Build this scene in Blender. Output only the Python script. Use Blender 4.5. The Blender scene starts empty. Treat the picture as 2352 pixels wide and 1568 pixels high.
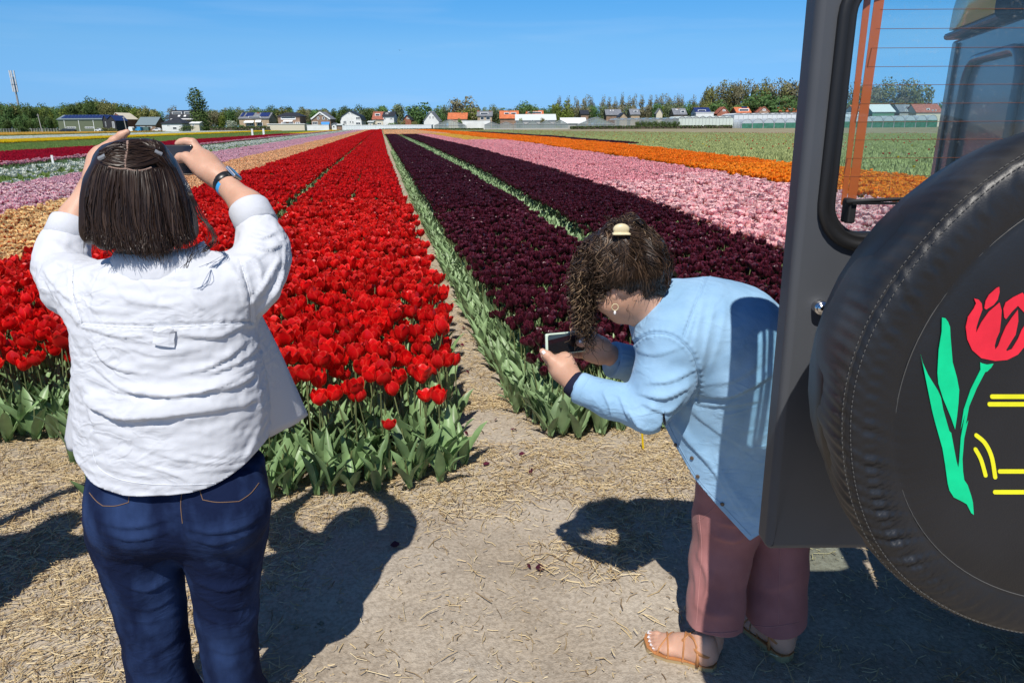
import bpy, bmesh, math, random
import numpy as np
from mathutils import Vector, Matrix, Euler
from mathutils.bvhtree import BVHTree

scene = bpy.context.scene
COL = scene.collection
rng = np.random.default_rng(11)
random.seed(5)

# ------------------------------------------------------------------ camera, sky, sun, exposure
FPX, HC, YH, XV, ROLL = 700.0, 1.65, 125.0, 382.0, math.radians(-0.35)
PITCH = math.atan((341 - YH) / FPX)
_hf = FPX * math.cos(PITCH) + (341 - YH) * math.sin(PITCH)
PSI = math.atan((512 - XV) / _hf)                       # camera heading, clockwise from the rows (+Y)
FW = np.array([math.sin(PSI), math.cos(PSI), 0.0])
RT = np.array([math.cos(PSI), -math.sin(PSI), 0.0])
UP = np.array([0.0, 0.0, 1.0])
CF = FW * math.cos(PITCH) - UP * math.sin(PITCH)
_cu = FW * math.sin(PITCH) + UP * math.cos(PITCH)
CR = RT * math.cos(ROLL) + _cu * math.sin(ROLL)
CU = _cu * math.cos(ROLL) - RT * math.sin(ROLL)
CAM = np.array([0.0, 0.0, HC])
cam = bpy.data.cameras.new('camera')
cam.sensor_fit = 'HORIZONTAL'; cam.sensor_width = 36.0
cam.lens = 36.0 * FPX / 1024.0
cam.clip_start = 0.05; cam.clip_end = 6000
co = bpy.data.objects.new('camera', cam); COL.objects.link(co)
co.matrix_world = Matrix((( CR[0], CU[0], -CF[0], 0), (CR[1], CU[1], -CF[1], 0), (CR[2], CU[2], -CF[2], HC), (0, 0, 0, 1)))
scene.camera = co

SUN_EL = math.radians(55.0)
SUN_HEAD = PSI + math.radians(8.0)                       # the way the light travels over the ground, clockwise from +Y
LD = np.array([math.sin(SUN_HEAD) * math.cos(SUN_EL), math.cos(SUN_HEAD) * math.cos(SUN_EL), -math.sin(SUN_EL)])
world = bpy.data.worlds.new('World'); scene.world = world; world.use_nodes = True
wn = world.node_tree.nodes; wl = world.node_tree.links
bg = wn['Background']; bg.inputs['Strength'].default_value = 0.085
sky = wn.new('ShaderNodeTexSky'); sky.sky_type = 'NISHITA'; sky.sun_disc = False
sky.sun_elevation = SUN_EL
sky.sun_rotation = SUN_HEAD + math.pi                    # where the sun stands, clockwise from +Y
sky.air_density = 0.6; sky.dust_density = 0.0; sky.ozone_density = 4.0; sky.altitude = 0
bg.inputs['Strength'].default_value = 0.156
_g = wn.new('ShaderNodeTexCoord'); _sx = wn.new('ShaderNodeSeparateXYZ'); wl.new(_g.outputs['Generated'], _sx.inputs[0])
_rp = wn.new('ShaderNodeValToRGB'); wl.new(_sx.outputs['Z'], _rp.inputs[0])     # clear spring air: blue all the way down to the horizon
_st = [(0.0, (.185, .35, .62)), (.02, (.24, .39, .61)), (.10, (.43, .66, .74)), (.175, (.31, .77, .92)), (.5, (.36, .62, .76)), (1.0, (.42, .58, .72))]
while len(_rp.color_ramp.elements) < len(_st): _rp.color_ramp.elements.new(.5)
for _e, (_p, _c) in zip(_rp.color_ramp.elements, _st): _e.position = _p; _e.color = _c + (1,)
_mx = wn.new('ShaderNodeMix'); _mx.data_type = 'RGBA'; _mx.blend_type = 'MULTIPLY'; _mx.inputs[0].default_value = 1.0
wl.new(sky.outputs[0], _mx.inputs[6]); wl.new(_rp.outputs[0], _mx.inputs[7])
_mp = wn.new('ShaderNodeMapping'); _mp.inputs['Scale'].default_value = (2.2, 2.2, 26.0); wl.new(_g.outputs['Generated'], _mp.inputs[0])
_nz = wn.new('ShaderNodeTexNoise'); _nz.inputs['Scale'].default_value = 1.6; _nz.inputs['Detail'].default_value = 6; wl.new(_mp.outputs[0], _nz.inputs['Vector'])
_cr = wn.new('ShaderNodeValToRGB'); _cr.color_ramp.elements[0].position = .52; _cr.color_ramp.elements[1].position = .80; _cr.color_ramp.elements[1].color = (.12, .12, .12, 1); wl.new(_nz.outputs['Fac'], _cr.inputs[0])
_m2 = wn.new('ShaderNodeMix'); _m2.data_type = 'RGBA'; wl.new(_cr.outputs[0], _m2.inputs[0]); wl.new(_mx.outputs[2], _m2.inputs[6]); _m2.inputs[7].default_value = (4.2, 5.0, 6.0, 1)   # faint cirrus
wl.new(_m2.outputs[2], bg.inputs[0])
sun = bpy.data.lights.new('sun', 'SUN'); sun.energy = 5.0; sun.angle = math.radians(0.5); sun.color = (1.0, 0.95, 0.87)
so = bpy.data.objects.new('sun', sun); COL.objects.link(so)
so.rotation_euler = Vector(LD).to_track_quat('-Z', 'Y').to_euler()
vs = scene.view_settings
vs.view_transform = 'Standard'; vs.look = 'None'; vs.exposure = 0.10; vs.gamma = 1.0; vs.use_curve_mapping = False
scene.cycles.max_bounces = 8; scene.cycles.transparent_max_bounces = 16

# ------------------------------------------------------------------ pixel helpers (photo shown 2352 wide)
SD = 2.296875
def ray(xd, yd):
    return CF * FPX + CR * (xd / SD - 512) + CU * (341 - yd / SD)
def onz(xd, yd, z=0.0):
    d = ray(xd, yd); return CAM + d * ((z - HC) / d[2])
def atv(xd, yd, v):
    """World point seen at a pixel, v metres ahead of the camera along the ground."""
    d = ray(xd, yd); return CAM + d * (v / np.dot(d, FW))
def proj(p):
    q = np.asarray(p, float) - CAM; z = q @ CF
    return (512 + FPX * (q @ CR) / z) * SD, (341 - FPX * (q @ CU) / z) * SD, z
def L(u, v, z):
    """Stage coordinates (right, ahead, up of the camera foot) to world."""
    return RT * u + FW * v + UP * z
def mpp(p):
    """Metres per display pixel at a world point."""
    return (np.asarray(p) - CAM) @ CF / FPX / SD

# ------------------------------------------------------------------ objects
def empty(name, loc=(0, 0, 0), label=None, cat=None, group=None, rot=None):
    o = bpy.data.objects.new(name, None); COL.objects.link(o)
    o.location = tuple(loc); o.empty_display_size = 0.1
    if rot is not None: o.rotation_euler = rot
    tag(o, label, cat, group); return o
def tag(o, label=None, cat=None, group=None, kind=None):
    if label: o['label'] = label
    if cat: o['category'] = cat
    if group: o['group'] = group
    if kind: o['kind'] = kind
    return o
def link(name, me, parent=None, mats=None):
    """Link a mesh given in WORLD coordinates; under a parent it keeps its place."""
    o = bpy.data.objects.new(name, me); COL.objects.link(o)
    if mats:
        for m in (mats if isinstance(mats, (list, tuple)) else [mats]): me.materials.append(m)
    if parent is not None: setparent(o, parent)
    return o
def _mw(p):
    m = Matrix.LocRotScale(p.location, p.rotation_euler, p.scale)
    return (_mw(p.parent) @ p.matrix_parent_inverse @ m) if p.parent else m
def setparent(o, p):
    o.parent = p; o.matrix_parent_inverse = _mw(p).inverted()
def mesh_np(name, V, F, smooth=False, mi=None):
    me = bpy.data.meshes.new(name)
    V = np.asarray(V, np.float32); F = np.asarray(F, np.int32)
    n = F.shape[1]
    me.vertices.add(len(V)); me.vertices.foreach_set('co', V.ravel())
    me.loops.add(F.size); me.loops.foreach_set('vertex_index', F.ravel())
    me.polygons.add(len(F)); me.polygons.foreach_set('loop_start', np.arange(0, F.size, n, dtype=np.int32))
    if mi is not None: me.polygons.foreach_set('material_index', np.asarray(mi, np.int32))
    me.polygons.foreach_set('use_smooth', np.full(len(F), bool(smooth)))
    me.update(calc_edges=True); me.validate()
    return me
class MB:
    """Collects polygons of one part."""
    def __init__(s): s.v = []; s.f = []; s.m = []
    def add(s, V, F, m=0):
        o = len(s.v); s.v += [tuple(float(c) for c in p) for p in V]
        for f in F: s.f.append([i + o for i in f]); s.m.append(m)
        return s
    def box(s, c, d, m=0, R=None):
        c = np.asarray(c, float); d = np.asarray(d, float) / 2
        P = np.array([[x, y, z] for x in (-1, 1) for y in (-1, 1) for z in (-1, 1)], float) * d
        if R is not None: P = P @ np.asarray(R).T
        return s.add(P + c, [(0, 1, 3, 2), (4, 6, 7, 5), (0, 4, 5, 1), (2, 3, 7, 6), (0, 2, 6, 4), (1, 5, 7, 3)], m)
    def obox(s, o, ax, ay, az, x, y, z, m=0):
        """Box spanning x=(x0,x1) ... along the axes ax, ay, az from o."""
        o = np.asarray(o, float)
        P = [o + ax * a + ay * b + az * c for a in x for b in y for c in z]
        return s.add(P, [(0, 1, 3, 2), (4, 6, 7, 5), (0, 4, 5, 1), (2, 3, 7, 6), (0, 2, 6, 4), (1, 5, 7, 3)], m)
    def tube(s, P, r, n=8, m=0, caps=True):
        P = [np.asarray(p, float) for p in P]; k = len(P)
        r = [r] * k if np.isscalar(r) else r
        ref = None; base = len(s.v); V = []
        for i in range(k):
            t = P[min(i + 1, k - 1)] - P[max(i - 1, 0)]; t = t / (np.linalg.norm(t) + 1e-9)
            if ref is None:
                ref = np.cross(t, [0, 0, 1.]) if abs(t[2]) < .9 else np.cross(t, [1., 0, 0])
            ref = ref - t * (ref @ t); ref /= (np.linalg.norm(ref) + 1e-9); b = np.cross(t, ref)
            for j in range(n):
                a = 2 * math.pi * j / n; V.append(P[i] + (ref * math.cos(a) + b * math.sin(a)) * r[i])
        F = []
        for i in range(k - 1):
            for j in range(n):
                F.append((i * n + j, i * n + (j + 1) % n, (i + 1) * n + (j + 1) % n, (i + 1) * n + j))
        if caps: F.append(tuple(range(n - 1, -1, -1))); F.append(tuple((k - 1) * n + j for j in range(n)))
        return s.add(V, F, m)
    def prism(s, P, ext, m=0):
        """Polygon P (3D points) pushed along ext."""
        P = [np.asarray(p, float) for p in P]; n = len(P); e = np.asarray(ext, float)
        return s.add(P + [p + e for p in P], [tuple(range(n))[::-1], tuple(range(n, 2 * n))] + [(i, (i + 1) % n, n + (i + 1) % n, n + i) for i in range(n)], m)
    def ribbon(s, P, w, nrm, th=0.001, m=0):
        """Flat strip along P, width w in the surface with normals nrm."""
        P = np.asarray(P, float); N = np.asarray(nrm, float); k = len(P)
        if N.ndim == 1: N = np.repeat(N[None], k, 0)
        T = np.gradient(P, axis=0); S = np.cross(T, N); S /= np.linalg.norm(S, axis=1)[:, None] + 1e-9
        V = np.concatenate([P - S * w / 2, P - S * w / 4 + N * th, P + S * w / 4 + N * th, P + S * w / 2])
        F = [(j * k + i, j * k + i + 1, (j + 1) * k + i + 1, (j + 1) * k + i) for j in range(3) for i in range(k - 1)]
        return s.add(V, F, m)
    def build(s, name, mats, parent=None, smooth=False, bevel=0, seg=2):
        me = bpy.data.meshes.new(name); me.from_pydata(s.v, [], s.f)
        me.polygons.foreach_set('material_index', s.m)
        bm = bmesh.new(); bm.from_mesh(me); bmesh.ops.recalc_face_normals(bm, faces=bm.faces); bm.to_mesh(me); bm.free()
        if smooth: me.polygons.foreach_set('use_smooth', [True] * len(me.polygons))
        o = link(name, me, parent, mats)
        if bevel:
            b = o.modifiers.new('bevel', 'BEVEL'); b.width = bevel; b.segments = seg; b.limit_method = 'ANGLE'; b.angle_limit = 0.6
        return o

# ------------------------------------------------------------------ materials
MATS = {}
def mat(name, col, rough=0.6, spec=0.5, metal=0.0, var=0.0, scale=20.0, bump=0.0, bscale=None, bdist=0.01, col2=None, trans=0.0,
        coords='Object', crease=None, aniso=None, sheen=0.0, coat=0.0, detail=4.0, sss=0.0, objrand=0.0, contrast=None, alpha=None):
    if name in MATS: return MATS[name]
    m = bpy.data.materials.new(name); m.use_nodes = True; MATS[name] = m
    nt = m.node_tree; N = nt.nodes; K = nt.links; b = N['Principled BSDF']; out = N['Material Output']
    b.inputs['Roughness'].default_value = rough; b.inputs['Metallic'].default_value = metal
    b.inputs['Specular IOR Level'].default_value = spec
    if sheen: b.inputs['Sheen Weight'].default_value = sheen
    if coat: b.inputs['Coat Weight'].default_value = coat; b.inputs['Coat Roughness'].default_value = 0.08
    if sss:
        b.inputs['Subsurface Weight'].default_value = sss; b.inputs['Subsurface Radius'].default_value = (1.0, 0.35, 0.2); b.inputs['Subsurface Scale'].default_value = 0.008
    c1 = tuple(col) + (1,)
    b.inputs['Base Color'].default_value = c1
    csock = None
    if var or col2 or bump:
        tc = N.new('ShaderNodeTexCoord'); mp = N.new('ShaderNodeMapping'); K.new(tc.outputs[coords], mp.inputs[0])
        if aniso: mp.inputs['Scale'].default_value = aniso
    if var or col2:
        n = N.new('ShaderNodeTexNoise'); n.inputs['Scale'].default_value = scale; n.inputs['Detail'].default_value = detail; K.new(mp.outputs[0], n.inputs['Vector'])
        r = N.new('ShaderNodeValToRGB'); K.new(n.outputs['Fac'], r.inputs[0])
        lo, hi = contrast or (0.35, 0.65)
        r.color_ramp.elements[0].position = lo; r.color_ramp.elements[1].position = hi
        r.color_ramp.elements[0].color = tuple(c * (1 - var) for c in col) + (1,)
        r.color_ramp.elements[1].color = (tuple(col2) + (1,)) if col2 else tuple(min(1, c * (1 + var)) for c in col) + (1,)
        csock = r.outputs[0]
    if objrand:
        oi = N.new('ShaderNodeObjectInfo'); hs = N.new('ShaderNodeHueSaturation')
        mr = N.new('ShaderNodeMapRange'); K.new(oi.outputs['Random'], mr.inputs[0]); mr.inputs[3].default_value = 1 - objrand; mr.inputs[4].default_value = 1 + objrand
        K.new(mr.outputs[0], hs.inputs['Value'])
        if csock: K.new(csock, hs.inputs['Color'])
        else: hs.inputs['Color'].default_value = c1
        csock = hs.outputs[0]
    if csock: K.new(csock, b.inputs['Base Color'])
    if bump:
        n2 = N.new('ShaderNodeTexNoise'); n2.inputs['Scale'].default_value = bscale or scale; n2.inputs['Detail'].default_value = 5; K.new(mp.outputs[0], n2.inputs['Vector'])
        bp = N.new('ShaderNodeBump'); bp.inputs['Strength'].default_value = bump; bp.inputs['Distance'].default_value = bdist
        K.new(n2.outputs['Fac'], bp.inputs['Height']); K.new(bp.outputs[0], b.inputs['Normal'])
    if crease:                                             # sharp fine creases of worn cloth
        cs, cst, cdist = crease; tc3 = N.new('ShaderNodeTexCoord'); mp3 = N.new('ShaderNodeMapping'); mp3.inputs['Scale'].default_value = (1, 1, 1.7); K.new(tc3.outputs['Object'], mp3.inputs[0]); hs_ = []
        for q, rot in ((1.0, .5), (1.35, -.6)):
            mp4 = N.new('ShaderNodeMapping'); mp4.inputs['Rotation'].default_value = (0, rot, rot * .6); K.new(mp3.outputs[0], mp4.inputs[0]); n3 = N.new('ShaderNodeTexNoise'); n3.inputs['Scale'].default_value = cs * q; n3.inputs['Detail'].default_value = 2.5; n3.inputs['Distortion'].default_value = .6; K.new(mp4.outputs[0], n3.inputs['Vector'])
            m1 = N.new('ShaderNodeMath'); m1.operation = 'SUBTRACT'; m1.inputs[1].default_value = .5; K.new(n3.outputs['Fac'], m1.inputs[0]); m2 = N.new('ShaderNodeMath'); m2.operation = 'ABSOLUTE'; K.new(m1.outputs[0], m2.inputs[0]); m3 = N.new('ShaderNodeMapRange'); m3.inputs[1].default_value = 0; m3.inputs[2].default_value = .10; m3.inputs[3].default_value = 1; m3.inputs[4].default_value = 0; m3.interpolation_type = 'SMOOTHERSTEP'; K.new(m2.outputs[0], m3.inputs[0]); hs_.append(m3)
        ad_ = N.new('ShaderNodeMath'); ad_.operation = 'ADD'; K.new(hs_[0].outputs[0], ad_.inputs[0]); K.new(hs_[1].outputs[0], ad_.inputs[1]); nm = N.new('ShaderNodeTexNoise'); nm.inputs['Scale'].default_value = cs * .5; K.new(tc3.outputs['Object'], nm.inputs['Vector']); mm = N.new('ShaderNodeMapRange'); mm.inputs[1].default_value = .42; mm.inputs[2].default_value = .62; K.new(nm.outputs['Fac'], mm.inputs[0]); ml = N.new('ShaderNodeMath'); ml.operation = 'MULTIPLY'; K.new(ad_.outputs[0], ml.inputs[0]); K.new(mm.outputs[0], ml.inputs[1])
        b3 = N.new('ShaderNodeBump'); b3.inputs['Strength'].default_value = cst; b3.inputs['Distance'].default_value = cdist; K.new(ml.outputs[0], b3.inputs['Height'])
        if bump: K.new(bp.outputs[0], b3.inputs['Normal'])
        K.new(b3.outputs[0], b.inputs['Normal'])
    if trans:
        tr = N.new('ShaderNodeBsdfTranslucent'); mx = N.new('ShaderNodeMixShader'); mx.inputs[0].default_value = trans
        if csock: K.new(csock, tr.inputs['Color'])
        else: tr.inputs['Color'].default_value = c1
        K.new(b.outputs[0], mx.inputs[1]); K.new(tr.outputs[0], mx.inputs[2]); K.new(mx.outputs[0], out.inputs['Surface'])
    if alpha is not None: b.inputs['Alpha'].default_value = alpha
    return m

def noise(P, freq, seed=0, octaves=3):
    """Cheap smooth pseudo noise of points (N,3) in about -1..1."""
    r = np.random.default_rng(seed); P = np.asarray(P); s = np.zeros(len(P)); a = 1.0; tot = 0
    for o in range(octaves):
        for _ in range(4):
            d = r.normal(size=3); d /= np.linalg.norm(d); d2 = r.normal(size=3); d2 /= np.linalg.norm(d2)
            s += a * np.sin(P @ d * freq * 6.283 * r.uniform(.7, 1.3) + r.uniform(0, 6.28) + 1.3 * np.sin(P @ d2 * freq * 5 + r.uniform(0, 6.28)))
        tot += a * 2.2; a *= 0.5; freq *= 2.03
    return s / tot

# ------------------------------------------------------------------ implicit modelling: prims -> one continuous mesh
class Body:
    def __init__(s): s.p = []
    def cone(s, a, b, ra, rb=None, k=0.02, op='+'):
        a = np.asarray(a, float); b = np.asarray(b, float); rb = ra if rb is None else rb; ab = b - a; l2 = ab @ ab + 1e-12
        def f(X, Y, Z):
            t = np.clip(((X - a[0]) * ab[0] + (Y - a[1]) * ab[1] + (Z - a[2]) * ab[2]) / l2, 0, 1)
            return np.sqrt((X - a[0] - t * ab[0]) ** 2 + (Y - a[1] - t * ab[1]) ** 2 + (Z - a[2] - t * ab[2]) ** 2) - (ra + (rb - ra) * t)
        r = max(ra, rb); s.p.append((np.minimum(a, b) - r, np.maximum(a, b) + r, f, k, op)); return s
    def chain(s, P, R, k=0.015, op='+'):
        for i in range(len(P) - 1): s.cone(P[i], P[i + 1], R[i], R[i + 1], k, op)
        return s
    def ell(s, c, r, R=None, k=0.02, op='+'):
        c = np.asarray(c, float); r = np.asarray(r, float); R = np.eye(3) if R is None else np.asarray(R, float)   # rows of R are the local axes
        def f(X, Y, Z):
            x = X - c[0]; y = Y - c[1]; z = Z - c[2]
            q = [(x * R[i, 0] + y * R[i, 1] + z * R[i, 2]) for i in range(3)]
            k0 = np.sqrt(sum((q[i] / r[i]) ** 2 for i in range(3))); k1 = np.sqrt(sum((q[i] / r[i] ** 2) ** 2 for i in range(3))) + 1e-9
            return k0 * (k0 - 1) / k1
        e = np.sqrt(((R * r[:, None]) ** 2).sum(0)); s.p.append((c - e, c + e, f, k, op)); return s
    def rbox(s, c, h, rad, R=None, k=0.01, op='+'):
        c = np.asarray(c, float); h = np.asarray(h, float) - rad; R = np.eye(3) if R is None else np.asarray(R, float)
        def f(X, Y, Z):
            x = X - c[0]; y = Y - c[1]; z = Z - c[2]
            q = [np.abs(x * R[i, 0] + y * R[i, 1] + z * R[i, 2]) - h[i] for i in range(3)]
            return np.sqrt(sum(np.maximum(a, 0) ** 2 for a in q)) + np.minimum(np.maximum(np.maximum(q[0], q[1]), q[2]), 0) - rad
        e = (np.abs(R) * (h + rad)[:, None]).sum(0); s.p.append((c - e, c + e, f, k, op)); return s
    def loft(s, secs, ax, ay, az, o, n=2.3, k=0.02, op='+'):
        """secs: (t, cx, cy, rx, ry) along az from o."""
        S = np.asarray(secs, float); o = np.asarray(o, float); t0, t1 = S[0, 0], S[-1, 0]
        tt = np.linspace(t0, t1, 60)
        def sm(i):
            y = np.interp(tt, S[:, 0], S[:, i]); y2 = y.copy()
            for _ in range(4): y2[1:-1] = (y2[:-2] + 2 * y2[1:-1] + y2[2:]) / 4
            return y2
        cx, cy, rx, ry = sm(1), sm(2), sm(3), sm(4)
        def f(X, Y, Z):
            x = X - o[0]; y = Y - o[1]; z = Z - o[2]
            t = x * az[0] + y * az[1] + z * az[2]; a = x * ax[0] + y * ax[1] + z * ax[2]; b = x * ay[0] + y * ay[1] + z * ay[2]
            RX = np.interp(t, tt, rx); RY = np.interp(t, tt, ry)
            q = (np.abs((a - np.interp(t, tt, cx)) / RX) ** n + np.abs((b - np.interp(t, tt, cy)) / RY) ** n) ** (1 / n)
            d = (q - 1) * np.minimum(RX, RY)
            e = np.maximum(t0 - t, t - t1)
            return np.where(e > 0, np.sqrt(np.maximum(d, 0) ** 2 + e ** 2), np.maximum(d, e))
        P = []
        for q in S:
            for sx in (-1, 1):
                for sy in (-1, 1): P.append(o + az * q[0] + ax * (q[1] + sx * q[3]) + ay * (q[2] + sy * q[4]))
        P = np.array(P); s.p.append((P.min(0), P.max(0), f, k, op)); return s
    def mesh(s, h=0.006, lo=None, hi=None):
        pad = 4 * h
        A = np.min([p[0] for p in s.p if p[4] == '+'], 0) - pad if lo is None else np.asarray(lo, float)
        B = np.max([p[1] for p in s.p if p[4] == '+'], 0) + pad if hi is None else np.asarray(hi, float)
        n = np.ceil((B - A) / h).astype(int) + 1
        ax = [(A[i] + h * np.arange(n[i])).astype(np.float32) for i in range(3)]
        Fd = np.full(tuple(n), 0.3, np.float32)
        for a, b, f, k, op in s.p:
            m = k + 3 * h
            i0 = np.clip(np.floor((a - m - A) / h).astype(int), 0, n); i1 = np.clip(np.ceil((b + m - A) / h).astype(int) + 1, 0, n)
            if (i1 <= i0).any(): continue
            sl = tuple(slice(i0[i], i1[i]) for i in range(3))
            d = f(ax[0][sl[0]][:, None, None], ax[1][sl[1]][None, :, None], ax[2][sl[2]][None, None, :]).astype(np.float32)
            g = Fd[sl]
            if op == '-': g = -g
            hh = np.maximum(k - np.abs(g - d), 0) / k if k > 0 else 0
            r = np.minimum(g, d) - hh * hh * k * 0.25
            Fd[sl] = -r if op == '-' else r
        return nets(Fd, A, h)
def nets(F, A, h):
    nx, ny, nz = F.shape; S = F < 0
    c = S[:-1, :-1, :-1].astype(np.int8)
    for dx in (0, 1):
        for dy in (0, 1):
            for dz in (0, 1):
                if dx | dy | dz: c = c + S[dx:nx - 1 + dx, dy:ny - 1 + dy, dz:nz - 1 + dz]
    act = (c > 0) & (c < 8); I = np.argwhere(act); idx = np.full(act.shape, -1, np.int32); idx[act] = np.arange(len(I))
    pos = np.zeros((len(I), 3)); cnt = np.zeros(len(I))
    E = [((0, 0, 0), (1, 0, 0)), ((0, 1, 0), (1, 1, 0)), ((0, 0, 1), (1, 0, 1)), ((0, 1, 1), (1, 1, 1)), ((0, 0, 0), (0, 1, 0)), ((1, 0, 0), (1, 1, 0)), ((0, 0, 1), (0, 1, 1)), ((1, 0, 1), (1, 1, 1)),
         ((0, 0, 0), (0, 0, 1)), ((1, 0, 0), (1, 0, 1)), ((0, 1, 0), (0, 1, 1)), ((1, 1, 0), (1, 1, 1))]
    for a, b in E:
        fa = F[I[:, 0] + a[0], I[:, 1] + a[1], I[:, 2] + a[2]]; fb = F[I[:, 0] + b[0], I[:, 1] + b[1], I[:, 2] + b[2]]
        m = (fa < 0) != (fb < 0); t = np.where(m, fa / np.where(m, fa - fb, 1), 0)
        pos += m[:, None] * (np.array(a)[None] + t[:, None] * (np.array(b) - np.array(a))[None]); cnt += m
    V = A + h * (I + pos / cnt[:, None])
    Q = []
    for d in range(3):
        a = [slice(None)] * 3; b = [slice(None)] * 3; a[d] = slice(0, -1); b[d] = slice(1, None)
        m = S[tuple(a)] != S[tuple(b)]; o1, o2 = [(1, 2), (2, 0), (0, 1)][d]
        P = np.argwhere(m); ok = (P[:, o1] > 0) & (P[:, o2] > 0) & (P[:, o1] < F.shape[o1] - 1) & (P[:, o2] < F.shape[o2] - 1); P = P[ok]
        e1 = np.zeros(3, int); e1[o1] = 1; e2 = np.zeros(3, int); e2[o2] = 1
        g = lambda q: idx[q[:, 0], q[:, 1], q[:, 2]]
        q = np.stack([g(P - e1 - e2), g(P - e2), g(P), g(P - e1)], 1)
        fl = ~S[P[:, 0], P[:, 1], P[:, 2]]
        q[fl] = q[fl][:, ::-1]; Q.append(q)
    Q = np.concatenate(Q); return V, Q[(Q >= 0).all(1)]
def vnormals(V, Q):
    N = np.zeros_like(V); fn = np.cross(V[Q[:, 2]] - V[Q[:, 0]], V[Q[:, 3 if Q.shape[1] == 4 else 1]] - V[Q[:, 1 if Q.shape[1] == 4 else 0]])
    if Q.shape[1] == 3: fn = np.cross(V[Q[:, 1]] - V[Q[:, 0]], V[Q[:, 2]] - V[Q[:, 0]])
    for i in range(Q.shape[1]): np.add.at(N, Q[:, i], fn)
    return N / (np.linalg.norm(N, axis=1)[:, None] + 1e-12)
def relax(V, Q, it=2, f=0.5):
    E = np.concatenate([Q[:, [i, (i + 1) % Q.shape[1]]] for i in range(Q.shape[1])])
    cnt = np.bincount(E.ravel(), minlength=len(V)).astype(float)
    for _ in range(it):
        s = np.zeros_like(V)
        for k in range(3):
            s[:, k] = np.bincount(E[:, 0], V[E[:, 1], k], len(V)) + np.bincount(E[:, 1], V[E[:, 0], k], len(V))
        V = V + f * (s / np.maximum(cnt, 1)[:, None] - V)
    return V
def clip(V, Q, g, keep_neg=True):
    """Cut the mesh where g crosses 0; keeps g<0. Returns triangles."""
    T = np.concatenate([Q[:, [0, 1, 2]], Q[:, [0, 2, 3]]]) if Q.shape[1] == 4 else Q
    neg = g < 0; c = neg[T].sum(1); out = [T[c == 3]]; V = list(V); cache = {}
    def cut(a, b):
        k = (min(a, b), max(a, b))
        if k not in cache:
            t = g[a] / (g[a] - g[b]); cache[k] = len(V); V.append(np.asarray(V[a]) * (1 - t) + np.asarray(V[b]) * t)
        return cache[k]
    ex = []
    for t in T[(c == 1) | (c == 2)]:
        n = neg[t]
        if n.sum() == 1:
            i = int(np.argmax(n)); a, b, d = t[i], t[(i + 1) % 3], t[(i + 2) % 3]; ex.append((a, cut(a, b), cut(a, d)))
        else:
            i = int(np.argmin(n)); a, b, d = t[i], t[(i + 1) % 3], t[(i + 2) % 3]; p = cut(a, b); q = cut(a, d); ex += [(p, b, d), (p, d, q)]
    if ex: out.append(np.array(ex))
    T = np.concatenate(out); V = np.array(V); u, inv = np.unique(T, return_inverse=True)
    return V[u], inv.reshape(T.shape)
def screen(V):
    q = V - CAM; z = q @ CF
    return (512 + FPX * (q @ CR) / z) * SD, (341 - FPX * (q @ CU) / z) * SD
def polyd(x, y, P):
    """Nearest distance to polyline P in the picture plane, plus which side (positive below)."""
    best = np.full(len(x), 1e9); side = np.zeros(len(x)); tt = np.zeros(len(x)); P = np.asarray(P, float); n = len(P) - 1
    for i in range(n):
        a, b = P[i], P[i + 1]; ab = b - a; l = ab @ ab
        t = np.clip(((x - a[0]) * ab[0] + (y - a[1]) * ab[1]) / l, 0, 1); dx = x - a[0] - t * ab[0]; dy = y - a[1] - t * ab[1]
        d = np.hypot(dx, dy); m = d < best; best[m] = d[m]; side[m] = np.sign(ab[0] * dy - ab[1] * dx)[m]; tt[m] = ((i + t) / n)[m]
    return best, side, tt
def smoothline(P, n=24):
    P = np.asarray(P, float); k = len(P); t = np.linspace(0, k - 1, n); out = []
    for q in t:
        i = min(int(q), k - 2); f = q - i; p0, p1, p2, p3 = P[max(i - 1, 0)], P[i], P[i + 1], P[min(i + 2, k - 1)]
        out.append(0.5 * (2 * p1 + (p2 - p0) * f + (2 * p0 - 5 * p1 + 4 * p2 - p3) * f * f + (3 * p1 - p0 - 3 * p2 + p3) * f ** 3))
    return np.array(out)
def folds(V, N, lines, facing=0.05):
    """Cloth folds: each (points in the photo, height m, width px[, sharp]) is a roll that drops off sharply on its lower side."""
    x, y = screen(V); tocam = CAM - V; tocam /= np.linalg.norm(tocam, axis=1)[:, None]
    w = np.clip((np.sum(N * tocam, 1) - facing) * 1.6, 0, 1); D = np.zeros(len(V))
    for ln in lines:
        P, A, wd = ln[0], ln[1], ln[2]; sh = ln[3] if len(ln) > 3 else 0.35
        d, s, t = polyd(x, y, smoothline(P, 14)); fade = np.sin(np.pi * np.clip(t, 0.03, 0.97)) ** 0.6
        e = np.where(s > 0, wd * sh, wd); D += A * fade * np.exp(-(d / e) ** 2)
    return V + N * (D * w)[:, None]
def bvh_of(V, Q): return BVHTree.FromPolygons([tuple(p) for p in V], [tuple(int(i) for i in q) for q in Q])
def drape(bvh, pts, off=0.001, n=None):
    """Points of the photo laid on the surface: positions and normals."""
    P = smoothline(pts, n or 24); out = []; nr = []
    for x, y in P:
        d = Vector(ray(x, y)).normalized(); hit, no, i, dist = bvh.ray_cast(Vector(CAM), d)
        if hit is None: continue
        if no.dot(d) > 0: no = -no
        out.append(np.array(hit + no * off)); nr.append(np.array(no))
    return np.array(out), np.array(nr)
def organic(name, V, Q, m, parent, smooth=True):
    return link(name, mesh_np(name, V, Q, smooth), parent, m)
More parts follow.
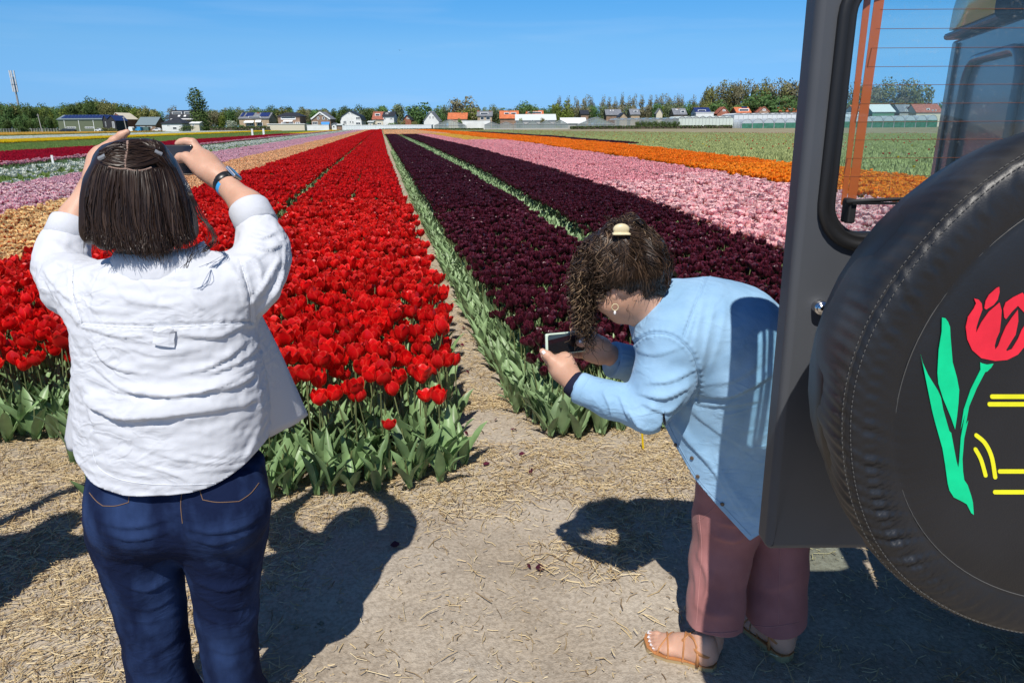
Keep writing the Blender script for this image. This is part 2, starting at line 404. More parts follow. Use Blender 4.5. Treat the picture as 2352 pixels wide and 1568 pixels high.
# ------------------------------------------------------------------ ground
def axis(lo, hi, a, b, step, n=26):
    mid = np.arange(a, b + step / 2, step)
    far = lambda d: step * (np.geomspace(1, d / step, n) )
    return np.concatenate([a - far(a - lo)[::-1], mid, b + far(hi - b)])
gx = axis(-3000, 3000, -3.6, 3.6, 0.035); gy = axis(-1500, 4500, 0.6, 6.0, 0.035)
GX, GY = np.meshgrid(gx, gy, indexing='ij'); GP = np.stack([GX.ravel(), GY.ravel(), 0 * GX.ravel()], 1)
def ground_h(P):
    P = np.asarray(P, float).copy(); P[:, 2] = 0
    near = np.clip((7.0 - np.hypot(P[:, 0], P[:, 1] - 2)) / 2.0, 0, 1)
    return near * (0.014 * noise(P, 0.9, 3, 2) + 0.007 * noise(P, 4.5, 4, 2))
GP[:, 2] = ground_h(GP)
nx, ny = len(gx), len(gy); gi = np.arange(nx * ny).reshape(nx, ny)
GF = np.stack([gi[:-1, :-1], gi[1:, :-1], gi[1:, 1:], gi[:-1, 1:]], -1).reshape(-1, 4)
def ground_mat():
    m = bpy.data.materials.new('sandy_soil'); m.use_nodes = True; N = m.node_tree.nodes; K = m.node_tree.links; b = N['Principled BSDF']
    b.inputs['Roughness'].default_value = 0.95; b.inputs['Specular IOR Level'].default_value = 0.15
    g = N.new('ShaderNodeNewGeometry')
    def nz(s, d=6, ds=0.0):
        n = N.new('ShaderNodeTexNoise'); n.inputs['Scale'].default_value = s; n.inputs['Detail'].default_value = d; n.inputs['Distortion'].default_value = ds; K.new(g.outputs['Position'], n.inputs['Vector']); return n
    def ramp(src, p, c):
        r = N.new('ShaderNodeValToRGB'); K.new(src, r.inputs[0])
        while len(r.color_ramp.elements) < len(p): r.color_ramp.elements.new(0.5)
        for e, q, k in zip(r.color_ramp.elements, p, c): e.position = q; e.color = k + (1,)
        return r
    a = ramp(nz(1.6, 8).outputs[0], [0.3, 0.5, 0.7], [(0.32, 0.265, 0.20), (0.41, 0.35, 0.275), (0.46, 0.405, 0.33)])
    c = ramp(nz(70, 4).outputs[0], [0.35, 0.6], [(0.62, 0.60, 0.58), (1.0, 1.0, 1.0)])
    mx = N.new('ShaderNodeMix'); mx.data_type = 'RGBA'; mx.blend_type = 'MULTIPLY'; mx.inputs[0].default_value = 0.75; K.new(a.outputs[0], mx.inputs[6]); K.new(c.outputs[0], mx.inputs[7])
    K.new(mx.outputs[2], b.inputs['Base Color'])
    s1 = nz(9, 8); s2 = nz(160, 3); ad = N.new('ShaderNodeMath'); ad.operation = 'MULTIPLY_ADD'; K.new(s2.outputs[0], ad.inputs[0]); ad.inputs[1].default_value = 0.25; K.new(s1.outputs[0], ad.inputs[2])
    bp = N.new('ShaderNodeBump'); bp.inputs['Strength'].default_value = 0.8; bp.inputs['Distance'].default_value = 0.02; K.new(ad.outputs[0], bp.inputs['Height']); K.new(bp.outputs[0], b.inputs['Normal'])
    return m
go = link('ground', mesh_np('ground', GP, GF, True), None, ground_mat()); tag(go, 'dry sandy soil at the end of the flower beds', kind='structure')
def sheet(name, P, z, m, label):
    o = link(name, mesh_np(name, [(x, y, z) for x, y in P], [list(range(len(P)))]), None, m); return tag(o, label, kind='structure')
M_soil = mat('bed_soil', (0.07, 0.055, 0.035), 1.0, 0.1, var=0.5, scale=6, bump=0.6, bscale=14, bdist=0.03)
M_grass = mat('meadow', (0.11, 0.15, 0.045), 1.0, 0.1, var=0.35, scale=0.06, col2=(0.17, 0.19, 0.07), bump=0.5, bscale=2.0, bdist=0.2)
M_dry = mat('bare_field', (0.26, 0.22, 0.14), 1.0, 0.1, var=0.2, scale=0.2, col2=(0.30, 0.27, 0.17))
sheet('meadow', [(-1200, 270), (1200, 270), (1200, 1500), (-1200, 1500)], 0.012, M_grass, 'flat green meadow beyond the flower fields')
sheet('bare_field', [(22, 110), (260, 75), (260, 269.9), (22, 269.9)], 0.012, M_dry, 'strip of bare pale earth beyond the green field')

# ------------------------------------------------------------------ beds: side lines as (X, Y) knots running away from the camera
def bed(*k): k = np.array(k, float); return lambda y: np.interp(y, k[:, 1], k[:, 0])
B_r0 = bed((0.25, 3.0), (0.34, 4.5), (0.31, 14), (0.22, 33), (0.2, 400))
B_r1 = bed((-1.36, 3), (-1.40, 20), (-1.45, 400)); B_r2 = bed((-1.60, 3), (-1.58, 20), (-1.55, 400))
B_r3 = bed((-3.50, 3), (-3.6, 14), (-3.55, 28), (-3.4, 400))
B_p1 = bed((-5.62, 3), (-5.62, 26), (-5.3, 400)); B_k1 = bed((-8.45, 3), (-8.2, 400))
B_w0 = bed((-9.55, 3), (-9.4, 400)); B_w1 = bed((-11.6, 3), (-11.3, 400)); B_g1 = bed((-13.4, 3), (-12.6, 400))
B_d0 = bed((-14.0, 3), (-13.4, 400)); B_d1 = bed((-21.3, 3), (-17.0, 150), (-17, 400))
B_v1 = bed((-35.0, 3), (-31, 400)); B_y1 = bed((-43, 3), (-39, 400)); B_h0 = bed((-45.0, 3), (-41, 400)); B_h1 = bed((-60, 3), (-55, 400)); B_o0 = bed((-75, 3), (-70, 400)); B_o1 = bed((-118, 3), (-112, 400))
B_b0 = bed((0.66, 3.4), (0.62, 5), (0.57, 16), (0.53, 42), (0.5, 400)); B_b1 = bed((2.02, 3), (2.2, 11), (2.33, 24), (2.3, 53), (2.3, 400))
B_c0 = bed((2.33, 3), (2.55, 11), (2.9, 22), (3.15, 53), (3.2, 400)); B_c1 = bed((3.7, 3), (3.96, 6.4), (4.2, 10), (4.75, 20), (5.2, 40), (5.6, 400))
B_e0 = bed((3.78, 3), (4.05, 6.4), (4.3, 10), (4.85, 20), (5.3, 40), (5.7, 400)); B_e1 = bed((5.6, 5), (6.1, 10), (6.62, 17), (7.25, 32), (7.6, 400))
B_f0 = bed((5.78, 5), (6.28, 10), (6.78, 17), (7.4, 32), (7.7, 400)); B_f1 = bed((7.4, 5), (8.15, 13), (9.0, 23), (10.4, 54), (11, 400))
B_q0 = bed((7.8, 5), (8.55, 13), (9.5, 23), (10.9, 54), (11.5, 400)); B_q1 = bed((11.2, 8), (12.9, 21), (15.7, 45), (17.4, 80), (18.5, 400))
B_s1 = bed((13, 21), (17.4, 47), (20, 85), (21.5, 400))
yy = np.concatenate([np.arange(3.05, 30, 1.0), np.arange(30, 271, 10)])
def strip_mesh(a, b, y0, y1, z):
    y = np.concatenate([[y0], yy[(yy > y0) & (yy < y1)], [y1]]); V = [(a(t), t, z) for t in y] + [(b(t), t, z) for t in y]; n = len(y)
    return mesh_np('bed', V, [(i, n + i, n + i + 1, i + 1) for i in range(n - 1)])
def soil(a, b, y0, y1, label):
    o = link('bed_soil', strip_mesh(a, b, y0, y1, 0.016), None, M_soil); tag(o, label, kind='structure')
soil(B_r1, lambda y: B_r0(y) - .10, 3.30, 268, 'dark soil under the red tulip bed by the path'); soil(B_r3, lambda y: B_r1(y) - .002, 4.15, 268, 'dark soil under the left red tulip bed'); soil(lambda y: B_b0(y) + .16, B_q1, 4.0, 268, 'dark soil under the right hand tulip beds'); soil(B_o1, lambda y: B_r3(y) - .002, 6, 268, 'dark soil under the left hand tulip beds')
# ------------------------------------------------------------------ straw
def in_path(P):
    X, Y = P[:, 0], P[:, 1]; return (X > B_r0(Y) - 0.03) & (X < B_b0(Y) + 0.03)
def straws(n, gen, lo, hi, seed, dens=None):
    r = np.random.default_rng(seed); P = gen(r, n)
    if dens is not None: P = P[r.random(len(P)) < dens(P)]
    n = len(P); le = r.uniform(lo, hi, n) * r.choice([.5, .8, 1, 1.35], n); w = r.uniform(.0007, .0021, n); a = r.uniform(0, 6.283, n)
    d = np.stack([np.cos(a), np.sin(a), r.normal(0, .10, n)], 1); s = np.stack([-np.sin(a), np.cos(a), r.normal(0, .25, n)], 1)
    P[:, 2] = ground_h(P) + 0.004 + np.abs(r.normal(0, .007, n)); bend = r.normal(0, .10, n)[:, None] * s * le[:, None]; bend[:, 2] *= .3
    A = P - d * le[:, None] / 2; C = P + bend; B = P + d * le[:, None] / 2
    A[:, 2] = np.maximum(A[:, 2], P[:, 2] - .006); B[:, 2] = np.maximum(B[:, 2], P[:, 2] - .006)
    s = s * w[:, None]; u = np.zeros((n, 3)); u[:, 2] = w * .8
    V = np.stack([A - s, A + u, A + s, C - s, C + u, C + s, B - s, B + u, B + s], 1).reshape(-1, 3)
    o = (np.arange(n) * 9)[:, None, None]; F = np.array([[0, 3, 4, 1], [1, 4, 5, 2], [3, 6, 7, 4], [4, 7, 8, 5]])[None] + o
    return V, F.reshape(-1, 4), np.repeat(r.random(n), 9)
def straw_dens(P):
    u = P @ RT; v = P @ FW; n = noise(P * [1, 1, 0], .55, 21, 3); n2 = noise(P * [1, 1, 0], 2.2, 22, 2)
    base = np.clip((v - 2.2) * 1.0, 0, 1) * .72 + np.clip((-0.45 - u) * 1.5, 0, 1) * .8 + np.clip((u - 0.75) * 1.2, 0, 1) * .45 + .06
    sand = np.exp(-((u + .05) / .55) ** 2 - ((v - 1.9) / .38) ** 2) * 1.0 + np.exp(-((u - .25) / .16) ** 2 - ((v - 2.65) / .18) ** 2) * .5 + np.exp(-((u + .02) / .2) ** 2 - ((v - 2.6) / .2) ** 2) * .5
    return np.clip(base - sand + .8 * n + .35 * n2, .03, 1)
sv = [straws(60000, lambda r, n: np.stack([r.uniform(-3.0, 2.6, n), r.uniform(1.2, 4.3, n), np.zeros(n)], 1), .025, .085, 1, straw_dens),
      straws(52000, lambda r, n: np.stack([r.uniform(-3.0, 2.6, n), r.uniform(1.2, 4.3, n), np.zeros(n)], 1), .008, .03, 2, lambda P: np.clip(straw_dens(P) + .12, 0, .8)),
      straws(9000, lambda r, n: (lambda y: np.stack([r.uniform(.2, .8, n), y, 0 * y], 1))(3.9 + 14 * r.random(n) ** 1.6), .03, .09, 3, lambda P: in_path(P) * .8)]
o = 0; VV, FF, CC = [], [], []
for V, F, c in sv: VV.append(V); FF.append(F + o); CC.append(c); o += len(V)
me = mesh_np('straw', np.concatenate(VV), np.concatenate(FF)); at = me.attributes.new('tone', 'FLOAT', 'POINT'); at.data.foreach_set('value', np.concatenate(CC).astype(np.float32))
def attr_mat(name, attr, stops, rough=0.6, spec=0.4, trans=0.0, objrand=0.0, coat=0, rndattr=None):
    m = bpy.data.materials.new(name); m.use_nodes = True; MATS[name] = m; N = m.node_tree.nodes; K = m.node_tree.links; b = N['Principled BSDF']; out = N['Material Output']
    b.inputs['Roughness'].default_value = rough; b.inputs['Specular IOR Level'].default_value = spec
    a = N.new('ShaderNodeAttribute'); a.attribute_name = attr; r = N.new('ShaderNodeValToRGB'); K.new(a.outputs['Fac'], r.inputs[0])
    while len(r.color_ramp.elements) < len(stops): r.color_ramp.elements.new(.5)
    for e, (p, c) in zip(r.color_ramp.elements, stops): e.position = p; e.color = tuple(c) + (1,)
    s = r.outputs[0]
    if objrand:
        oi = N.new('ShaderNodeObjectInfo'); a2 = N.new('ShaderNodeAttribute'); a2.attribute_name = 'rnd'; ad = N.new('ShaderNodeMath'); ad.operation = 'ADD'; K.new(oi.outputs['Random'], ad.inputs[0]); K.new(a2.outputs['Fac'], ad.inputs[1])
        fr = N.new('ShaderNodeMath'); fr.operation = 'FRACT'; K.new(ad.outputs[0], fr.inputs[0])
        mr = N.new('ShaderNodeMapRange'); K.new(fr.outputs[0], mr.inputs[0]); mr.inputs[3].default_value = 1 - objrand; mr.inputs[4].default_value = 1 + objrand
        hs = N.new('ShaderNodeHueSaturation'); K.new(mr.outputs[0], hs.inputs['Value']); K.new(s, hs.inputs['Color']); s = hs.outputs[0]
    K.new(s, b.inputs['Base Color'])
    if trans:
        tr = N.new('ShaderNodeBsdfTranslucent'); K.new(s, tr.inputs['Color']); mx = N.new('ShaderNodeMixShader'); mx.inputs[0].default_value = trans
        K.new(b.outputs[0], mx.inputs[1]); K.new(tr.outputs[0], mx.inputs[2]); K.new(mx.outputs[0], out.inputs['Surface'])
    return m
M_straw = attr_mat('dry_straw', 'tone', [(0, (.16, .10, .05)), (.3, (.34, .24, .12)), (.6, (.52, .39, .20)), (1, (.66, .54, .33))], .55, .4)
tag(link('straw', me, None, M_straw), 'loose dry straw strewn over the sandy soil', kind='stuff')

def clods(n, seed):
    """Small lumps of dry earth lying on the path."""
    r = np.random.default_rng(seed); P = np.stack([r.uniform(-3, 2.6, n), r.uniform(1.2, 4.2, n), np.zeros(n)], 1); P = P[r.random(n) < np.clip(.45 + .9 * noise(P, .9, 31, 2), .05, 1)]; n = len(P); P[:, 2] = ground_h(P)
    D = np.array([(1, 0, 0), (-1, 0, 0), (0, 1, 0), (0, -1, 0), (0, 0, 1), (0, 0, -1)], float); T = np.array([(0, 2, 4), (2, 1, 4), (1, 3, 4), (3, 0, 4), (2, 0, 5), (1, 2, 5), (3, 1, 5), (0, 3, 5)]); s = (.0022 + .007 * r.random(n) ** 4)[:, None, None]; q = D[None] * r.uniform(.6, 1.4, (n, 6, 1)) + r.normal(0, .25, (n, 6, 3)); V = P[:, None] + q * s
    return V.reshape(-1, 3), (T[None] + (np.arange(n) * 6)[:, None, None]).reshape(-1, 3)
cv_, cf_ = clods(9000, 12); tag(link('clods', mesh_np('clods', cv_, cf_, True), None, mat('earth_clod', (.30, .245, .18), 1, .1, var=.35, scale=11)), 'small clods of dry earth on the sandy path', kind='stuff')
# ------------------------------------------------------------------ tulips
def petal(H, R, th, open_, nu, nw, hw, r, tilt, inner=False):
    V = []; E = []
    for i in range(nu + 1):
        s = i / nu; rad = R * (.28 + .72 * math.sin(min(s / .5, 1) * 1.57)) * (1 if s < .5 else 1 - (.34 - open_) * ((s - .5) / .5) ** 1.6) * (.9 if inner else 1)
        wd = hw * (math.sin(math.pi * min(s * .80 + .14, 1)) ** .75 if s < .999 else .22)
        for j in range(nw + 1):
            w = -1 + 2 * j / nw; a = th + w * wd; rr = rad * (1 + (.10 + .10 * s) * w * w * (1 if not inner else .3)) + tilt * s * s * R
            z = H * (s - .05 * w * w * s) ; V.append((rr * math.cos(a), rr * math.sin(a), z)); E.append(max(abs(w), s ** 2.5 if nu > 2 else abs(w)) if nu > 2 else abs(w))
    F = [(i * (nw + 1) + j, i * (nw + 1) + j + 1, (i + 1) * (nw + 1) + j + 1, (i + 1) * (nw + 1) + j) for i in range(nu) for j in range(nw)]
    return V, F, E
def bloom(r, H=.075, R=.038, open_=0.0, nu=5, nw=4, wild=.10):
    V, F, E = [], [], []; t0 = r.uniform(0, 6.28)
    for k in range(6):
        inner = k >= 3; th = t0 + (k % 3) * 2.094 + (1.047 if inner else 0) + r.normal(0, .06)
        v, f, e = petal(H * r.uniform(.92, 1.06), R, th, open_ + r.normal(0, .05), nu, nw, (.98 if not inner else .92) * r.uniform(.9, 1.05), r, max(-.06, r.normal(.04, wild * 1.3)), inner)
        o = len(V); V += v; F += [tuple(i + o for i in q) for q in f]; E += e
    return np.array(V), F, E
def leaf(r, le, wd, az, el, droop, nu=7, nw=4, base=(0, 0, 0), wave=.18, fold=.35):
    V = []; d = np.array([math.cos(az), math.sin(az), 0]); s = np.array([-math.sin(az), math.cos(az), 0]); p = np.array(base, float); ang = el; st = le / nu; ph = r.uniform(0, 6.28); tw = r.normal(0, .25)
    for i in range(nu + 1):
        t = i / nu; w = wd * (math.sin(math.pi * min(1, .18 + .82 * t)) ** .8) * (1 if t < .98 else .1)
        dirv = d * math.cos(ang) + np.array([0, 0, 1]) * math.sin(ang); nrm = -d * math.sin(ang) + np.array([0, 0, 1]) * math.cos(ang)
        s2 = s * math.cos(tw * t) + nrm * math.sin(tw * t)
        for j in range(nw + 1):
            q = -1 + 2 * j / nw; V.append(p + s2 * q * w + nrm * (fold * w * q * q + wave * w * abs(q) * math.sin(t * 11 + ph + (1.6 if q > 0 else 0))))
        p = p + dirv * st; ang -= droop / nu * (0.4 + 1.2 * t)
    F = [(i * (nw + 1) + j, i * (nw + 1) + j + 1, (i + 1) * (nw + 1) + j + 1, (i + 1) * (nw + 1) + j) for i in range(nu) for j in range(nw)]
    return np.array(V), F
def merge(parts):
    """parts: (V, F, material, edge or None) -> mesh"""
    V, F, M, E, o = [], [], [], [], 0
    for v, f, m, e in parts:
        V.append(np.asarray(v, float)); F += [tuple(int(i) + o for i in q) for q in f]; M += [m] * len(f); E += list(e) if e is not None else [0] * len(v); o += len(v)
    return np.concatenate(V), F, M, E
def to_mesh(name, parts, mats, smooth=True, rnd=None):
    V, F, M, E = merge(parts); me = bpy.data.meshes.new(name); me.from_pydata([tuple(p) for p in V], [], F)
    me.polygons.foreach_set('material_index', M); me.polygons.foreach_set('use_smooth', [smooth] * len(F))
    a = me.attributes.new('edge', 'FLOAT', 'POINT'); a.data.foreach_set('value', np.array(E, np.float32))
    if rnd is not None: a = me.attributes.new('rnd', 'FLOAT', 'POINT'); a.data.foreach_set('value', np.array(rnd, np.float32))
    for m in mats: me.materials.append(m)
    return me
def stem(r, h, lean, rad=.0038, n=5, seg=4):
    P = [np.array([lean[0] * (t * t), lean[1] * (t * t), h * t]) for t in np.linspace(0, 1, seg)]; b = MB(); b.tube(P, [rad * (1.15 - .25 * i / seg) for i in range(seg)], n, caps=False)
    return np.array(b.v), b.f, P[-1]
M_leaf = mat('tulip_leaf', (0.205, 0.32, 0.135), 0.42, 0.5, var=.22, scale=9, objrand=.22, trans=.22)
M_leafd = mat('tulip_leaf_grey', (0.26, 0.38, 0.18), 0.45, 0.5, var=.22, scale=9, objrand=.22, trans=.22)
M_stem = mat('tulip_stem', (0.13, 0.15, 0.06), 0.5, 0.4, objrand=.25)
BM = {
 'red': attr_mat('red_petals', 'edge', [(0, (.60, .004, .008)), (.75, (.72, .007, .008)), (1, (.84, .05, .03))], .36, .45, .34, .24),
 'black': attr_mat('maroon_petals', 'edge', [(0, (.030, .003, .007)), (.7, (.043, .005, .012)), (1, (.145, .022, .040))], .33, .6, .14, .3),  # pinker rims: gloss highlights of the dark petals put into the colour
 'pink': attr_mat('pink_petals', 'edge', [(0, (.78, .18, .24)), (.5, (.90, .44, .45)), (1, (.94, .66, .63))], .5, .3, .25, .15),
 'orange': attr_mat('orange_petals', 'edge', [(0, (.86, .13, .006)), (.55, (.94, .24, .010)), (1, (.96, .40, .03))], .45, .35, .28, .2),
 'peach': attr_mat('flamed_petals', 'edge', [(0, (.42, .012, .012)), (.30, (.55, .05, .02)), (.5, (.84, .50, .18)), (1, (.90, .68, .34))], .5, .3, .22, .15),
 'cream': attr_mat('apricot_petals', 'edge', [(0, (.84, .40, .17)), (.5, (.90, .56, .28)), (1, (.92, .66, .40))], .5, .3, .25, .15),
 'rose': attr_mat('rose_petals', 'edge', [(0, (.45, .03, .10)), (.35, (.64, .14, .25)), (.65, (.82, .50, .53)), (1, (.88, .68, .68))], .5, .3, .22, .15),
 'lilac': attr_mat('lilac_petals', 'edge', [(0, (.66, .24, .33)), (.5, (.80, .50, .55)), (1, (.86, .64, .66))], .5, .3, .25, .15),
 'crimson': attr_mat('crimson_petals', 'edge', [(0, (.36, .003, .022)), (1, (.50, .006, .03))], .5, .3, .25, .2),
 'white': attr_mat('white_petals', 'edge', [(0, (.70, .74, .58)), (1, (.82, .82, .76))], .5, .3, .25, .1),
 'yellow': attr_mat('yellow_petals', 'edge', [(0, (.82, .56, .01)), (1, (.86, .68, .02))], .5, .3, .25, .1),
 'amber': attr_mat('amber_petals', 'edge', [(0, (.80, .46, .05)), (1, (.84, .58, .14))], .5, .3, .25, .1)}
SPEC = {  # stem height, bloom height, bloom radius, openness, bloom spacing
 'red': (.43, .078, .038, .22, .088), 'black': (.345, .060, .028, .18, .066), 'pink': (.36, .070, .043, .28, .085), 'orange': (.38, .068, .033, .2, .075),
 'peach': (.34, .064, .036, .34, .078), 'rose': (.36, .062, .033, .24, .075)}
def plant_parts(kind, r, near=True, h=None, leaves=3, bigleaf=1.0):
    sh, bh, br, op, sp = SPEC[kind]; h = h or sh * r.uniform(.88, 1.10); lean = r.normal(0, .022, 2)
    sv, sf, top = stem(r, h, lean, n=5 if near else 4)
    bv, bf, be = bloom(r, bh * r.uniform(.9, 1.1), br * r.uniform(.85, 1.1), op + r.uniform(-.14, .20), 5 if near else 4, 4 if near else 2, .10)
    T = np.array(Euler((r.normal(0, .13), r.normal(0, .13), 0)).to_matrix()); bv = bv @ T.T + top
    P = [(sv, sf, 1, None), (bv, bf, 0, be)]; a0 = r.uniform(0, 6.28)
    for i in range(leaves):
        lv, lf = leaf(r, r.uniform(.19, .28) * bigleaf, r.uniform(.018, .032) * bigleaf, a0 + i * 2.2 + r.normal(0, .4), r.uniform(1.08, 1.45), r.uniform(.1, .95), 7 if near else 5, 4 if near else 2, (0, 0, .012 + .02 * i), r.uniform(.05, .28))
        P.append((lv, lf, 2, None))
    return P
HID = bpy.data.collections.new('instanced_sources')          # never linked to the scene
def protos(coll, meshes):
    c = bpy.data.collections.new(coll)
    for i, me in enumerate(meshes):
        o = bpy.data.objects.new('%s_%03d' % (coll, i), me); c.objects.link(o)
    return c
def scatter(name, P, rot, scl, coll, label, m=None, flip=None):
    n = len(P); me = bpy.data.meshes.new(name); me.vertices.add(n); me.vertices.foreach_set('co', np.asarray(P, np.float32).ravel())
    a = me.attributes.new('rot', 'FLOAT_VECTOR', 'POINT'); a.data.foreach_set('vector', np.asarray(rot, np.float32).ravel())
    S = np.asarray(scl, np.float32); S = np.repeat(S[:, None], 3, 1) if S.ndim == 1 else S
    a = me.attributes.new('scl', 'FLOAT_VECTOR', 'POINT'); a.data.foreach_set('vector', S.ravel())
    o = bpy.data.objects.new(name, me); COL.objects.link(o)
    g = bpy.data.node_groups.new(name + '_spread', 'GeometryNodeTree'); g.interface.new_socket('Geometry', in_out='INPUT', socket_type='NodeSocketGeometry'); g.interface.new_socket('Geometry', in_out='OUTPUT', socket_type='NodeSocketGeometry')
    N = g.nodes; K = g.links; gi = N.new('NodeGroupInput'); go = N.new('NodeGroupOutput'); mp = N.new('GeometryNodeMeshToPoints'); ip = N.new('GeometryNodeInstanceOnPoints'); ci = N.new('GeometryNodeCollectionInfo')
    ci.inputs['Collection'].default_value = coll; ci.inputs['Separate Children'].default_value = True; ci.inputs['Reset Children'].default_value = True
    K.new(gi.outputs[0], mp.inputs[0]); K.new(mp.outputs[0], ip.inputs['Points']); K.new(ci.outputs[0], ip.inputs['Instance']); ip.inputs['Pick Instance'].default_value = True
    nr = N.new('GeometryNodeInputNamedAttribute'); nr.data_type = 'FLOAT_VECTOR'; nr.inputs['Name'].default_value = 'rot'; er = N.new('FunctionNodeEulerToRotation'); K.new(nr.outputs['Attribute'], er.inputs[0]); K.new(er.outputs[0], ip.inputs['Rotation'])
    ns = N.new('GeometryNodeInputNamedAttribute'); ns.data_type = 'FLOAT_VECTOR'; ns.inputs['Name'].default_value = 'scl'; K.new(ns.outputs['Attribute'], ip.inputs['Scale'])
    rv = N.new('FunctionNodeRandomValue'); rv.data_type = 'INT'; rv.inputs['Min'].default_value = 0; rv.inputs['Max'].default_value = len(coll.objects) - 1; K.new(rv.outputs['Value'], ip.inputs['Instance Index'])
    K.new(ip.outputs[0], go.inputs[0]); mo = o.modifiers.new('spread', 'NODES'); mo.node_group = g
    return tag(o, label, kind='stuff')
# what people and the vehicle hide, roughly, in the photo
HIDE = [np.array(p, float) for p in ([(80, 520), (215, 320), (430, 320), (540, 410), (665, 560), (705, 950), (620, 1568), (200, 1568), (150, 1030)],
        [(1310, 720), (1320, 560), (1400, 500), (1540, 590), (1700, 610), (1850, 700), (2352, 700), (2352, 1568), (1600, 1568), (1560, 1150), (1320, 920), (1250, 800)], [(1880, 0), (2352, 0), (2352, 1568), (1760, 1568), (1800, 700)])]
def hidden(x, y):
    R = np.zeros(len(x), bool)
    for P in HIDE:
        c = np.zeros(len(x), bool); n = len(P)
        for i in range(n):
            a, b = P[i], P[(i + 1) % n]
            with np.errstate(divide='ignore', invalid='ignore'): c ^= ((a[1] > y) != (b[1] > y)) & (x < (b[0] - a[0]) * (y - a[1]) / (b[1] - a[1]) + a[0])
        R |= c
    return R
def fill(a, b, y0, y1, sp, r, y0f=None):
    """Jittered bed positions between the side lines."""
    ys = np.arange(y0, y1, sp * .9); P = []
    for i, y in enumerate(ys):
        x = np.arange(a(y) + sp * .3 + (sp / 2 if i % 2 else 0), b(y) - sp * .2, sp); P.append(np.stack([x, np.full(len(x), y)], 1))
    P = np.concatenate(P); P += r.normal(0, sp * .22, P.shape)
    if y0f is not None: P = P[P[:, 1] > y0f(P[:, 0])]
    return P
NEAR = {}
def near_bed(kind, a, b, y0, y1, label_of, group_of, parts_n, total=300, y0f=None, edge=None, seed=0, catname=None, leafm=None, stufflabel='', edge_y=None):
    """Blooming plants: the nearest ones in view each a thing, the others one mass."""
    r = np.random.default_rng(seed); sh, bh, br, op, sp = SPEC[kind]
    mats = [BM[kind], M_stem, leafm or M_leaf]
    P = np.concatenate([fill(a_, b_, y0_, y1_, sp, r, f_) for a_, b_, y0_, y1_, f_ in zip(a, b, y0, y1, y0f or [None] * len(a))])
    if edge_y: P = P[(P[:, 1] > edge_y(P[:, 0]) + .05) | (r.random(len(P)) < .62)]
    n = len(P); W = np.concatenate([P, np.full((n, 1), sh + .03)], 1); x, y = screen(W); z = (W - CAM) @ CF
    vis = (x > 4) & (x < 2348) & (y > 0) & (y < 1560) & ~hidden(x, y); order = np.argsort(np.where(vis, z, 1e6)); pick = order[:total]; pick = pick[vis[pick]]
    near = np.zeros(n, bool); near[pick] = True
    full = [plant_parts(kind, r, True, bigleaf=1.12) for _ in range(10)]
    singles = [to_mesh('tulip', p, mats) for p in full[:8]]
    sep = [(to_mesh('bloom', [p[1]], [mats[0]]), to_mesh('stem', [(p[0][0], p[0][1], 0, None)], [mats[1]]), [to_mesh('leaf', [(q[0], q[1], 0, None)], [mats[2]]) for q in p[2:]]) for p in full]
    for q, i in enumerate(pick):
        s = r.uniform(.86, 1.12); s *= 1 - (.22 * max(0, r.normal(.4, .5)) if edge_y and P[i, 1] < edge_y(P[i, 0]) else 0)
        loc = (P[i, 0], P[i, 1], 0.012); lab = label_of(P[i, 0], P[i, 1]); grp = group_of(P[i, 0], P[i, 1]); rz = r.uniform(0, 6.28)
        nm = catname.replace(' ', '_')
        if q < parts_n:
            root = empty(nm, loc, lab, catname, grp, (0, 0, rz)); root.scale = (s, s, s); k = q % len(sep)
            for pn, m_ in [('bloom', sep[k][0]), ('stem', sep[k][1])] + [('leaf', l_) for l_ in sep[k][2]]:
                c = bpy.data.objects.new(pn, m_); COL.objects.link(c); c.parent = root
        else:
            o = bpy.data.objects.new(nm, singles[q % len(singles)]); COL.objects.link(o); o.location = loc; o.rotation_euler = (0, 0, rz); o.scale = (s, s, s); tag(o, lab, catname, grp)
    rest = ~near; Q = P[rest]; m = len(Q)
    far = protos(kind + '_tulip_source', [to_mesh('tulip', plant_parts(kind, r, False, leaves=2), mats) for _ in range(9)])
    scatter(catname.replace(' ', '_') + 's', np.concatenate([Q, np.full((m, 1), .012)], 1), np.stack([r.normal(0, .05, m), r.normal(0, .05, m), r.uniform(0, 6.28, m)], 1), r.uniform(.86, 1.12, m), far, stufflabel)
    return P
def tile_mesh(kind, w, l, sp, h, bh, br, op, leafm, r, leaves=60, petals=True, sparse=1.0, under=True, bcol=None):
    """A block of bed w by l metres: many small blooms over leaves."""
    parts = []; rnd = []
    if petals:
        for x in np.arange(-w / 2 + sp / 2, w / 2, sp):
            for y in np.arange(-l / 2 + sp / 2, l / 2, sp):
                if r.random() > sparse: continue
                v, f, e = bloom(r, bh * r.uniform(.85, 1.15), br * r.uniform(.85, 1.15), op + r.uniform(-.1, .1), 2, 2, .12)
                v = v + [x + r.normal(0, sp * .25), y + r.normal(0, sp * .25), h * r.uniform(.9, 1.06) - bh * .5]; parts.append((v, f, 0, e)); rnd += [r.random()] * len(v)
    for _ in range(leaves):
        a = r.uniform(0, 6.28); v, f = leaf(r, r.uniform(.75, 1.05) * h * (.8 if petals else 1), r.uniform(.012, .024) * (1 if petals else 1.3), a, r.uniform(.9, 1.5), r.uniform(.0, .8), 3, 2, (r.uniform(-w / 2, w / 2), r.uniform(-l / 2, l / 2), 0.0), .1)
        parts.append((v, f, 1, None)); rnd += [r.random()] * len(v)
    return to_mesh('bed_block', parts, [BM[bcol or kind] if petals else leafm, leafm], rnd=rnd)
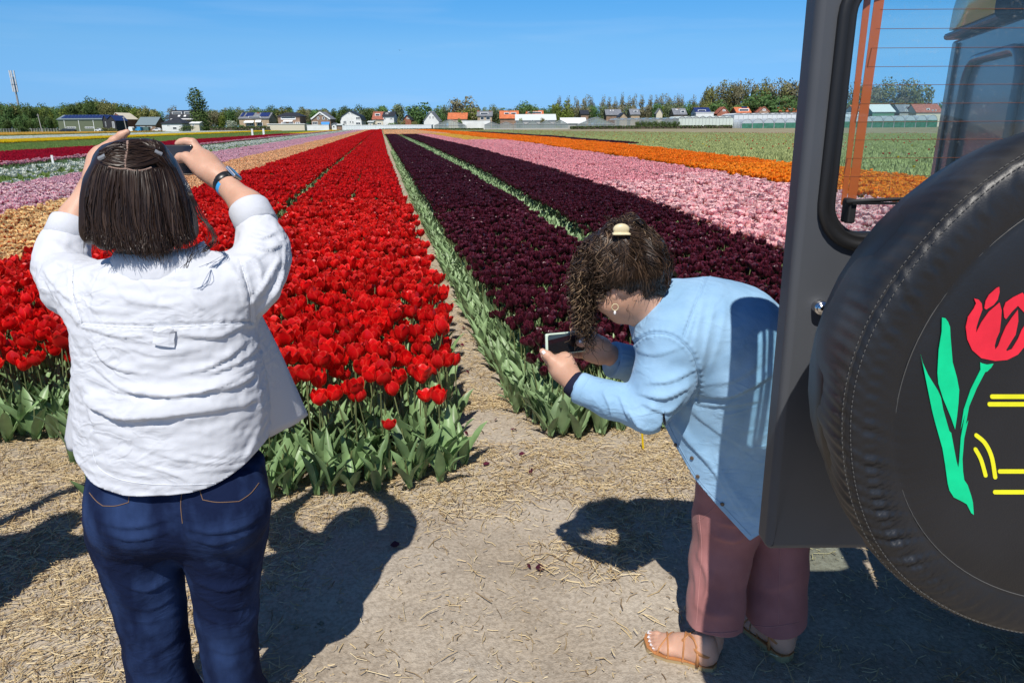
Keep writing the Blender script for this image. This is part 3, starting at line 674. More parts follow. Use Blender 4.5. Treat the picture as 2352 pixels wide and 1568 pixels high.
def lane(name, kind, a, b, y0, y1, label, l=1.0, sp=.10, h=.42, bh=.065, br=.038, op=.12, leaves=60, petals=True, sparse=1.0, leafm=None, seed=0, nvar=3, width=None):
    """A long bed as blocks laid side by side along the row."""
    r = np.random.default_rng(seed + 77); leafm = leafm or M_leaf; ym = (y0 + y1) / 2; W = abs(b(y0) - a(y0)) if width is None else width; n = max(1, round(W / 1.0)) if width is None else 1
    w = W / n; c = protos(name + '_block', [tile_mesh(kind, w, l, sp, h, bh, br, op, leafm, r, leaves, petals, sparse) for _ in range(nvar)])
    ys = np.arange(y0 + l / 2, y1, l); P = []; S = []
    for y in ys:
        A, Bq = min(a(y), b(y)), max(a(y), b(y)); ww = (Bq - A) / n
        for k in range(n): P.append((A + ww * (k + .5), y, .012)); S.append((ww / w, 1, r.uniform(.95, 1.05)))
    m = len(P); R = np.zeros((m, 3)); R[:, 2] = r.choice([0, math.pi], m)
    scatter(name, P, R, S, c, label)
# ------------------------------------------------------------------ the beds
front_r = lambda x: 3.10 + .08 * np.sin(x * 9) + .03 * np.sin(x * 23)
front_l = lambda x: 3.98 + .10 * np.sin(x * 6)
front_b = lambda x: np.where(x < .85, 3.50 + (.85 - x) * 1.6, 3.52 + .04 * np.sin(x * 12)) + .02
def lab_red(x, y):
    if x > -1.5:
        if y < front_r(x) + .25: return 'red tulip on a bare stem along the front end of the right red bed'
        if x > B_r0(y) - .16: return 'red tulip leaning over the straw path on the right rim of its bed'
        return 'red tulip inside the bed between the woman in white and the path'
    return 'red tulip in the bed beyond the left arm of the woman in white'
def grp_red(x, y): return 'red tulips of the bed further left' if x <= -1.5 else 'red tulips along the front end' if y < front_r(x) + .25 else 'red tulips along the path' if x > B_r0(y) - .16 else 'red tulips inside the front bed'
near_bed('red', [lambda y: B_r1(y), lambda y: B_r3(y) + .05], [lambda y: B_r0(y) + .02, B_r2], [3.0, 3.9], [12, 12], lab_red, grp_red, 140, y0f=[front_r, front_l], edge_y=lambda x: front_r(x) + .28, seed=1, catname='red tulip', stufflabel='mass of red tulips filling the two beds')
near_bed('black', [lambda y: B_b0(y) + .15, B_c0], [B_b1, B_c1], [3.4, 3.6], [11, 9], lambda x, y: ('dark maroon tulip on the leafy left rim of its bed by the path' if x < B_b0(y) + .32 else 'dark maroon tulip at the leafy front end near the mint green phone' if y < 3.85 else 'dark maroon tulip inside the bed just right of the path') if x < 2.25 else 'dark maroon tulip beyond the green strip, beside the pink bed', lambda x, y: ('maroon tulips on the path rim' if x < B_b0(y) + .32 else 'maroon tulips at the front end' if y < 3.85 else 'maroon tulips inside the bed') if x < 2.25 else 'maroon tulips next to the pink bed', 90, y0f=[front_b, None], seed=2, catname='maroon tulip', leafm=M_leafd, stufflabel='mass of dark maroon tulips filling both beds')
near_bed('pink', [B_e0, B_f0], [B_e1, B_f1], [4.6, 7], [15, 17], lambda x, y: 'pink double tulip in the pink bed touching the maroon tulips' if x < B_e1(y) + .1 else 'pink double tulip in the pink bed touching the orange one', lambda x, y: 'pink tulips by the maroon bed' if x < B_e1(y) + .1 else 'pink tulips by the orange bed', 0, seed=3, catname='pink tulip', stufflabel='mass of pink double tulips filling two beds')
near_bed('orange', [B_q0], [B_q1], [9], [21], lambda x, y: 'orange tulip in the broad orange bed before the green field', lambda x, y: 'orange tulips of the broad bed', 0, seed=4, catname='orange tulip', stufflabel='mass of orange tulips filling the broad bed')
near_bed('peach', [B_p1], [B_r3], [6], [14], lambda x, y: 'yellow tulip with red flames between the red and the rose bed', lambda x, y: 'flamed yellow tulips', 0, seed=5, catname='flamed tulip', stufflabel='mass of yellow tulips flamed with red')
near_bed('rose', [B_k1], [B_p1], [8.5], [18], lambda x, y: 'rose and white tulip in the bed beyond the flamed yellow tulips', lambda x, y: 'rose and white tulips', 0, seed=6, catname='rose tulip', stufflabel='mass of rose and white tulips')
lane('far_red_tulips', 'red', B_r1, B_r0, 12, 268, 'far stretch of the red tulip bed beside the path', sp=.09, h=.50, seed=1)
lane('far_left_red_tulips', 'red', B_r3, B_r2, 12, 262, 'far stretch of the left red tulip bed', sp=.09, h=.50, seed=2)
lane('far_maroon_tulips', 'black', lambda y: B_b0(y) + .14, B_b1, 11, 116, 'far stretch of the maroon tulip bed beside the path', sp=.066, h=.425, bh=.06, br=.033, leafm=M_leafd, seed=3)
lane('far_right_maroon_tulips', 'black', B_c0, B_c1, 9, 113, 'far stretch of the maroon tulip bed beside the pink one', sp=.066, h=.425, bh=.06, br=.033, leafm=M_leafd, seed=4)
lane('apricot_tulips', 'cream', B_b0, B_e0, 117, 262, 'far apricot tulips behind the end of the maroon beds', l=2, sp=.14, bh=.09, br=.055, seed=5)
lane('far_pink_tulips', 'pink', B_e0, B_e1, 15, 112, 'far stretch of the pink tulip bed beside the maroon one', sp=.09, bh=.07, br=.042, op=.25, seed=6)
lane('far_right_pink_tulips', 'pink', B_f0, B_f1, 17, 64, 'far stretch of the pink tulip bed beside the orange one', sp=.09, bh=.07, br=.042, op=.25, seed=7)
lane('amber_tulips', 'amber', B_f0, B_f1, 64, 118, 'far amber tulips at the end of the second pink bed', l=2, sp=.12, bh=.09, br=.05, seed=8)
lane('far_orange_tulips', 'orange', B_q0, B_q1, 21, 262, 'far stretch of the broad orange tulip bed', l=1.5, sp=.095, bh=.07, br=.042, seed=9)
lane('far_apricot_tulips', 'cream', B_e0, B_q0, 118, 262, 'far apricot tulips beyond the pink beds', l=2, sp=.14, bh=.09, br=.055, seed=10)
lane('far_dark_red_tulips', 'black', B_q1, B_s1, 48, 150, 'thin strip of dark red tulips beyond the orange bed', l=2, sp=.14, bh=.07, br=.05, seed=11)
lane('far_flamed_tulips', 'cream', B_p1, B_r3, 14, 262, 'far stretch of the apricot and yellow tulip bed', sp=.085, bh=.062, br=.038, op=.25, seed=12)
lane('far_rose_tulips', 'lilac', B_k1, B_p1, 18, 262, 'far stretch of the lilac pink tulip bed', sp=.085, bh=.062, br=.038, op=.2, seed=13)
M_green = mat('young_crop', (0.17, 0.26, 0.06), 0.6, 0.3, var=.3, scale=3, trans=.2)
M_dgreen = mat('crop_leaves', (0.10, 0.17, 0.07), 0.6, 0.3, var=.3, scale=3, trans=.2)
M_pale = mat('headed_crop', (0.36, 0.40, 0.16), 0.6, 0.3, var=.35, scale=3, trans=.2)
lane('white_tulips', 'white', B_w0, B_k1, 16, 262, 'sparse white tulips over green leaves left of the rose bed', sp=.13, h=.40, bh=.075, br=.05, op=.3, sparse=.08, leaves=260, leafm=M_green, seed=14)
lane('far_white_tulips', 'white', B_w1, B_w0, 20, 262, 'white tulips with a few orange ones left of the rose bed', sp=.13, h=.44, bh=.085, br=.055, op=.3, sparse=.17, leaves=260, leafm=M_green, seed=15)
lane('headed_tulips', 'white', B_g1, B_w1, 22, 262, 'dark green tulip plants without flowers', sp=.3, petals=False, leaves=260, leafm=M_dgreen, seed=16)
lane('magenta_tulips', 'rose', B_d0, B_g1, 26, 200, 'narrow strip of magenta tulips before the crimson bed', sp=.12, bh=.08, br=.05, sparse=.6, seed=17)
lane('crimson_tulips', 'crimson', B_d1, B_d0, 26, 134, 'long bed of crimson tulips to the left', sp=.11, bh=.08, br=.05, seed=18)
lane('far_yellow_tulips', 'yellow', B_d1, B_d0, 134, 255, 'far yellow tulips beyond the end of the crimson bed', l=2, sp=.15, bh=.1, br=.06, seed=19)
lane('green_crop', 'white', B_v1, B_d1, 40, 262, 'broad strip of low green crop to the left', l=3, petals=False, leaves=900, h=.35, leafm=M_green, seed=20, nvar=2)
lane('yellow_tulips', 'yellow', B_y1, B_v1, 64, 255, 'strip of bright yellow tulips to the left', l=2, sp=.13, bh=.1, br=.06, sparse=.8, seed=21)
lane('far_white_strip', 'white', B_h1, B_h0, 84, 255, 'strip of white tulips beyond the yellow ones', l=3, sp=.17, bh=.1, br=.07, sparse=.7, seed=22, leaves=200, leafm=M_green)
lane('far_amber_strip', 'amber', B_o1, B_o0, 140, 266, 'furthest strip of amber tulips to the left', l=4, sp=.22, bh=.12, br=.09, sparse=.8, seed=23, leaves=160, leafm=M_green, nvar=2)
lane('far_green_crop', 'white', B_o0, B_h1, 110, 262, 'green strip between the white and amber tulips', l=4, petals=False, leaves=900, h=.35, leafm=M_green, seed=24, nvar=1)
# leaf-only plants: along the path edge and between the maroon beds, and in the red gap
def leafy(name, a, b, y0, y1, sp, label, hs, leafm, seed, y0f=None):
    r = np.random.default_rng(seed); P = fill(a, b, y0, y1, sp, r, y0f); n = len(P); ms = []
    for _ in range(10):
        a0 = r.uniform(0, 6.28); ps = []
        for i in range(4): v, f = leaf(r, r.uniform(.20, .29), r.uniform(.020, .034), a0 + i * 1.8 + r.normal(0, .3), r.uniform(1.0, 1.45), r.uniform(.15, 1.0), 6, 4, (0, 0, .01), r.uniform(.1, .3)); ps.append((v, f, 0, None))
        sv, sf, t = stem(r, r.uniform(.10, .2), r.normal(0, .02, 2)); ps.append((sv, sf, 1, None)); ms.append(to_mesh('leaf_plant', ps, [leafm, M_stem]))
    scatter(name, np.concatenate([P, np.full((n, 1), .012)], 1), np.stack([r.normal(0, .06, n), r.normal(0, .06, n), r.uniform(0, 6.28, n)], 1), r.uniform(.8, 1.15, n) * hs, protos(name + '_plants', ms), label)
leafy('edge_leaves', lambda y: B_b0(y) + .03, lambda y: B_b0(y) + .17, 3.4, 45, .075, 'grey green tulip leaves along the path edge', .86, M_leafd, 31, lambda x: front_b(x) - .08)
leafy('front_leaves', lambda y: .78, lambda y: 2.1, 3.42, 3.66, .085, 'grey green tulip leaves at the front end of the maroon bed', 1.05, M_leafd, 32)
leafy('strip_leaves', lambda y: B_b1(y) - .03, lambda y: B_c0(y) + .02, 3.6, 90, .085, 'green strip of leaves between the two maroon beds', 1.15, M_leafd, 33)
leafy('gap_leaves', lambda y: B_r2(y) - .06, lambda y: B_r1(y) + .05, 3.6, 60, .085, 'green leaves in the narrow gap between the red beds', 1.15, M_leaf, 34)
leafy('red_front_leaves', lambda y: B_r1(y) + .02, lambda y: B_r0(y) + .05, 3.03, 3.35, .10, 'broad tulip leaves at the front end of the red bed', 1.05, M_leaf, 35)
leafy('left_front_leaves', lambda y: B_r3(y), lambda y: B_r2(y), 3.9, 4.2, .10, 'broad tulip leaves at the front end of the left red bed', 1.05, M_leaf, 36)
leafy('pink_edge_leaves', lambda y: B_c1(y) - .03, lambda y: B_e0(y) + .04, 5, 30, .085, 'leaves between the maroon and the pink bed', 1.25, M_leaf, 37)
leafy('orange_edge_leaves', lambda y: B_f1(y) - .02, lambda y: B_q0(y) + .1, 7, 40, .10, 'leaves between the pink and the orange bed', 1.3, M_leaf, 38)
leafy('pink_gap_leaves', lambda y: B_e1(y) - .02, lambda y: B_f0(y) + .02, 5, 30, .085, 'leaves in the gap between the pink beds', 1.15, M_leaf, 39)
# the green field on the right, flowers cut off
r = np.random.default_rng(55)
soilg = [(13.2, 22), (17.8, 47), (20.2, 85), (21.6, 262), (40, 262), (46, 181), (55, 143), (65, 106), (85, 87), (112, 70), (120, 15), (14, 15)]
sheet('green_field', soilg, 0.012, mat('field_floor', (0.20, 0.22, 0.09), 1, .1, var=.4, scale=1.5, col2=(.27, .28, .13)), 'floor of the green field whose tulips have been cut')
tiles = protos('field_block', [tile_mesh('red', 4, 4, .5, .30, .07, .045, .2, M_pale, r, 1500, True, .03) for _ in range(2)] + [tile_mesh('yellow', 4, 4, .5, .30, .07, .045, .2, M_pale, r, 1500, True, .02)])
gx_, gy_ = np.meshgrid(np.arange(12, 120, 4.0), np.arange(14, 262, 4.0)); T = np.stack([gx_.ravel(), gy_.ravel()], 1)
far_edge = lambda x: np.interp(x, [21, 40, 46, 55, 65, 85, 112], [262, 262, 181, 143, 106, 87, 70])
T = T[(T[:, 0] > B_s1(T[:, 1]) + 2) & (T[:, 1] < far_edge(T[:, 0]) - 1) & (np.abs(T[:, 0]) < 1.3 * T[:, 1] + 6)]; n = len(T)
scatter('cut_tulip_plants', np.concatenate([T, np.full((n, 1), .014)], 1), np.stack([0 * T[:, 0], 0 * T[:, 0], r.choice([0, 1.5708, 3.1416, 4.712], n)], 1), np.ones(n), tiles, 'pale green tulip plants with a few red heads left')

r = np.random.default_rng(71); PV, PF = [], []; o = 0                 # petals dropped on the path
for k in range(46):
    x, y = (r.uniform(.35, .75), r.uniform(3.0, 6.5)) if k % 2 else (r.uniform(-2.4, 1.6), r.uniform(2.3, 3.6)); pv, pf, pe = petal(.05, .028, r.uniform(0, 6.28), .2, 4, 3, .9, r, 0.0); T_ = np.array(Euler((1.45 + r.normal(0, .2), 0, r.uniform(0, 6.28)), 'ZYX').to_matrix()); pv = np.array(pv) - np.mean(pv, 0); pv = pv @ T_.T; pv[:, 2] *= .5; pv = pv * r.uniform(.5, .9) + [x, y, 0]; pv[:, 2] += float(ground_h(np.array([[x, y, 0]]))[0]) + .016; PV.append(pv); PF.append(np.array(pf) + o); o += len(pv)
tag(link('fallen_petals', mesh_np('fallen_petals', np.concatenate(PV), np.concatenate(PF), True), None, mat('dry_petal', (.07, .010, .022), .6, .3, var=.5, scale=8)), 'a few dark petals dropped on the straw', kind='stuff')
# ------------------------------------------------------------------ the village and trees on the horizon
VS = 300.0
class Far:
    """A plane of the village at distance v: photo pixels to metres along it."""
    def __init__(s, v): s.v = v; s.b = FW * v
    def u(s, x, y=290): return float(atv(x, y, s.v) @ RT)
    def z(s, x, y): return float(max(atv(x, y, s.v)[2], 0.0))
    def p(s, u, w, z): return RT * u + FW * (s.v + w) + UP * z      # w metres behind the plane
W_white = mat('white_render', (.72, .72, .70), .8, .2, var=.06, scale=.5); W_brick = mat('brown_brick', (.27, .18, .13), .9, .1, var=.2, scale=1.2); W_red = mat('red_brick', (.30, .12, .08), .9, .1, var=.2, scale=1.2)
W_tan = mat('tan_brick', (.44, .33, .22), .9, .1, var=.15, scale=1); W_cream = mat('cream_render', (.62, .56, .44), .9, .1, var=.08); W_black = mat('tarred_boards', (.035, .035, .04), .7, .3); W_olive = mat('olive_sheet', (.13, .15, .095), .6, .3, var=.08, aniso=(.2, .2, 6), scale=3); W_grey = mat('grey_render', (.38, .38, .37), .8, .2)
W_green = mat('green_boards', (.10, .24, .17), .7, .3)
R_black = mat('black_tiles', (.028, .030, .036), .55, .4, var=.3, scale=2); R_orange = mat('orange_tiles', (.50, .15, .065), .8, .2, var=.2, scale=1.5); R_red = mat('red_tiles', (.32, .11, .075), .8, .2, var=.2, scale=1.5); R_grey = mat('grey_tiles', (.17, .18, .20), .7, .3, var=.2, scale=1.5)
R_blue = mat('solar_blue', (.022, .035, .13), .2, .6); R_slate = mat('slate_sheet', (.16, .21, .23), .6, .3, var=.1); R_pale = mat('pale_sheet', (.55, .58, .56), .6, .3, var=.06)
M_trim = mat('white_paint', (.78, .78, .76), .5, .4); M_pane = mat('window_glass', (.03, .04, .05), .08, .7); M_pole = mat('grey_steel', (.30, .31, .32), .5, .5); M_conc = mat('concrete', (.42, .40, .37), .9, .2, var=.1)
def glass_mat(name, col, a=.55, rough=.15):
    m = bpy.data.materials.new(name); m.use_nodes = True; N = m.node_tree.nodes; K = m.node_tree.links; b = N['Principled BSDF']; b.inputs['Base Color'].default_value = col + (1,); b.inputs['Roughness'].default_value = rough
    t = N.new('ShaderNodeBsdfTransparent'); x = N.new('ShaderNodeMixShader'); x.inputs[0].default_value = a; K.new(t.outputs[0], x.inputs[1]); K.new(b.outputs[0], x.inputs[2]); K.new(x.outputs[0], N['Material Output'].inputs['Surface']); MATS[name] = m; return m
M_ghouse = glass_mat('greenhouse_glass', (.30, .35, .34), .62); M_poly = glass_mat('tunnel_film', (.50, .56, .60), .8, .4); M_net = mat('green_netting', (.05, .17, .12), .8, .2, var=.2, scale=1)
def window(F, x0, x1, y0, y1, parent, w, fm=None, pm=None, mull=0, name='window'):
    """Frame standing proud of the wall at depth w, with a recessed pane as its sub-part."""
    ua, ub = F.u(x0, y0), F.u(x1, y0); za, zb = F.z(x0, y1), F.z(x0, y0); t = min(.16, (ub - ua) * .18); o = FW * F.v; b = MB()
    for x, z in (((ua, ub), (zb - t, zb)), ((ua, ub), (za, za + t)), ((ua, ua + t), (za + t, zb - t)), ((ub - t, ub), (za + t, zb - t))): b.obox(o, RT, FW, UP, x, (w - .07, w + .02), z)
    for k in range(mull):
        c = ua + (ub - ua) * (k + 1) / (mull + 1); b.obox(o, RT, FW, UP, (c - t * .4, c + t * .4), (w - .06, w + .02), (za + t, zb - t))
    f = b.build(name, fm or M_trim, parent); MB().obox(o, RT, FW, UP, (ua + t, ub - t), (w - .025, w + .01), (za + t, zb - t)).build('pane', pm or M_pane, f)
def house(name, label, x0, x1, outline, wall, roof, v=VS, depth=9.0, side=None, wins=(), dormers=(), chims=(), solar=(), lower=None, cat='house', grp=None, trim=None, awn=(), skyl=(), awnm=None):
    """outline: roof line over the front in photo pixels, from the left eave to the right eave (gable front), or side=(eave y, ridge y[, hip px]) when the roof slopes to us."""
    F = Far(v); xm = (x0 + x1) / 2; root = empty(name, F.p(F.u(xm), depth / 2, 0), label, cat, grp); o = FW * v; ua, ub = F.u(x0), F.u(x1)
    if side is None:
        pts = [(F.u(x), F.z(x, y)) for x, y in outline]
        poly = [(pts[0][0], 0)] + pts + [(pts[-1][0], 0)]
        MB().prism([F.p(u, 0, z) for u, z in poly], FW * depth).build('wall', wall, root)
        b = MB(); oh = .35
        for (a, za), (c, zc) in zip(pts[:-1], pts[1:]):
            if abs(zc - za) < .3 and abs(c - a) < .5: continue
            n = np.array([-(zc - za), c - a]); n = n / np.linalg.norm(n); n = n if n[1] > 0 else -n; d = np.array([c - a, zc - za]); d /= np.linalg.norm(d)
            P = [(a - d[0] * oh * (a == pts[0][0]), za - d[1] * oh * (a == pts[0][0])), (c + d[0] * oh * (c == pts[-1][0]), zc + d[1] * oh * (c == pts[-1][0]))]
            Q = [F.p(P[0][0] + n[0] * .01, -.3, P[0][1] + n[1] * .01), F.p(P[1][0] + n[0] * .01, -.3, P[1][1] + n[1] * .01), F.p(P[1][0] + n[0] * .22, -.3, P[1][1] + n[1] * .22), F.p(P[0][0] + n[0] * .22, -.3, P[0][1] + n[1] * .22)]
            b.prism(Q, FW * (depth + .6))
        rf = b.build('roof', roof, root)
        if trim:
            b = MB()
            for (a, za), (c, zc) in zip(pts[:-1], pts[1:]):
                n = np.array([-(zc - za), c - a]); n = n / np.linalg.norm(n); n = n if n[1] > 0 else -n
                b.prism([F.p(a - n[0] * .3, -.36, za - n[1] * .3), F.p(c - n[0] * .3, -.36, zc - n[1] * .3), F.p(c + n[0] * .24, -.36, zc + n[1] * .24), F.p(a + n[0] * .24, -.36, za + n[1] * .24)], FW * .05)
            b.build('gable_trim', trim, root)
    else:
        ze, zr = F.z(xm, side[0]), F.z(xm, side[1]); hip = (F.u(x0 + side[2]) - ua) if len(side) > 2 else 0.0; h2 = depth / 2; t = .2
        MB().obox(o, RT, FW, UP, (ua, ub), (0, depth), (0, ze)).build('wall', wall, root)
        if not hip:
            b = MB()
            for u in (ua + .02, ub - .27): b.prism([F.p(u, .02, ze + .003), F.p(u, depth - .02, ze + .003), F.p(u, h2, zr - .05)], RT * .25)
            b.build('gable', wall, root)
        e = .35; R_ = [(ua - e, -e, ze - .05), (ub + e, -e, ze - .05), (ub + e, depth + e, ze - .05), (ua - e, depth + e, ze - .05), (ua - e * (not hip) + hip, h2, zr), (ub + e * (not hip) - hip, h2, zr)]
        V = [F.p(a, b_, c) for a, b_, c in R_] + [F.p(a, b_, c + t) for a, b_, c in R_]
        f = [(0, 1, 5, 4), (2, 3, 4, 5), (1, 2, 5), (3, 0, 4)] if hip else [(0, 1, 5, 4), (2, 3, 4, 5)]
        b = MB()
        for q in f:
            P = [V[i] for i in q]; b.prism(P, UP * t)
        rf = b.build('roof', roof, root)
        slope = lambda z: h2 * np.clip((z - ze) / max(zr - ze, .1), 0, 1)
        for x_0, x_1, y_0, y_1 in dormers:
            a, c = F.u(x_0), F.u(x_1); z0, z1 = F.z(xm, y_1), F.z(xm, y_0); w0 = slope(z0) - .1; d = MB().obox(o, RT, FW, UP, (a, c), (w0, w0 + h2 * .9), (z0 - .2, z1)).build('dormer', M_trim, root)
            hz = (z1 - z0); MB().obox(o, RT, FW, UP, (a + .25, c - .25), (w0 - .03, w0 + .05), (z0 + hz * .3, z1 - hz * .18)).build('pane', M_pane, d)
        for x_0, x_1, y_0, y_1 in list(solar) + list(skyl):
            sk = (x_0, x_1, y_0, y_1) in list(skyl); a, c = F.u(x_0), F.u(x_1); z0, z1 = F.z(xm, y_1), F.z(xm, y_0); nrm = np.array([0, -(zr - ze), h2]); nrm /= np.linalg.norm(nrm); off = FW * nrm[1] * .22 + UP * (t + .16)
            MB().prism([F.p(a, slope(z0), z0) + off, F.p(c, slope(z0), z0) + off, F.p(c, slope(z1), z1) + off, F.p(a, slope(z1), z1) + off], FW * nrm[1] * .06 + UP * nrm[2] * .06).build('skylight' if sk else 'solar_panel', M_trim if sk else R_blue, rf)
    for x, y in chims:
        u = F.u(x); MB().obox(o, RT, FW, UP, (u - .45, u + .45), (depth * .42, depth * .58), (F.z(x, y) - 1.6, F.z(x, y))).build('chimney', wall if wall in (W_brick, W_red, W_white) else W_red, rf)
    for wq in wins: window(F, *wq[:4], root, 0.0, mull=(wq[4] if len(wq) > 4 else 1))
    for x_0, x_1, y_0, y_1 in awn:
        a, c = F.u(x_0), F.u(x_1); z0, z1 = F.z(xm, y_1), F.z(xm, y_0); MB().prism([F.p(a, -.02, z1), F.p(a, -.02, z1 - .15), F.p(a, -1.3, z0), F.p(a, -1.3, z0 + .1)], RT * (c - a)).build('awning', awnm or M_trim, root)
    if lower:                                                       # a lower building joined in front
        x_0, x_1, y_0, m2 = lower; MB().obox(o, RT, FW, UP, (F.u(x_0), F.u(x_1)), (-3.5, -.02), (0, F.z(xm, y_0))).build('annex', m2, root)
        MB().obox(o, RT, FW, UP, (F.u(x_0) - .2, F.u(x_1) + .2), (-3.7, -.03), (F.z(xm, y_0) + .003, F.z(xm, y_0) + .25)).build('annex_roof', M_trim, root)
    return root
def box_thing(name, label, x0, x1, y0, v, depth, m, cat, grp=None, cap=None):
    F = Far(v); root = empty(name, F.p(F.u((x0 + x1) / 2), 0, 0), label, cat, grp); z = F.z((x0 + x1) / 2, y0)
    MB().obox(FW * v, RT, FW, UP, (F.u(x0), F.u(x1)), (0, depth), (0, z)).build('panel' if depth < 1 else 'wall', m, root)
    MB().obox(FW * v, RT, FW, UP, (F.u(x0) - .08, F.u(x1) + .08), (-.08, depth + .08), (z + .003, z + .14)).build('coping' if depth < 1 else 'roof', cap or M_trim, root); return root
# left to right
b = house('barn', 'olive green barn with a row of solar panels on its roof', 135, 237, None, W_olive, R_slate, v=330, depth=11, side=(274, 264), wins=[(153, 174, 290.5, 294.5, 4), (195, 215, 290.5, 294.5, 4)], solar=[(141 + i * 8.0, 147.5 + i * 8.0, 265.2, 272.6) for i in range(12)], cat='barn')
for x in (149, 182, 215.5): MB().obox(FW * 330, RT, FW, UP, (Far(330).u(x), Far(330).u(x) + .22), (-.12, -.01), (0, Far(330).z(x, 275))).build('rain_pipe', M_trim, b)
house('barn', 'black timber barn with a notched gable beside the olive barn', 238.5, 267, [(238.5, 274), (243, 264), (249, 273), (258, 265), (267, 276)], W_black, R_blue, v=326, depth=10, wins=[(241, 243, 279, 290, 0), (257, 262, 279, 293, 1)], cat='barn')
house('house', 'red brick house with a cream gable behind the black barn', 262, 288, [(262, 274), (266, 266), (270, 259), (276, 263), (288, 273)], W_red, W_cream, v=336, depth=12, wins=[(269, 273, 277, 287, 0), (277, 281, 277, 287, 0)])
house('shed', 'low shed with a slate blue roof and brick gable', 314, 357, None, W_brick, R_slate, v=310, depth=10, side=(287, 269), wins=[(322, 333, 290, 294, 1), (338, 349, 290, 294, 1)], cat='shed')
house('bungalow', 'white bungalow with a black pyramid roof', 372, 419, None, W_white, R_black, v=296, depth=10, side=(283.5, 271.5, 18), wins=[(383, 390, 285.5, 289, 1), (396, 406, 291, 297, 0)])
house('house', 'large black roofed house with two long white dormers', 390, 449, None, W_tan, R_black, v=310, depth=10, side=(272.5, 253), dormers=[(393, 416, 256, 262.5), (421, 442, 256, 262.5)], skyl=[(409.5, 414.5, 266, 269.5), (423, 428, 266, 269.5)], wins=[(425, 431, 280, 287, 0), (437, 446, 279, 285, 1)], awn=[(396, 448, 271.5, 274)])
house('garage', 'small white garage beside the tall poplar', 438, 458, None, W_cream, M_trim, v=294, depth=5, side=(283, 280), cat='garage', wins=[(441, 446, 285, 289, 0)])
house('house', 'tan brick house with black solar roof and white awnings', 551, 619, None, W_tan, R_grey, v=305, depth=10, side=(272, 259), dormers=[(572, 600, 266.5, 271)], solar=[(552, 558.5, 260, 269), (563, 580, 260, 268.5), (596, 617, 260, 269)], wins=[(559, 563, 278, 283, 0), (566, 583, 281.5, 288, 2), (591, 603, 280.5, 288, 1)], awn=[(564, 585, 276.5, 281.5), (589, 602, 275, 280.5)], chims=[(588, 257)])
house('house', 'brick villa with dark hipped roof and white balcony front', 640, 690, None, W_brick, R_black, v=300, depth=9, side=(267, 258.5, 12), dormers=[(647, 681, 267.5, 273)], wins=[(646, 656, 280, 285, 2), (664, 674, 280, 285, 2), (678, 689, 280, 285, 1)], awn=[(653, 674, 275.5, 279)], lower=(621, 705, 285, W_cream))
box_thing('garden_wall', 'plain white wall in front of the gabled brick house', 705, 755.5, 287, 288, .4, W_white, 'wall')
house('house', 'brown brick house with white trimmed gable and blue awning', 716, 760, [(716, 273), (737.5, 257), (760, 273)], W_brick, R_grey, v=304, trim=M_trim, wins=[(734, 741, 261, 264, 1), (740, 746, 268, 274, 0), (751, 755, 268.5, 274.5, 0), (717, 730, 279, 286, 2), (728, 733, 268, 274, 0)], awn=[(739, 758, 279.5, 286)], chims=[(733, 266)], awnm=mat('blue_awning', (.06, .25, .62), .6, .3))
house('shed', 'little white shed between garden wall and white villa', 762, 773, [(762, 286), (767.5, 283), (773, 286)], W_white, R_grey, v=292, depth=4, cat='shed', wins=[(764, 769, 288, 293, 0)])
house('shed', 'small dark garden shed with pale roof', 774, 785, None, W_brick, R_pale, v=292, depth=4, side=(287, 285), cat='shed')
house('house', 'white villa with black gambrel roof and two skylights', 783, 831, [(783, 275), (787, 266.5), (805, 255), (827, 266), (831, 275)], W_white, R_black, v=304, wins=[(788, 796, 276.5, 285, 2), (803, 806, 277, 282, 0), (809, 812, 277, 283, 0), (817, 827, 268, 274, 1), (817, 828, 280, 286, 1), (799, 803.5, 258.5, 261.5, 0), (806, 811, 258.5, 261.5, 0)])
house('house', 'left half of a paired house, red roof with pale dormer', 857, 880.5, None, W_cream, R_red, v=304, side=(274, 256.5), dormers=[(861, 873, 260, 267)], wins=[(866, 876, 281, 286, 1)], chims=[(858.5, 255)])
house('house', 'right half of a paired house, black roof over white wall', 880.7, 905.5, None, W_white, R_black, v=304, side=(267, 256.5), dormers=[(886, 891.5, 258.5, 263)], wins=[(881.5, 886, 269, 274, 0), (895, 902, 269, 274, 2)], chims=[(892, 255)])
house('shed', 'pale flat roofed outbuilding beside the paired house', 846, 857, None, W_cream, R_pale, v=298, depth=5, side=(280, 278), cat='shed', wins=[(848, 853, 283, 287, 0)])
tun = box_thing('white_tunnel', 'long low white plastic tunnel behind the tulip rows', 786, 991, 287, 284, 6, mat('white_film', (.66, .70, .71), .5, .4, var=.05, scale=.4), 'tunnel')
F_ = Far(284)
for i in range(34): x = 788 + i * 6.1; MB().obox(FW * 284, RT, FW, UP, (F_.u(x), F_.u(x) + .12), (-.12, -.003), (0, F_.z(x, 287.6))).build('rib', M_trim, tun)
house('house', 'small brown brick gabled house among trees', 926, 945, [(926, 275), (935.5, 264), (945, 275)], W_red, R_black, v=308, wins=[(934, 940, 269, 273, 0)])
house('house', 'white gabled house with two round topped windows', 974, 1008, [(974, 277), (991, 255.5), (1008, 277)], W_white, R_grey, v=302, depth=12, wins=[(986, 989, 266, 271.5, 0), (993, 996, 266, 271.5, 0)], chims=[(985.5, 255), (991, 254.5)])
house('house', 'house with plain bright orange tiled roof', 1030, 1072, None, W_cream, R_orange, v=312, side=(273.5, 259))
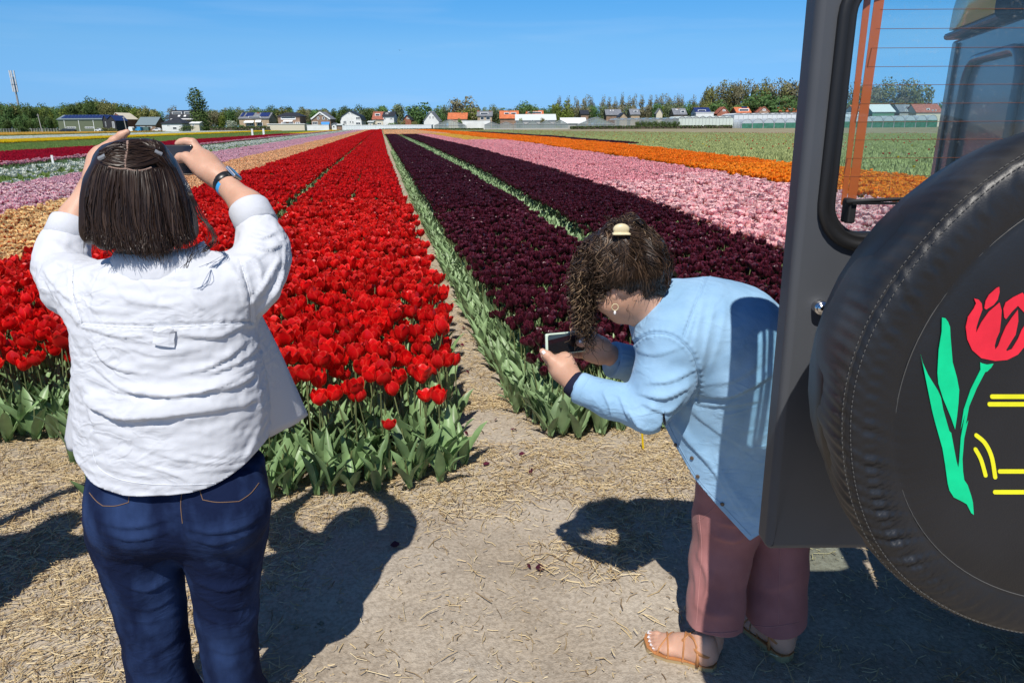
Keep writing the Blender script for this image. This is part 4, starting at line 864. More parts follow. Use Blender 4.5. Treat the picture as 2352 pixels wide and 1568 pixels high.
house('house', 'grey roofed house with one wide white dormer', 1097, 1130, None, W_tan, R_grey, v=310, side=(266.5, 255), dormers=[(1103, 1122, 257.5, 263)], wins=[(1103, 1112, 268, 275, 0), (1116, 1126, 268, 275, 0)], chims=[(1098, 253), (1126, 254)])
house('house', 'orange roofed house with two pale dormers', 1149, 1190, None, W_brick, R_orange, v=312, side=(272, 254.5), dormers=[(1158, 1170, 257.5, 263), (1173, 1186, 257.5, 263)], chims=[(1169, 253)])
house('house', 'orange roofed house with a very wide dormer over pale barn', 1209, 1247, None, W_white, R_orange, v=316, side=(264, 254), dormers=[(1212, 1244, 256, 262)])
house('barn', 'barn with a broad pale sheet roof behind the greenhouses', 1185, 1276, None, W_grey, R_pale, v=298, depth=10, side=(276, 262.5), cat='barn')
box_thing('white_shed', 'bright white flat shed among the greenhouses', 1062, 1126, 277, 292, 8, W_white, 'shed')
house('shed', 'white sheet roof between two greenhouses', 1290, 1346, None, W_grey, mat('white_sheet', (.70, .72, .70), .5, .4), v=294, depth=12, side=(283, 270.5), cat='shed')
house('house', 'half hidden dark roofed house by the avenue of poplars', 1334, 1351, None, W_brick, R_black, v=330, side=(262, 253))
house('house', 'long grey roofed house half hidden by bushes', 1392, 1426, None, W_brick, R_grey, v=330, side=(264, 251), skyl=[(1402, 1404, 254, 256), (1408, 1410, 254, 256)])
house('house', 'small pale brick gable above the long greenhouse', 1423, 1440, [(1423, 268), (1431.5, 259), (1440, 268)], W_tan, R_black, v=312)
house('house', 'grey roofed house with small square white dormer', 1448, 1468, None, W_tan, R_grey, v=326, side=(263, 250), dormers=[(1455.5, 1464, 252.5, 258)])
house('house', 'gabled yellow cottage peeping out of green bushes', 1506, 1520, [(1506, 260), (1513, 248.5), (1520, 260)], W_cream, R_grey, v=330)
house('house', 'grey roofed house with square dormer over white greenhouse', 1547, 1575, None, W_brick, R_grey, v=312, side=(263, 248.5), dormers=[(1562.5, 1572.5, 252.5, 259.5)], skyl=[(1553, 1555, 252, 254), (1556, 1558, 252, 254)], chims=[(1560, 247)])
house('house', 'house with dark blue solar roof and small white dormer', 1597, 1629, None, W_white, R_blue, v=314, side=(258, 247), dormers=[(1602, 1620, 251.5, 255.5)], lower=(1592, 1632, 259, W_white))
house('house', 'brick gabled house with stepped red roof beside round tree', 1645, 1671, [(1645, 260), (1651, 253), (1659, 245.5), (1671, 259)], W_red, R_red, v=314, wins=[(1660, 1667, 251, 255, 1)])
house('house', 'orange roofed house with broad white dormer and solar panels', 1690, 1721, None, W_brick, R_orange, v=314, side=(258.5, 246), dormers=[(1695, 1718, 249, 256.5)], solar=[(1706, 1719, 246.2, 248.8)])
house('house', 'red roofed house with a dark gable between two round trees', 1737, 1763, [(1737, 257), (1751, 245), (1763, 256)], W_brick, R_red, v=314, wins=[(1752, 1759, 250, 254, 1)])
house('house', 'bright orange roof with two small dormers beside the vehicle', 1788, 1828, None, W_brick, R_orange, v=314, side=(256, 246), dormers=[(1796, 1804, 249, 252.5), (1810, 1820, 249, 252.5)])
house('house', 'bright orange roof half hidden by the vehicle edge', 1841, 1876, None, W_brick, R_orange, v=314, side=(255, 243))
house('house', 'orange roofed house seen between the orange window stripes', 1958, 1978, None, W_white, R_orange, v=318, side=(254, 241), dormers=[(1964, 1973, 245, 250)])
house('barn', 'green barn with pale roof seen through the rear window', 2000, 2050, None, W_green, R_pale, v=300, depth=11, side=(257, 239.5), cat='barn')
house('house', 'grey gabled house seen through the rear window', 2062, 2092, None, W_grey, R_grey, v=312, side=(257, 240), dormers=[(2078, 2089, 243, 248)], wins=[(2079, 2085, 251, 255, 0)])
house('house', 'red roofed house with two cream gables seen through the window', 2100, 2158, None, W_cream, R_red, v=306, side=(258, 239), dormers=[(2125, 2132, 248, 254)], wins=[(2141, 2144, 251, 255, 0), (2148, 2151, 251, 255, 0)])
# greenhouses
def greenhouse(label, x0, x1, spans, ya, ye, v, m=None, base=.5, depth=20, cat='greenhouse', bars=None):
    F = Far(v); root = empty('greenhouse', F.p(F.u((x0 + x1) / 2), depth / 2, 0), label, cat); ua, ub = F.u(x0), F.u(x1); za, ze = F.z((x0 + x1) / 2, ya), F.z((x0 + x1) / 2, ye); n = len(spans) - 1; ed = [ua + (ub - ua) * t for t in spans]; m = m or M_ghouse
    b = MB(); fr = MB(); rp = MB()
    for i in range(n):
        a, c = ed[i], ed[i + 1]; mid = (a + c) / 2
        b.add([F.p(a, 0, base), F.p(c, 0, base), F.p(c, 0, ze), F.p(mid, 0, za), F.p(a, 0, ze)], [(0, 1, 2, 3, 4)])
        rp.add([F.p(a, 0, ze), F.p(mid, 0, za), F.p(mid, depth, za), F.p(a, depth, ze)], [(0, 1, 2, 3)]); rp.add([F.p(mid, 0, za), F.p(c, 0, ze), F.p(c, depth, ze), F.p(mid, depth, za)], [(0, 1, 2, 3)])
        for p, q in (((a, ze), (mid, za)), ((mid, za), (c, ze)), ((a, ze), (c, ze))): fr.tube([F.p(p[0], -.05, p[1]), F.p(q[0], -.05, q[1])], .09, 4)
        for k in range(bars or max(4, int((c - a) / .9))):
            u = a + (c - a) * k / (bars or max(4, int((c - a) / .9))); zt = ze + (za - ze) * (1 - abs(u - mid) / ((c - a) / 2)); fr.tube([F.p(u, -.05, base), F.p(u, -.05, zt)], .055, 4)
    for u in (ua, ub): b.add([F.p(u, 0, base), F.p(u, depth, base), F.p(u, depth, ze), F.p(u, 0, ze)], [(0, 1, 2, 3)])
    b.build('glazing', m, root); rp.build('roof_glazing', m, root); fr.build('frame', M_pole, root); MB().obox(FW * v, RT, FW, UP, (ua - .05, ub + .05), (-.12, .12), (0, base)).build('plinth', M_conc, root); return root
greenhouse('grey glass greenhouse with one wide gable before white shed', 998, 1069, [0, 1], 274.5, 287, 286)
greenhouse('glass greenhouse of two gables right of the white shed', 1113, 1179, [0, .5, 1], 279.5, 286, 284)
greenhouse('glass greenhouse of three gables in front of pale barn roof', 1180, 1305, [0, .22, .47, .72, 1], 275.5, 285, 283)
greenhouse('glass greenhouse with one tall blue tinted roof', 1328, 1412, [0, 1], 268.5, 285, 284)
g = greenhouse('long glass greenhouse with white ridge above dark shrubs', 1412, 1557, [i / 9 for i in range(10)], 270, 274.5, 283, bars=5)
greenhouse('white shaded greenhouse of many panels right of dark shrubs', 1558, 1683, [i / 8 for i in range(9)], 266, 270, 282, m=mat('shaded_glass', (.56, .62, .56), .5, .3), bars=2)
greenhouse('long white plastic greenhouse reaching behind the vehicle', 1684, 1990, [i / 14 for i in range(15)], 258.5, 261.5, 296, m=mat('white_plastic', (.66, .69, .71), .5, .3, var=.04), bars=2)
def tunnel(label, x0, x1, ytop, v, length, skirt=None):
    """Hooped plastic tunnel seen from its end."""
    F = Far(v); root = empty('polytunnel', F.p(F.u((x0 + x1) / 2), length / 2, 0), label, 'polytunnel', 'hooped plastic tunnels'); ua, ub = F.u(x0), F.u(x1); z = F.z((x0 + x1) / 2, ytop); n = 12; A = [(ua + (ub - ua) * (.5 - .5 * math.cos(math.pi * i / n)), z * math.sin(math.pi * i / n) ** .6) for i in range(n + 1)]
    b = MB(); b.add([F.p(u, 0, h) for u, h in A] + [F.p(u, length, h) for u, h in A], [(i, i + 1, n + 2 + i, n + 1 + i) for i in range(n)] + [tuple(range(n + 1))]); b.build('film', M_poly, root, smooth=False)
    h = MB()
    for w in np.linspace(-.03, length, 6): h.tube([F.p(u, w, q + .03) for u, q in A], .06, 4)
    h.build('hoops', M_pole, root)
    if skirt: MB().obox(FW * v, RT, FW, UP, (ua + .15, ub - .15), (-.12, -.04), (0, F.z((x0 + x1) / 2, skirt))).build('netting', M_net, root)
for i, x in enumerate(np.linspace(1703, 2152, 19)[:-1]): tunnel('hooped plastic tunnel with green netting across its end', x, x + 24.6, 273 - .022 * (x - 1703), 272, 14, 283 - .018 * (x - 1703))
# trees: crowns of many small leaf clumps round a tapered trunk
def crown_mesh(shape, n, size, r):
    V = []; F = []; lobes = []
    if shape == 'round':
        for _ in range(11): a = r.uniform(0, 6.28); q = r.uniform(.1, .34); lobes.append((q * math.cos(a), q * math.sin(a), r.uniform(.22, .80), r.uniform(.20, .34)))
    elif shape == 'column':
        for i in range(12): z = .10 + .86 * i / 11; lobes.append((r.normal(0, .025), r.normal(0, .025), z, .165 * (1 - .58 * max(0, (z - .55) / .45) ** 1.8) * r.uniform(.85, 1.15)))
    elif shape == 'airy':
        for _ in range(16): a = r.uniform(0, 6.28); z = r.uniform(.22, .93); q = r.uniform(.02, .24) * (1.15 - z * .6); lobes.append((q * math.cos(a), q * math.sin(a), z, r.uniform(.10, .17)))
    else:
        for _ in range(10): a = r.uniform(0, 6.28); q = r.uniform(.1, .5); lobes.append((q * math.cos(a), q * math.sin(a), r.uniform(.2, .75), r.uniform(.22, .34)))
    wts = np.array([l[3] ** 2 for l in lobes]); wts /= wts.sum()
    for _ in range(n):
        l = lobes[r.choice(len(lobes), p=wts)]; d = r.normal(size=3); d /= np.linalg.norm(d); rad = l[3] * r.uniform(.55, 1.08); c = np.array(l[:3]) + d * rad * np.array([1, 1, .9]); nn = d + r.normal(0, .55, 3); nn /= np.linalg.norm(nn); t = np.cross(nn, r.normal(size=3)); t /= np.linalg.norm(t); bt = np.cross(nn, t); s = size * r.uniform(.6, 1.5); o = len(V)
        V += [c - t * s, c - bt * s * .6, c + t * s, c + bt * s * .6]; F.append((o, o + 1, o + 2, o + 3))
    return mesh_np('crown', np.array(V), np.array(F))
CR_ = {k: [crown_mesh(k, n, s, np.random.default_rng(q + 40)) for q in range(3)] for k, n, s in (('round', 2000, .034), ('column', 2600, .018), ('airy', 1300, .021), ('bush', 900, .045))}
tk = MB(); tk.tube([(0, 0, 0), (.004, 0, .3), (-.004, .003, .75)], [.022, .016, .006], 6)
for a in range(5): an = a * 1.26; tk.tube([(0, 0, .28 + a * .07), (.13 * math.cos(an), .13 * math.sin(an), .48 + a * .07)], [.010, .004], 4)
TRUNK = bpy.data.meshes.new('trunk'); TRUNK.from_pydata(tk.v, [], tk.f); TRUNK.materials.append(mat('bark', (.10, .08, .06), .9, .1, var=.3, scale=3))
def leafmat(n, c): return mat(n, c, .6, .25, var=.35, scale=2.5, trans=.25, objrand=.14)
TM = {'dark': leafmat('dark_foliage', (.085, .13, .035)), 'fresh': leafmat('fresh_foliage', (.11, .20, .06)), 'olive': leafmat('olive_foliage', (.20, .20, .065)), 'brown': leafmat('budding_foliage', (.22, .205, .115)), 'lime': leafmat('lime_foliage', (.18, .23, .04)), 'pale': leafmat('silvery_foliage', (.17, .21, .10)), 'blossom': leafmat('white_blossom', (.42, .46, .34))}
tr = np.random.default_rng(91); CM = {}
def tree(x, ytop, wpx, shape, tone, v, label, grp=None, name='tree', yb=None, cat='tree'):
    F = Far(v); h = F.z(x, ytop); w = wpx * 1.3 * mpp(F.p(F.u(x), 0, 2)); root = empty(name, F.p(F.u(x), 0, 0), label, cat, grp, (0, 0, tr.uniform(0, 6.28))); key = (shape, tone, tr.integers(3))
    if key not in CM:
        me = CR_[shape][key[2]].copy(); me.materials.clear(); me.materials.append(TM[tone]); CM[key] = me
    nat = {'round': 1.0, 'column': .36, 'airy': .60, 'bush': 1.45}[shape]
    for nm, m_ in (('crown', CM[key]), ('trunk', TRUNK)):
        c = bpy.data.objects.new(nm, m_); COL.objects.link(c); c.parent = root; c.scale = (w / nat, w / nat, h) if nm == 'crown' else (h, h, h)
tree(461, 203, 36, 'column', 'dark', 300, 'single tall dark poplar towering over the village roofs', name='poplar_tree', cat='poplar')
wood = 'trees of the wood on the left horizon'
for i in range(46):
    x = -60 + i * 9.5 + tr.normal(0, 3); y = np.interp(x, [-60, 20, 130, 200, 225, 290, 330, 390, 440], [236, 238, 243, 233, 227, 238, 246, 254, 262]) + tr.normal(0, 2.0)
    tone = tr.choice(['dark', 'dark', 'fresh', 'olive', 'lime']); tree(x, y, tr.uniform(24, 36), 'round', tone, tr.uniform(345, 395), {'dark': 'dark green tree in the wood on the left horizon', 'fresh': 'mid green tree in the wood on the left horizon', 'olive': 'olive brown tree in the wood on the left horizon', 'lime': 'yellow green tree in the wood on the left horizon'}[tone], wood + ', ' + tone)
mid = 'trees behind the village houses'
for i in range(34):
    x = 470 + i * 13 + tr.normal(0, 4); y = np.interp(x, [470, 520, 600, 660, 700, 760, 800, 850, 920], [250, 249, 245, 246, 248, 246, 245, 247, 246]) + tr.normal(0, 2); tone = tr.choice(['dark', 'olive', 'pale', 'brown', 'fresh'])
    tree(x, y, tr.uniform(22, 34), 'round', tone, tr.uniform(335, 375), {'dark': 'dark green', 'olive': 'olive brown', 'pale': 'silvery green', 'brown': 'brownish budding', 'fresh': 'mid green'}[tone] + ' tree behind the left half of the village', mid + ', ' + tone)
for x, y, w, s, t, lab in [(400, 243, 26, 'airy', 'brown', 'bare looking brown tree behind the large black roofed house'), (492, 252, 24, 'round', 'brown', 'brown budding tree right of the tall poplar'), (508, 256, 20, 'round', 'lime', 'yellow green tree right of the brown budding one'), (816, 257, 24, 'round', 'olive', 'olive tree right of the white gambrel villa'), (880, 240, 30, 'round', 'fresh', 'leftmost of the three fresh green trees above the paired house'), (915, 236, 34, 'round', 'pale', 'silvery tree between fresh green ones above the brick gable'), (962, 231, 62, 'round', 'fresh', 'broad fresh green tree behind the white gabled house'), (1000, 238, 34, 'round', 'fresh', 'green tree leaning over the white gabled house'),
        (1065, 215, 56, 'round', 'brown', 'huge brown budding tree standing above all others'), (1078, 244, 42, 'round', 'lime', 'lime green tree before the huge brown one'), (1213, 235, 42, 'round', 'fresh', 'round green tree behind the orange roofed houses'), (1254, 238, 28, 'round', 'fresh', 'pointed green tree left of the tall leafy one'), (1290, 226, 36, 'round', 'lime', 'tall leafy bright green tree above the white sheet roof'), (1647, 224, 40, 'round', 'fresh', 'round green tree beside the stepped red roof'), (1760, 214, 92, 'round', 'fresh', 'broadest round green tree above the orange roofs')]:
    tree(x, y, w, s, t, 322, lab)
for i in range(40):
    x = 1012 + i * 17 + tr.normal(0, 4); y = np.interp(x, [1000, 1140, 1260, 1330, 1450, 1600, 1700]
, [246, 243, 246, 243, 238, 234, 238]) + tr.normal(0, 2.2); tone = tr.choice(['olive', 'lime', 'brown', 'pale', 'fresh']); tree(x, y, tr.uniform(22, 36), 'round', tone, tr.uniform(335, 360), {'olive': 'olive brown', 'lime': 'lime green', 'pale': 'silvery green', 'brown': 'brownish budding', 'fresh': 'mid green'}[tone] + ' tree behind the greenhouses', 'trees behind the greenhouses, ' + tone)
for i, x in enumerate([1283, 1304, 1324, 1343, 1357, 1384, 1397, 1412, 1427, 1445, 1454, 1472, 1491, 1505, 1515, 1532, 1545, 1555, 1563, 1588, 1609]): tree(x, 216 + tr.normal(0, 2) + (5 if x < 1420 else 0), tr.uniform(13, 19), 'airy', 'brown', 380, 'budding poplar in the avenue above the greenhouses', 'avenue of budding poplars', 'poplar_tree', cat='poplar')
for i, (x, y, w) in enumerate([(1631, 193, 24), (1652, 187, 24), (1668, 186, 28), (1684, 183, 26), (1706, 184, 22), (1724, 184, 22), (1745, 184, 26), (1768, 182, 34), (1796, 190, 26), (1815, 180, 40), (1840, 188, 30), (1862, 184, 30), (1890, 186, 34), (1925, 184, 34), (1960, 186, 34), (1990, 190, 30), (2025, 180, 44), (2055, 186, 40), (2090, 187, 40)]): tree(x, y, w * 1.25, 'airy' if i % 3 else 'round', 'brown' if i % 2 else 'olive', 350, 'tall budding poplar in the dense clump beside the vehicle' if x < 1870 else 'tall poplar seen through or behind the vehicle door', 'dense clump of tall poplars' if x < 1870 else 'tall poplars behind the vehicle', 'poplar_tree', cat='poplar')
for i in range(26): x = 1690 + i * 22; tree(x, 236 - .008 * (x - 1690) + tr.normal(0, 2), 32, 'round', ['fresh', 'lime', 'olive'][i % 3], 335, ['mid green', 'lime green', 'olive brown'][i % 3] + ' tree below the tall poplars', 'low trees below the poplars, ' + ['green', 'lime', 'olive'][i % 3])
def bush(x, ytop, w, tone, v, label, grp=None): tree(x, ytop, w, 'bush', tone, v, label, grp, 'bush', cat='bush')
bush(532, 274, 30, 'blossom', 292, 'white blossoming bush before the tan brick house')
for x, y, w, t, lab in [(428, 287, 30, 'dark', 'clipped dark bush before the white garage'), (470, 287, 26, 'dark', 'dark bush at the foot of the tall poplar'), (500, 290, 24, 'dark', 'low dark bush left of the blossoming bush'), (555, 285, 20, 'fresh', 'green bush right of the blossoming bush'), (580, 288, 30, 'olive', 'olive bush before the white awnings'), (604, 287, 24, 'dark', 'dark bush before the tan brick house'), (247, 291, 30, 'olive', 'low olive bush before the black barn'), (48, 288, 40, 'dark', 'broad dark bush before the wood'), (738, 282, 10, 'fresh', 'small green bush under the blue awning'), (900, 279, 40, 'fresh', 'green bush before the white paired house'), (922, 270, 24, 'olive', 'olive bush beside the small brick gable'), (955, 276, 24, 'olive', 'olive bush left of the white gabled house'), (1056, 268, 18, 'fresh', 'green bush before the orange roof'), (1195, 268, 20, 'lime', 'lime bush climbing the pale barn roof'), (1245, 268, 14, 'olive', 'olive bush at the end of the pale barn roof')]: bush(x, y, w, t, 290, lab)
for i in range(20): bush(-30 + i * 9 + tr.normal(0, 3), 270 + tr.normal(0, 4), 22, ['dark', 'fresh', 'dark'][i % 3], 340, 'shrub in the undergrowth at the foot of the left wood', 'undergrowth shrubs of the left wood')
for i in range(12): bush(1464 + i * 8.3, 277 - (i % 3), 14, 'dark', 279, 'dark conifer like shrub before the long glass greenhouse', 'dark shrubs before the long greenhouse')
def hedge(x0, x1, ytop, v, label, tone='dark'):
    F = Far(v); ua, ub = F.u(x0), F.u(x1); z = F.z((x0 + x1) / 2, ytop); r = np.random.default_rng(int(x0)); n = int((ub - ua) * 38); c = np.stack([r.uniform(ua, ub, n), r.uniform(0, 1.2, n), z * (1 - r.random(n) ** 2)], 1); V = []; W = F.p(0, 0, 0)
    P = RT * c[:, :1] + FW * (v + c[:, 1:2]) + UP * c[:, 2:]; t = r.normal(size=(n, 3)); t /= np.linalg.norm(t, axis=1)[:, None]; q = np.cross(t, r.normal(size=(n, 3))); q /= np.linalg.norm(q, axis=1)[:, None]; s = .24
    V = np.stack([P - t * s, P - q * s, P + t * s, P + q * s], 1).reshape(-1, 3); root = empty('hedge', F.p((ua + ub) / 2, .6, 0), label, 'hedge'); link('foliage', mesh_np('hedge', V, np.arange(4 * n).reshape(-1, 4)), root, TM[tone])
    MB().obox(FW * v, RT, FW, UP, (ua, ub), (.3, .9), (0, z * .8)).build('stems', MATS['bark'], root)
hedge(1310, 1683, 288.5, 276, 'long clipped dark hedge before the greenhouses'); hedge(480, 618, 291, 284, 'dark hedge along the gardens left of the villa'); hedge(870, 1110, 295.2, 281, 'very low dark hedge under the white tunnel')
# poles, mast, fence, stakes, parked cars, birds
F = Far(420); u0 = F.u(42.5, 241); mast = empty('phone_mast', F.p(u0, 0, 0), 'tall grey phone mast behind the wood on the left', 'mast'); zt = F.z(33, 166); b = MB(); b.tube([F.p(u0, 0, 0), F.p(u0, 0, zt * .93)], [.75, .42], 8); b.build('pole', M_pole, mast)
for zz, hh in ((zt * .97, 4.0), (zt * .84, 3.6), (zt * .74, 4.2)):
    b = MB()
    for k in range(5): a = k * 1.2566; b.obox(F.p(u0, 0, zz), RT, FW, UP, (1.15 * math.cos(a) - .28, 1.15 * math.cos(a) + .28), (1.15 * math.sin(a) - .2, 1.15 * math.sin(a) + .2), (-hh / 2, hh / 2)); b.tube([F.p(u0, 0, zz), F.p(u0 + 1.1 * math.cos(a), 1.1 * math.sin(a), zz)], .09, 4)
    b.build('antenna_ring', mat('antenna_grey', (.55, .57, .60), .5, .4), mast)
for x, y0, y1, v, lab in [(94.5, 261, 290, 335, 'leaning wooden pole before the wood'), (289.5, 267, 290, 330, 'short grey pole right of the red brick house')]:
    F = Far(v); p = empty('pole', F.p(F.u(x), 0, 0), lab, 'pole'); MB().tube([F.p(F.u(x, y1), 0, 0), F.p(F.u(x, y1) - .5, 0, F.z(x, y0))], [.2, .14], 6).build('shaft', M_conc, p); MB().tube([F.p(F.u(x, y1) - 1.1, 0, F.z(x, y0) - .6), F.p(F.u(x, y1) + .1, 0, F.z(x, y0) - .6)], .07, 4).build('crossarm', M_conc, p)
F = Far(320); fe = empty('fence', F.p(F.u(60), 0, 0), 'low wire fence along the far edge of the left field', 'fence'); ua, ub = F.u(0), F.u(135)
for i in range(22): u = ua + (ub - ua) * i / 21; MB().obox(FW * 320, RT, FW, UP, (u - .07, u + .07), (-.07, .07), (0, 1.5)).build('post', M_conc, fe)
b = MB()
for z in (.4, .9, 1.4): b.tube([F.p(ua, 0, z), F.p(ub, 0, z)], .03, 4)
b.build('wire', M_pole, fe)
def car(x, w, v, m, label, name='parked_car', cat='car', van=False):
    F = Far(v); u = F.u(x); Lc, Hc, Wd = w, 1.9 if van else 1.45, 1.8; root = empty(name, F.p(u, .9, 0), label, cat, 'vehicles parked by the far buildings')
    prof = [(-.5, .3), (-.5, .75), (-.42, .85), (-.28, .95), (-.16, 1.4), (.2, 1.45), (.36, .95), (.5, .85), (.5, .3)] if not van else [(-.5, .3), (-.5, 1.1), (-.4, 1.2), (-.33, 1.9), (.5, 1.95), (.5, .3)]
    MB().prism([F.p(u + a * Lc, 0, z * (Hc / 1.45 if not van else 1)) for a, z in prof], FW * Wd).build('body', m, root, bevel=.08); g = [(-.24, .98), (-.15, 1.33), (.18, 1.37), (.30, .98)] if not van else [(-.38, 1.25), (-.32, 1.75), (-.15, 1.75), (-.15, 1.25)]
    MB().prism([F.p(u + a * Lc, -.02, z) for a, z in g], FW * .03).build('window', M_pane, root)
    for s in (-.32, .32):
        for w_ in (.08, 1.7): MB().tube([F.p(u + s * Lc, w_ - .1, .33), F.p(u + s * Lc, w_ + .1, .33)], .33, 12).build('wheel', W_black, root)
cw, cd, cb = mat('white_car', (.72, .72, .72), .3, .5), mat('dark_car', (.03, .035, .045), .3, .5), mat('blue_car', (.05, .28, .55), .4, .5)
car(146, 4.4, 318, cd, 'left of two dark cars parked before the olive barn'); car(158, 4.3, 317, cd, 'right of two dark cars parked before the olive barn'); car(223, 2.6, 316, cw, 'white car parked near the right end of the olive barn'); car(358, 3.2, 298, cw, 'white car parked at the brick end of the slate shed'); car(326, 5.0, 300, mat('green_car', (.09, .15, .14), .4, .5), 'grey green van parked before the slate shed', 'parked_van', 'van', True); car(315.5, 2.2, 298, cb, 'small blue truck left of the slate shed', 'parked_truck', 'truck', True); car(590, 3.6, 290, cw, 'white car before the tan brick house'); car(607, 3.9, 290, mat('silver_car', (.5, .52, .53), .3, .5), 'silver car before the tan brick house')
F = Far(310); t_ = empty('white_tent', F.p(F.u(298), 0, 0), 'small white tent beside the red brick house', 'tent'); MB().prism([F.p(F.u(294), 0, 0), F.p(F.u(303), 0, 0), F.p(F.u(303), 0, 1.6), F.p(F.u(301), 0, 2.0), F.p(F.u(296), 0, 2.0), F.p(F.u(294), 0, 1.6)], FW * 2).build('canvas', M_trim, t_)
for x, y, lab in [(580, 310, 'left of two white stakes beside the crimson bed'), (606, 310, 'right of two white stakes beside the crimson bed')]:
    p = onz(x, y, .35); h = 9 * mpp(p); MB().box(p + UP * h / 2, (.30, .06, h + .7)).build('stake', M_trim); s_ = bpy.context.scene.objects; o = [q for q in COL.objects if q.name.startswith('stake')][-1]; tag(o, lab, 'stake', 'white stakes beside the crimson bed')
p = onz(124, 384, .3); tag(MB().box(p + UP * .05, (.07, .03, .75)).build('stake', M_trim), 'white stake among the white tulips at far left', 'stake')
def bird(x, y, v, span, label):
    c = atv(x, y, v); root = empty('bird', c, label, 'bird', 'distant birds in the sky'); m = mat('bird_dark', (.03, .03, .03), .8, .2)
    MB().tube([c - FW * span * .25, c - FW * span * .1, c + FW * span * .1, c + FW * span * .25], [span * .015, span * .06, span * .055, span * .01], 6).build('body', m, root, smooth=True)
    for s in (-1, 1): MB().add([c + FW * span * .1, c - FW * span * .08, c + RT * s * span * .28 + UP * span * .10, c + RT * s * span * .5 + UP * span * .02 - FW * span * .05, c + RT * s * span * .26 + UP * span * .12 + FW * span * .08], [(0, 1, 2, 4), (2, 3, 4)]).build('wing', m, root)
bird(918, 115, 60, .42, 'nearest small dark bird high above the red rows'); bird(865, 137, 130, .40, 'tiny far bird just left of the nearest bird'); bird(1022, 209, 140, .4, 'tiny far bird low over the trees'); bird(875, 190, 150, .4, 'tiny far bird low over the red rows')
# ------------------------------------------------------------------ people
S = atv
M_skin = mat('skin', (.56, .315, .215), .5, .35, var=.10, scale=14, col2=(.60, .355, .255), bump=.12, bscale=220, bdist=.002, sss=.12)
M_nail = mat('white_nail', (.78, .76, .78), .25, .5)
M_lip = mat('lips', (.42, .15, .13), .45, .4)
M_eye = mat('eye_white', (.75, .74, .72), .2, .5); M_iris = mat('iris', (.05, .03, .02), .15, .6)
def hair_mat(name, stops): return attr_mat(name, 'tone', stops, .40, .28)
def rows_secs(rows):
    """Photo rows (y, left x, right x, ahead, half depth) to loft sections going up."""
    out = []
    for y, xl, xr, vc, ry in rows:
        a, b = S(xl, y, vc), S(xr, y, vc); out.append(((a[2] + b[2]) / 2, (a @ RT + b @ RT) / 2, vc, (b @ RT - a @ RT) / 2, ry))
    return sorted(out)
def px_chain(B, pts, k=.015):
    """pts: (x, y, ahead, radius)"""
    return B.chain([S(*p[:3]) for p in pts], [p[3] for p in pts], k)
def head(B, c, f, u, k=.02, s=1.0):
    """Skull, jaw and features round centre c, looking along f, crown towards u."""
    f = f / np.linalg.norm(f); u = u - f * (u @ f); u /= np.linalg.norm(u); r = np.cross(f, u); R = np.stack([r, f, u])
    B.ell(c, (.076 * s, .094 * s, .098 * s), R, k); B.ell(c + f * .030 * s - u * .060 * s, (.058 * s, .066 * s, .066 * s), R, .03); B.ell(c + f * .072 * s - u * .105 * s, (.024 * s, .020 * s, .018 * s), R, .025)
    B.cone(c + f * .088 * s - u * .005 * s, c + f * .112 * s - u * .042 * s, .008 * s, .013 * s, .014)                     # nose
    B.ell(c + f * .092 * s - u * .075 * s, (.024 * s, .010 * s, .006 * s), R, .008); B.ell(c + f * .090 * s - u * .085 * s, (.021 * s, .010 * s, .006 * s), R, .008)
    for q in (-1, 1):
        B.ell(c + f * .085 * s + u * .022 * s + r * q * .03 * s, (.024 * s, .010 * s, .007 * s), R, .012); B.ell(c + f * .066 * s - u * .035 * s + r * q * .045 * s, (.022 * s, .02 * s, .018 * s), R, .02)
        B.ell(c + f * .096 * s + u * .002 * s + r * q * .032 * s, (.016 * s, .012 * s, .010 * s), R, .010, '-')
        B.ell(c - f * .008 * s - u * .018 * s + r * q * .078 * s, (.009 * s, .018 * s, .032 * s), R, .008); B.ell(c + f * .002 * s - u * .014 * s + r * q * .089 * s, (.007 * s, .009 * s, .018 * s), R, .006, '-')
    return r, f, u
def eyes(parent, c, r, f, u, s=1.0):
    for q in (-1, 1):
        b = MB(); p = c + f * .079 * s + u * .002 * s + r * q * .032 * s; b.tube([p, p + f * .005, p + f * .009], [.013, .011, .004], 10); o = b.build('eye', M_eye, parent, True); MB().tube([p + f * .0085, p + f * .0105], [.005, .004], 8).build('iris', M_iris, o)
def cuff(name, a, b, ra, rb, parent, m, ell=1.0, th=.004):
    """Turned back sleeve end: an open band from a to b with its inside."""
    a = np.asarray(a); b = np.asarray(b); d = (b - a) / np.linalg.norm(b - a); m_ = MB()
    m_.tube([a, a + d * .004, b - d * .006, b - d * .001, b, b - d * .012, a + d * .004], [ra - .004, ra + .003, rb + .003, rb + .001, rb - th, rb - th - .002, ra - th - .003], 28, caps=False)
    return m_.build(name, m, parent, True)
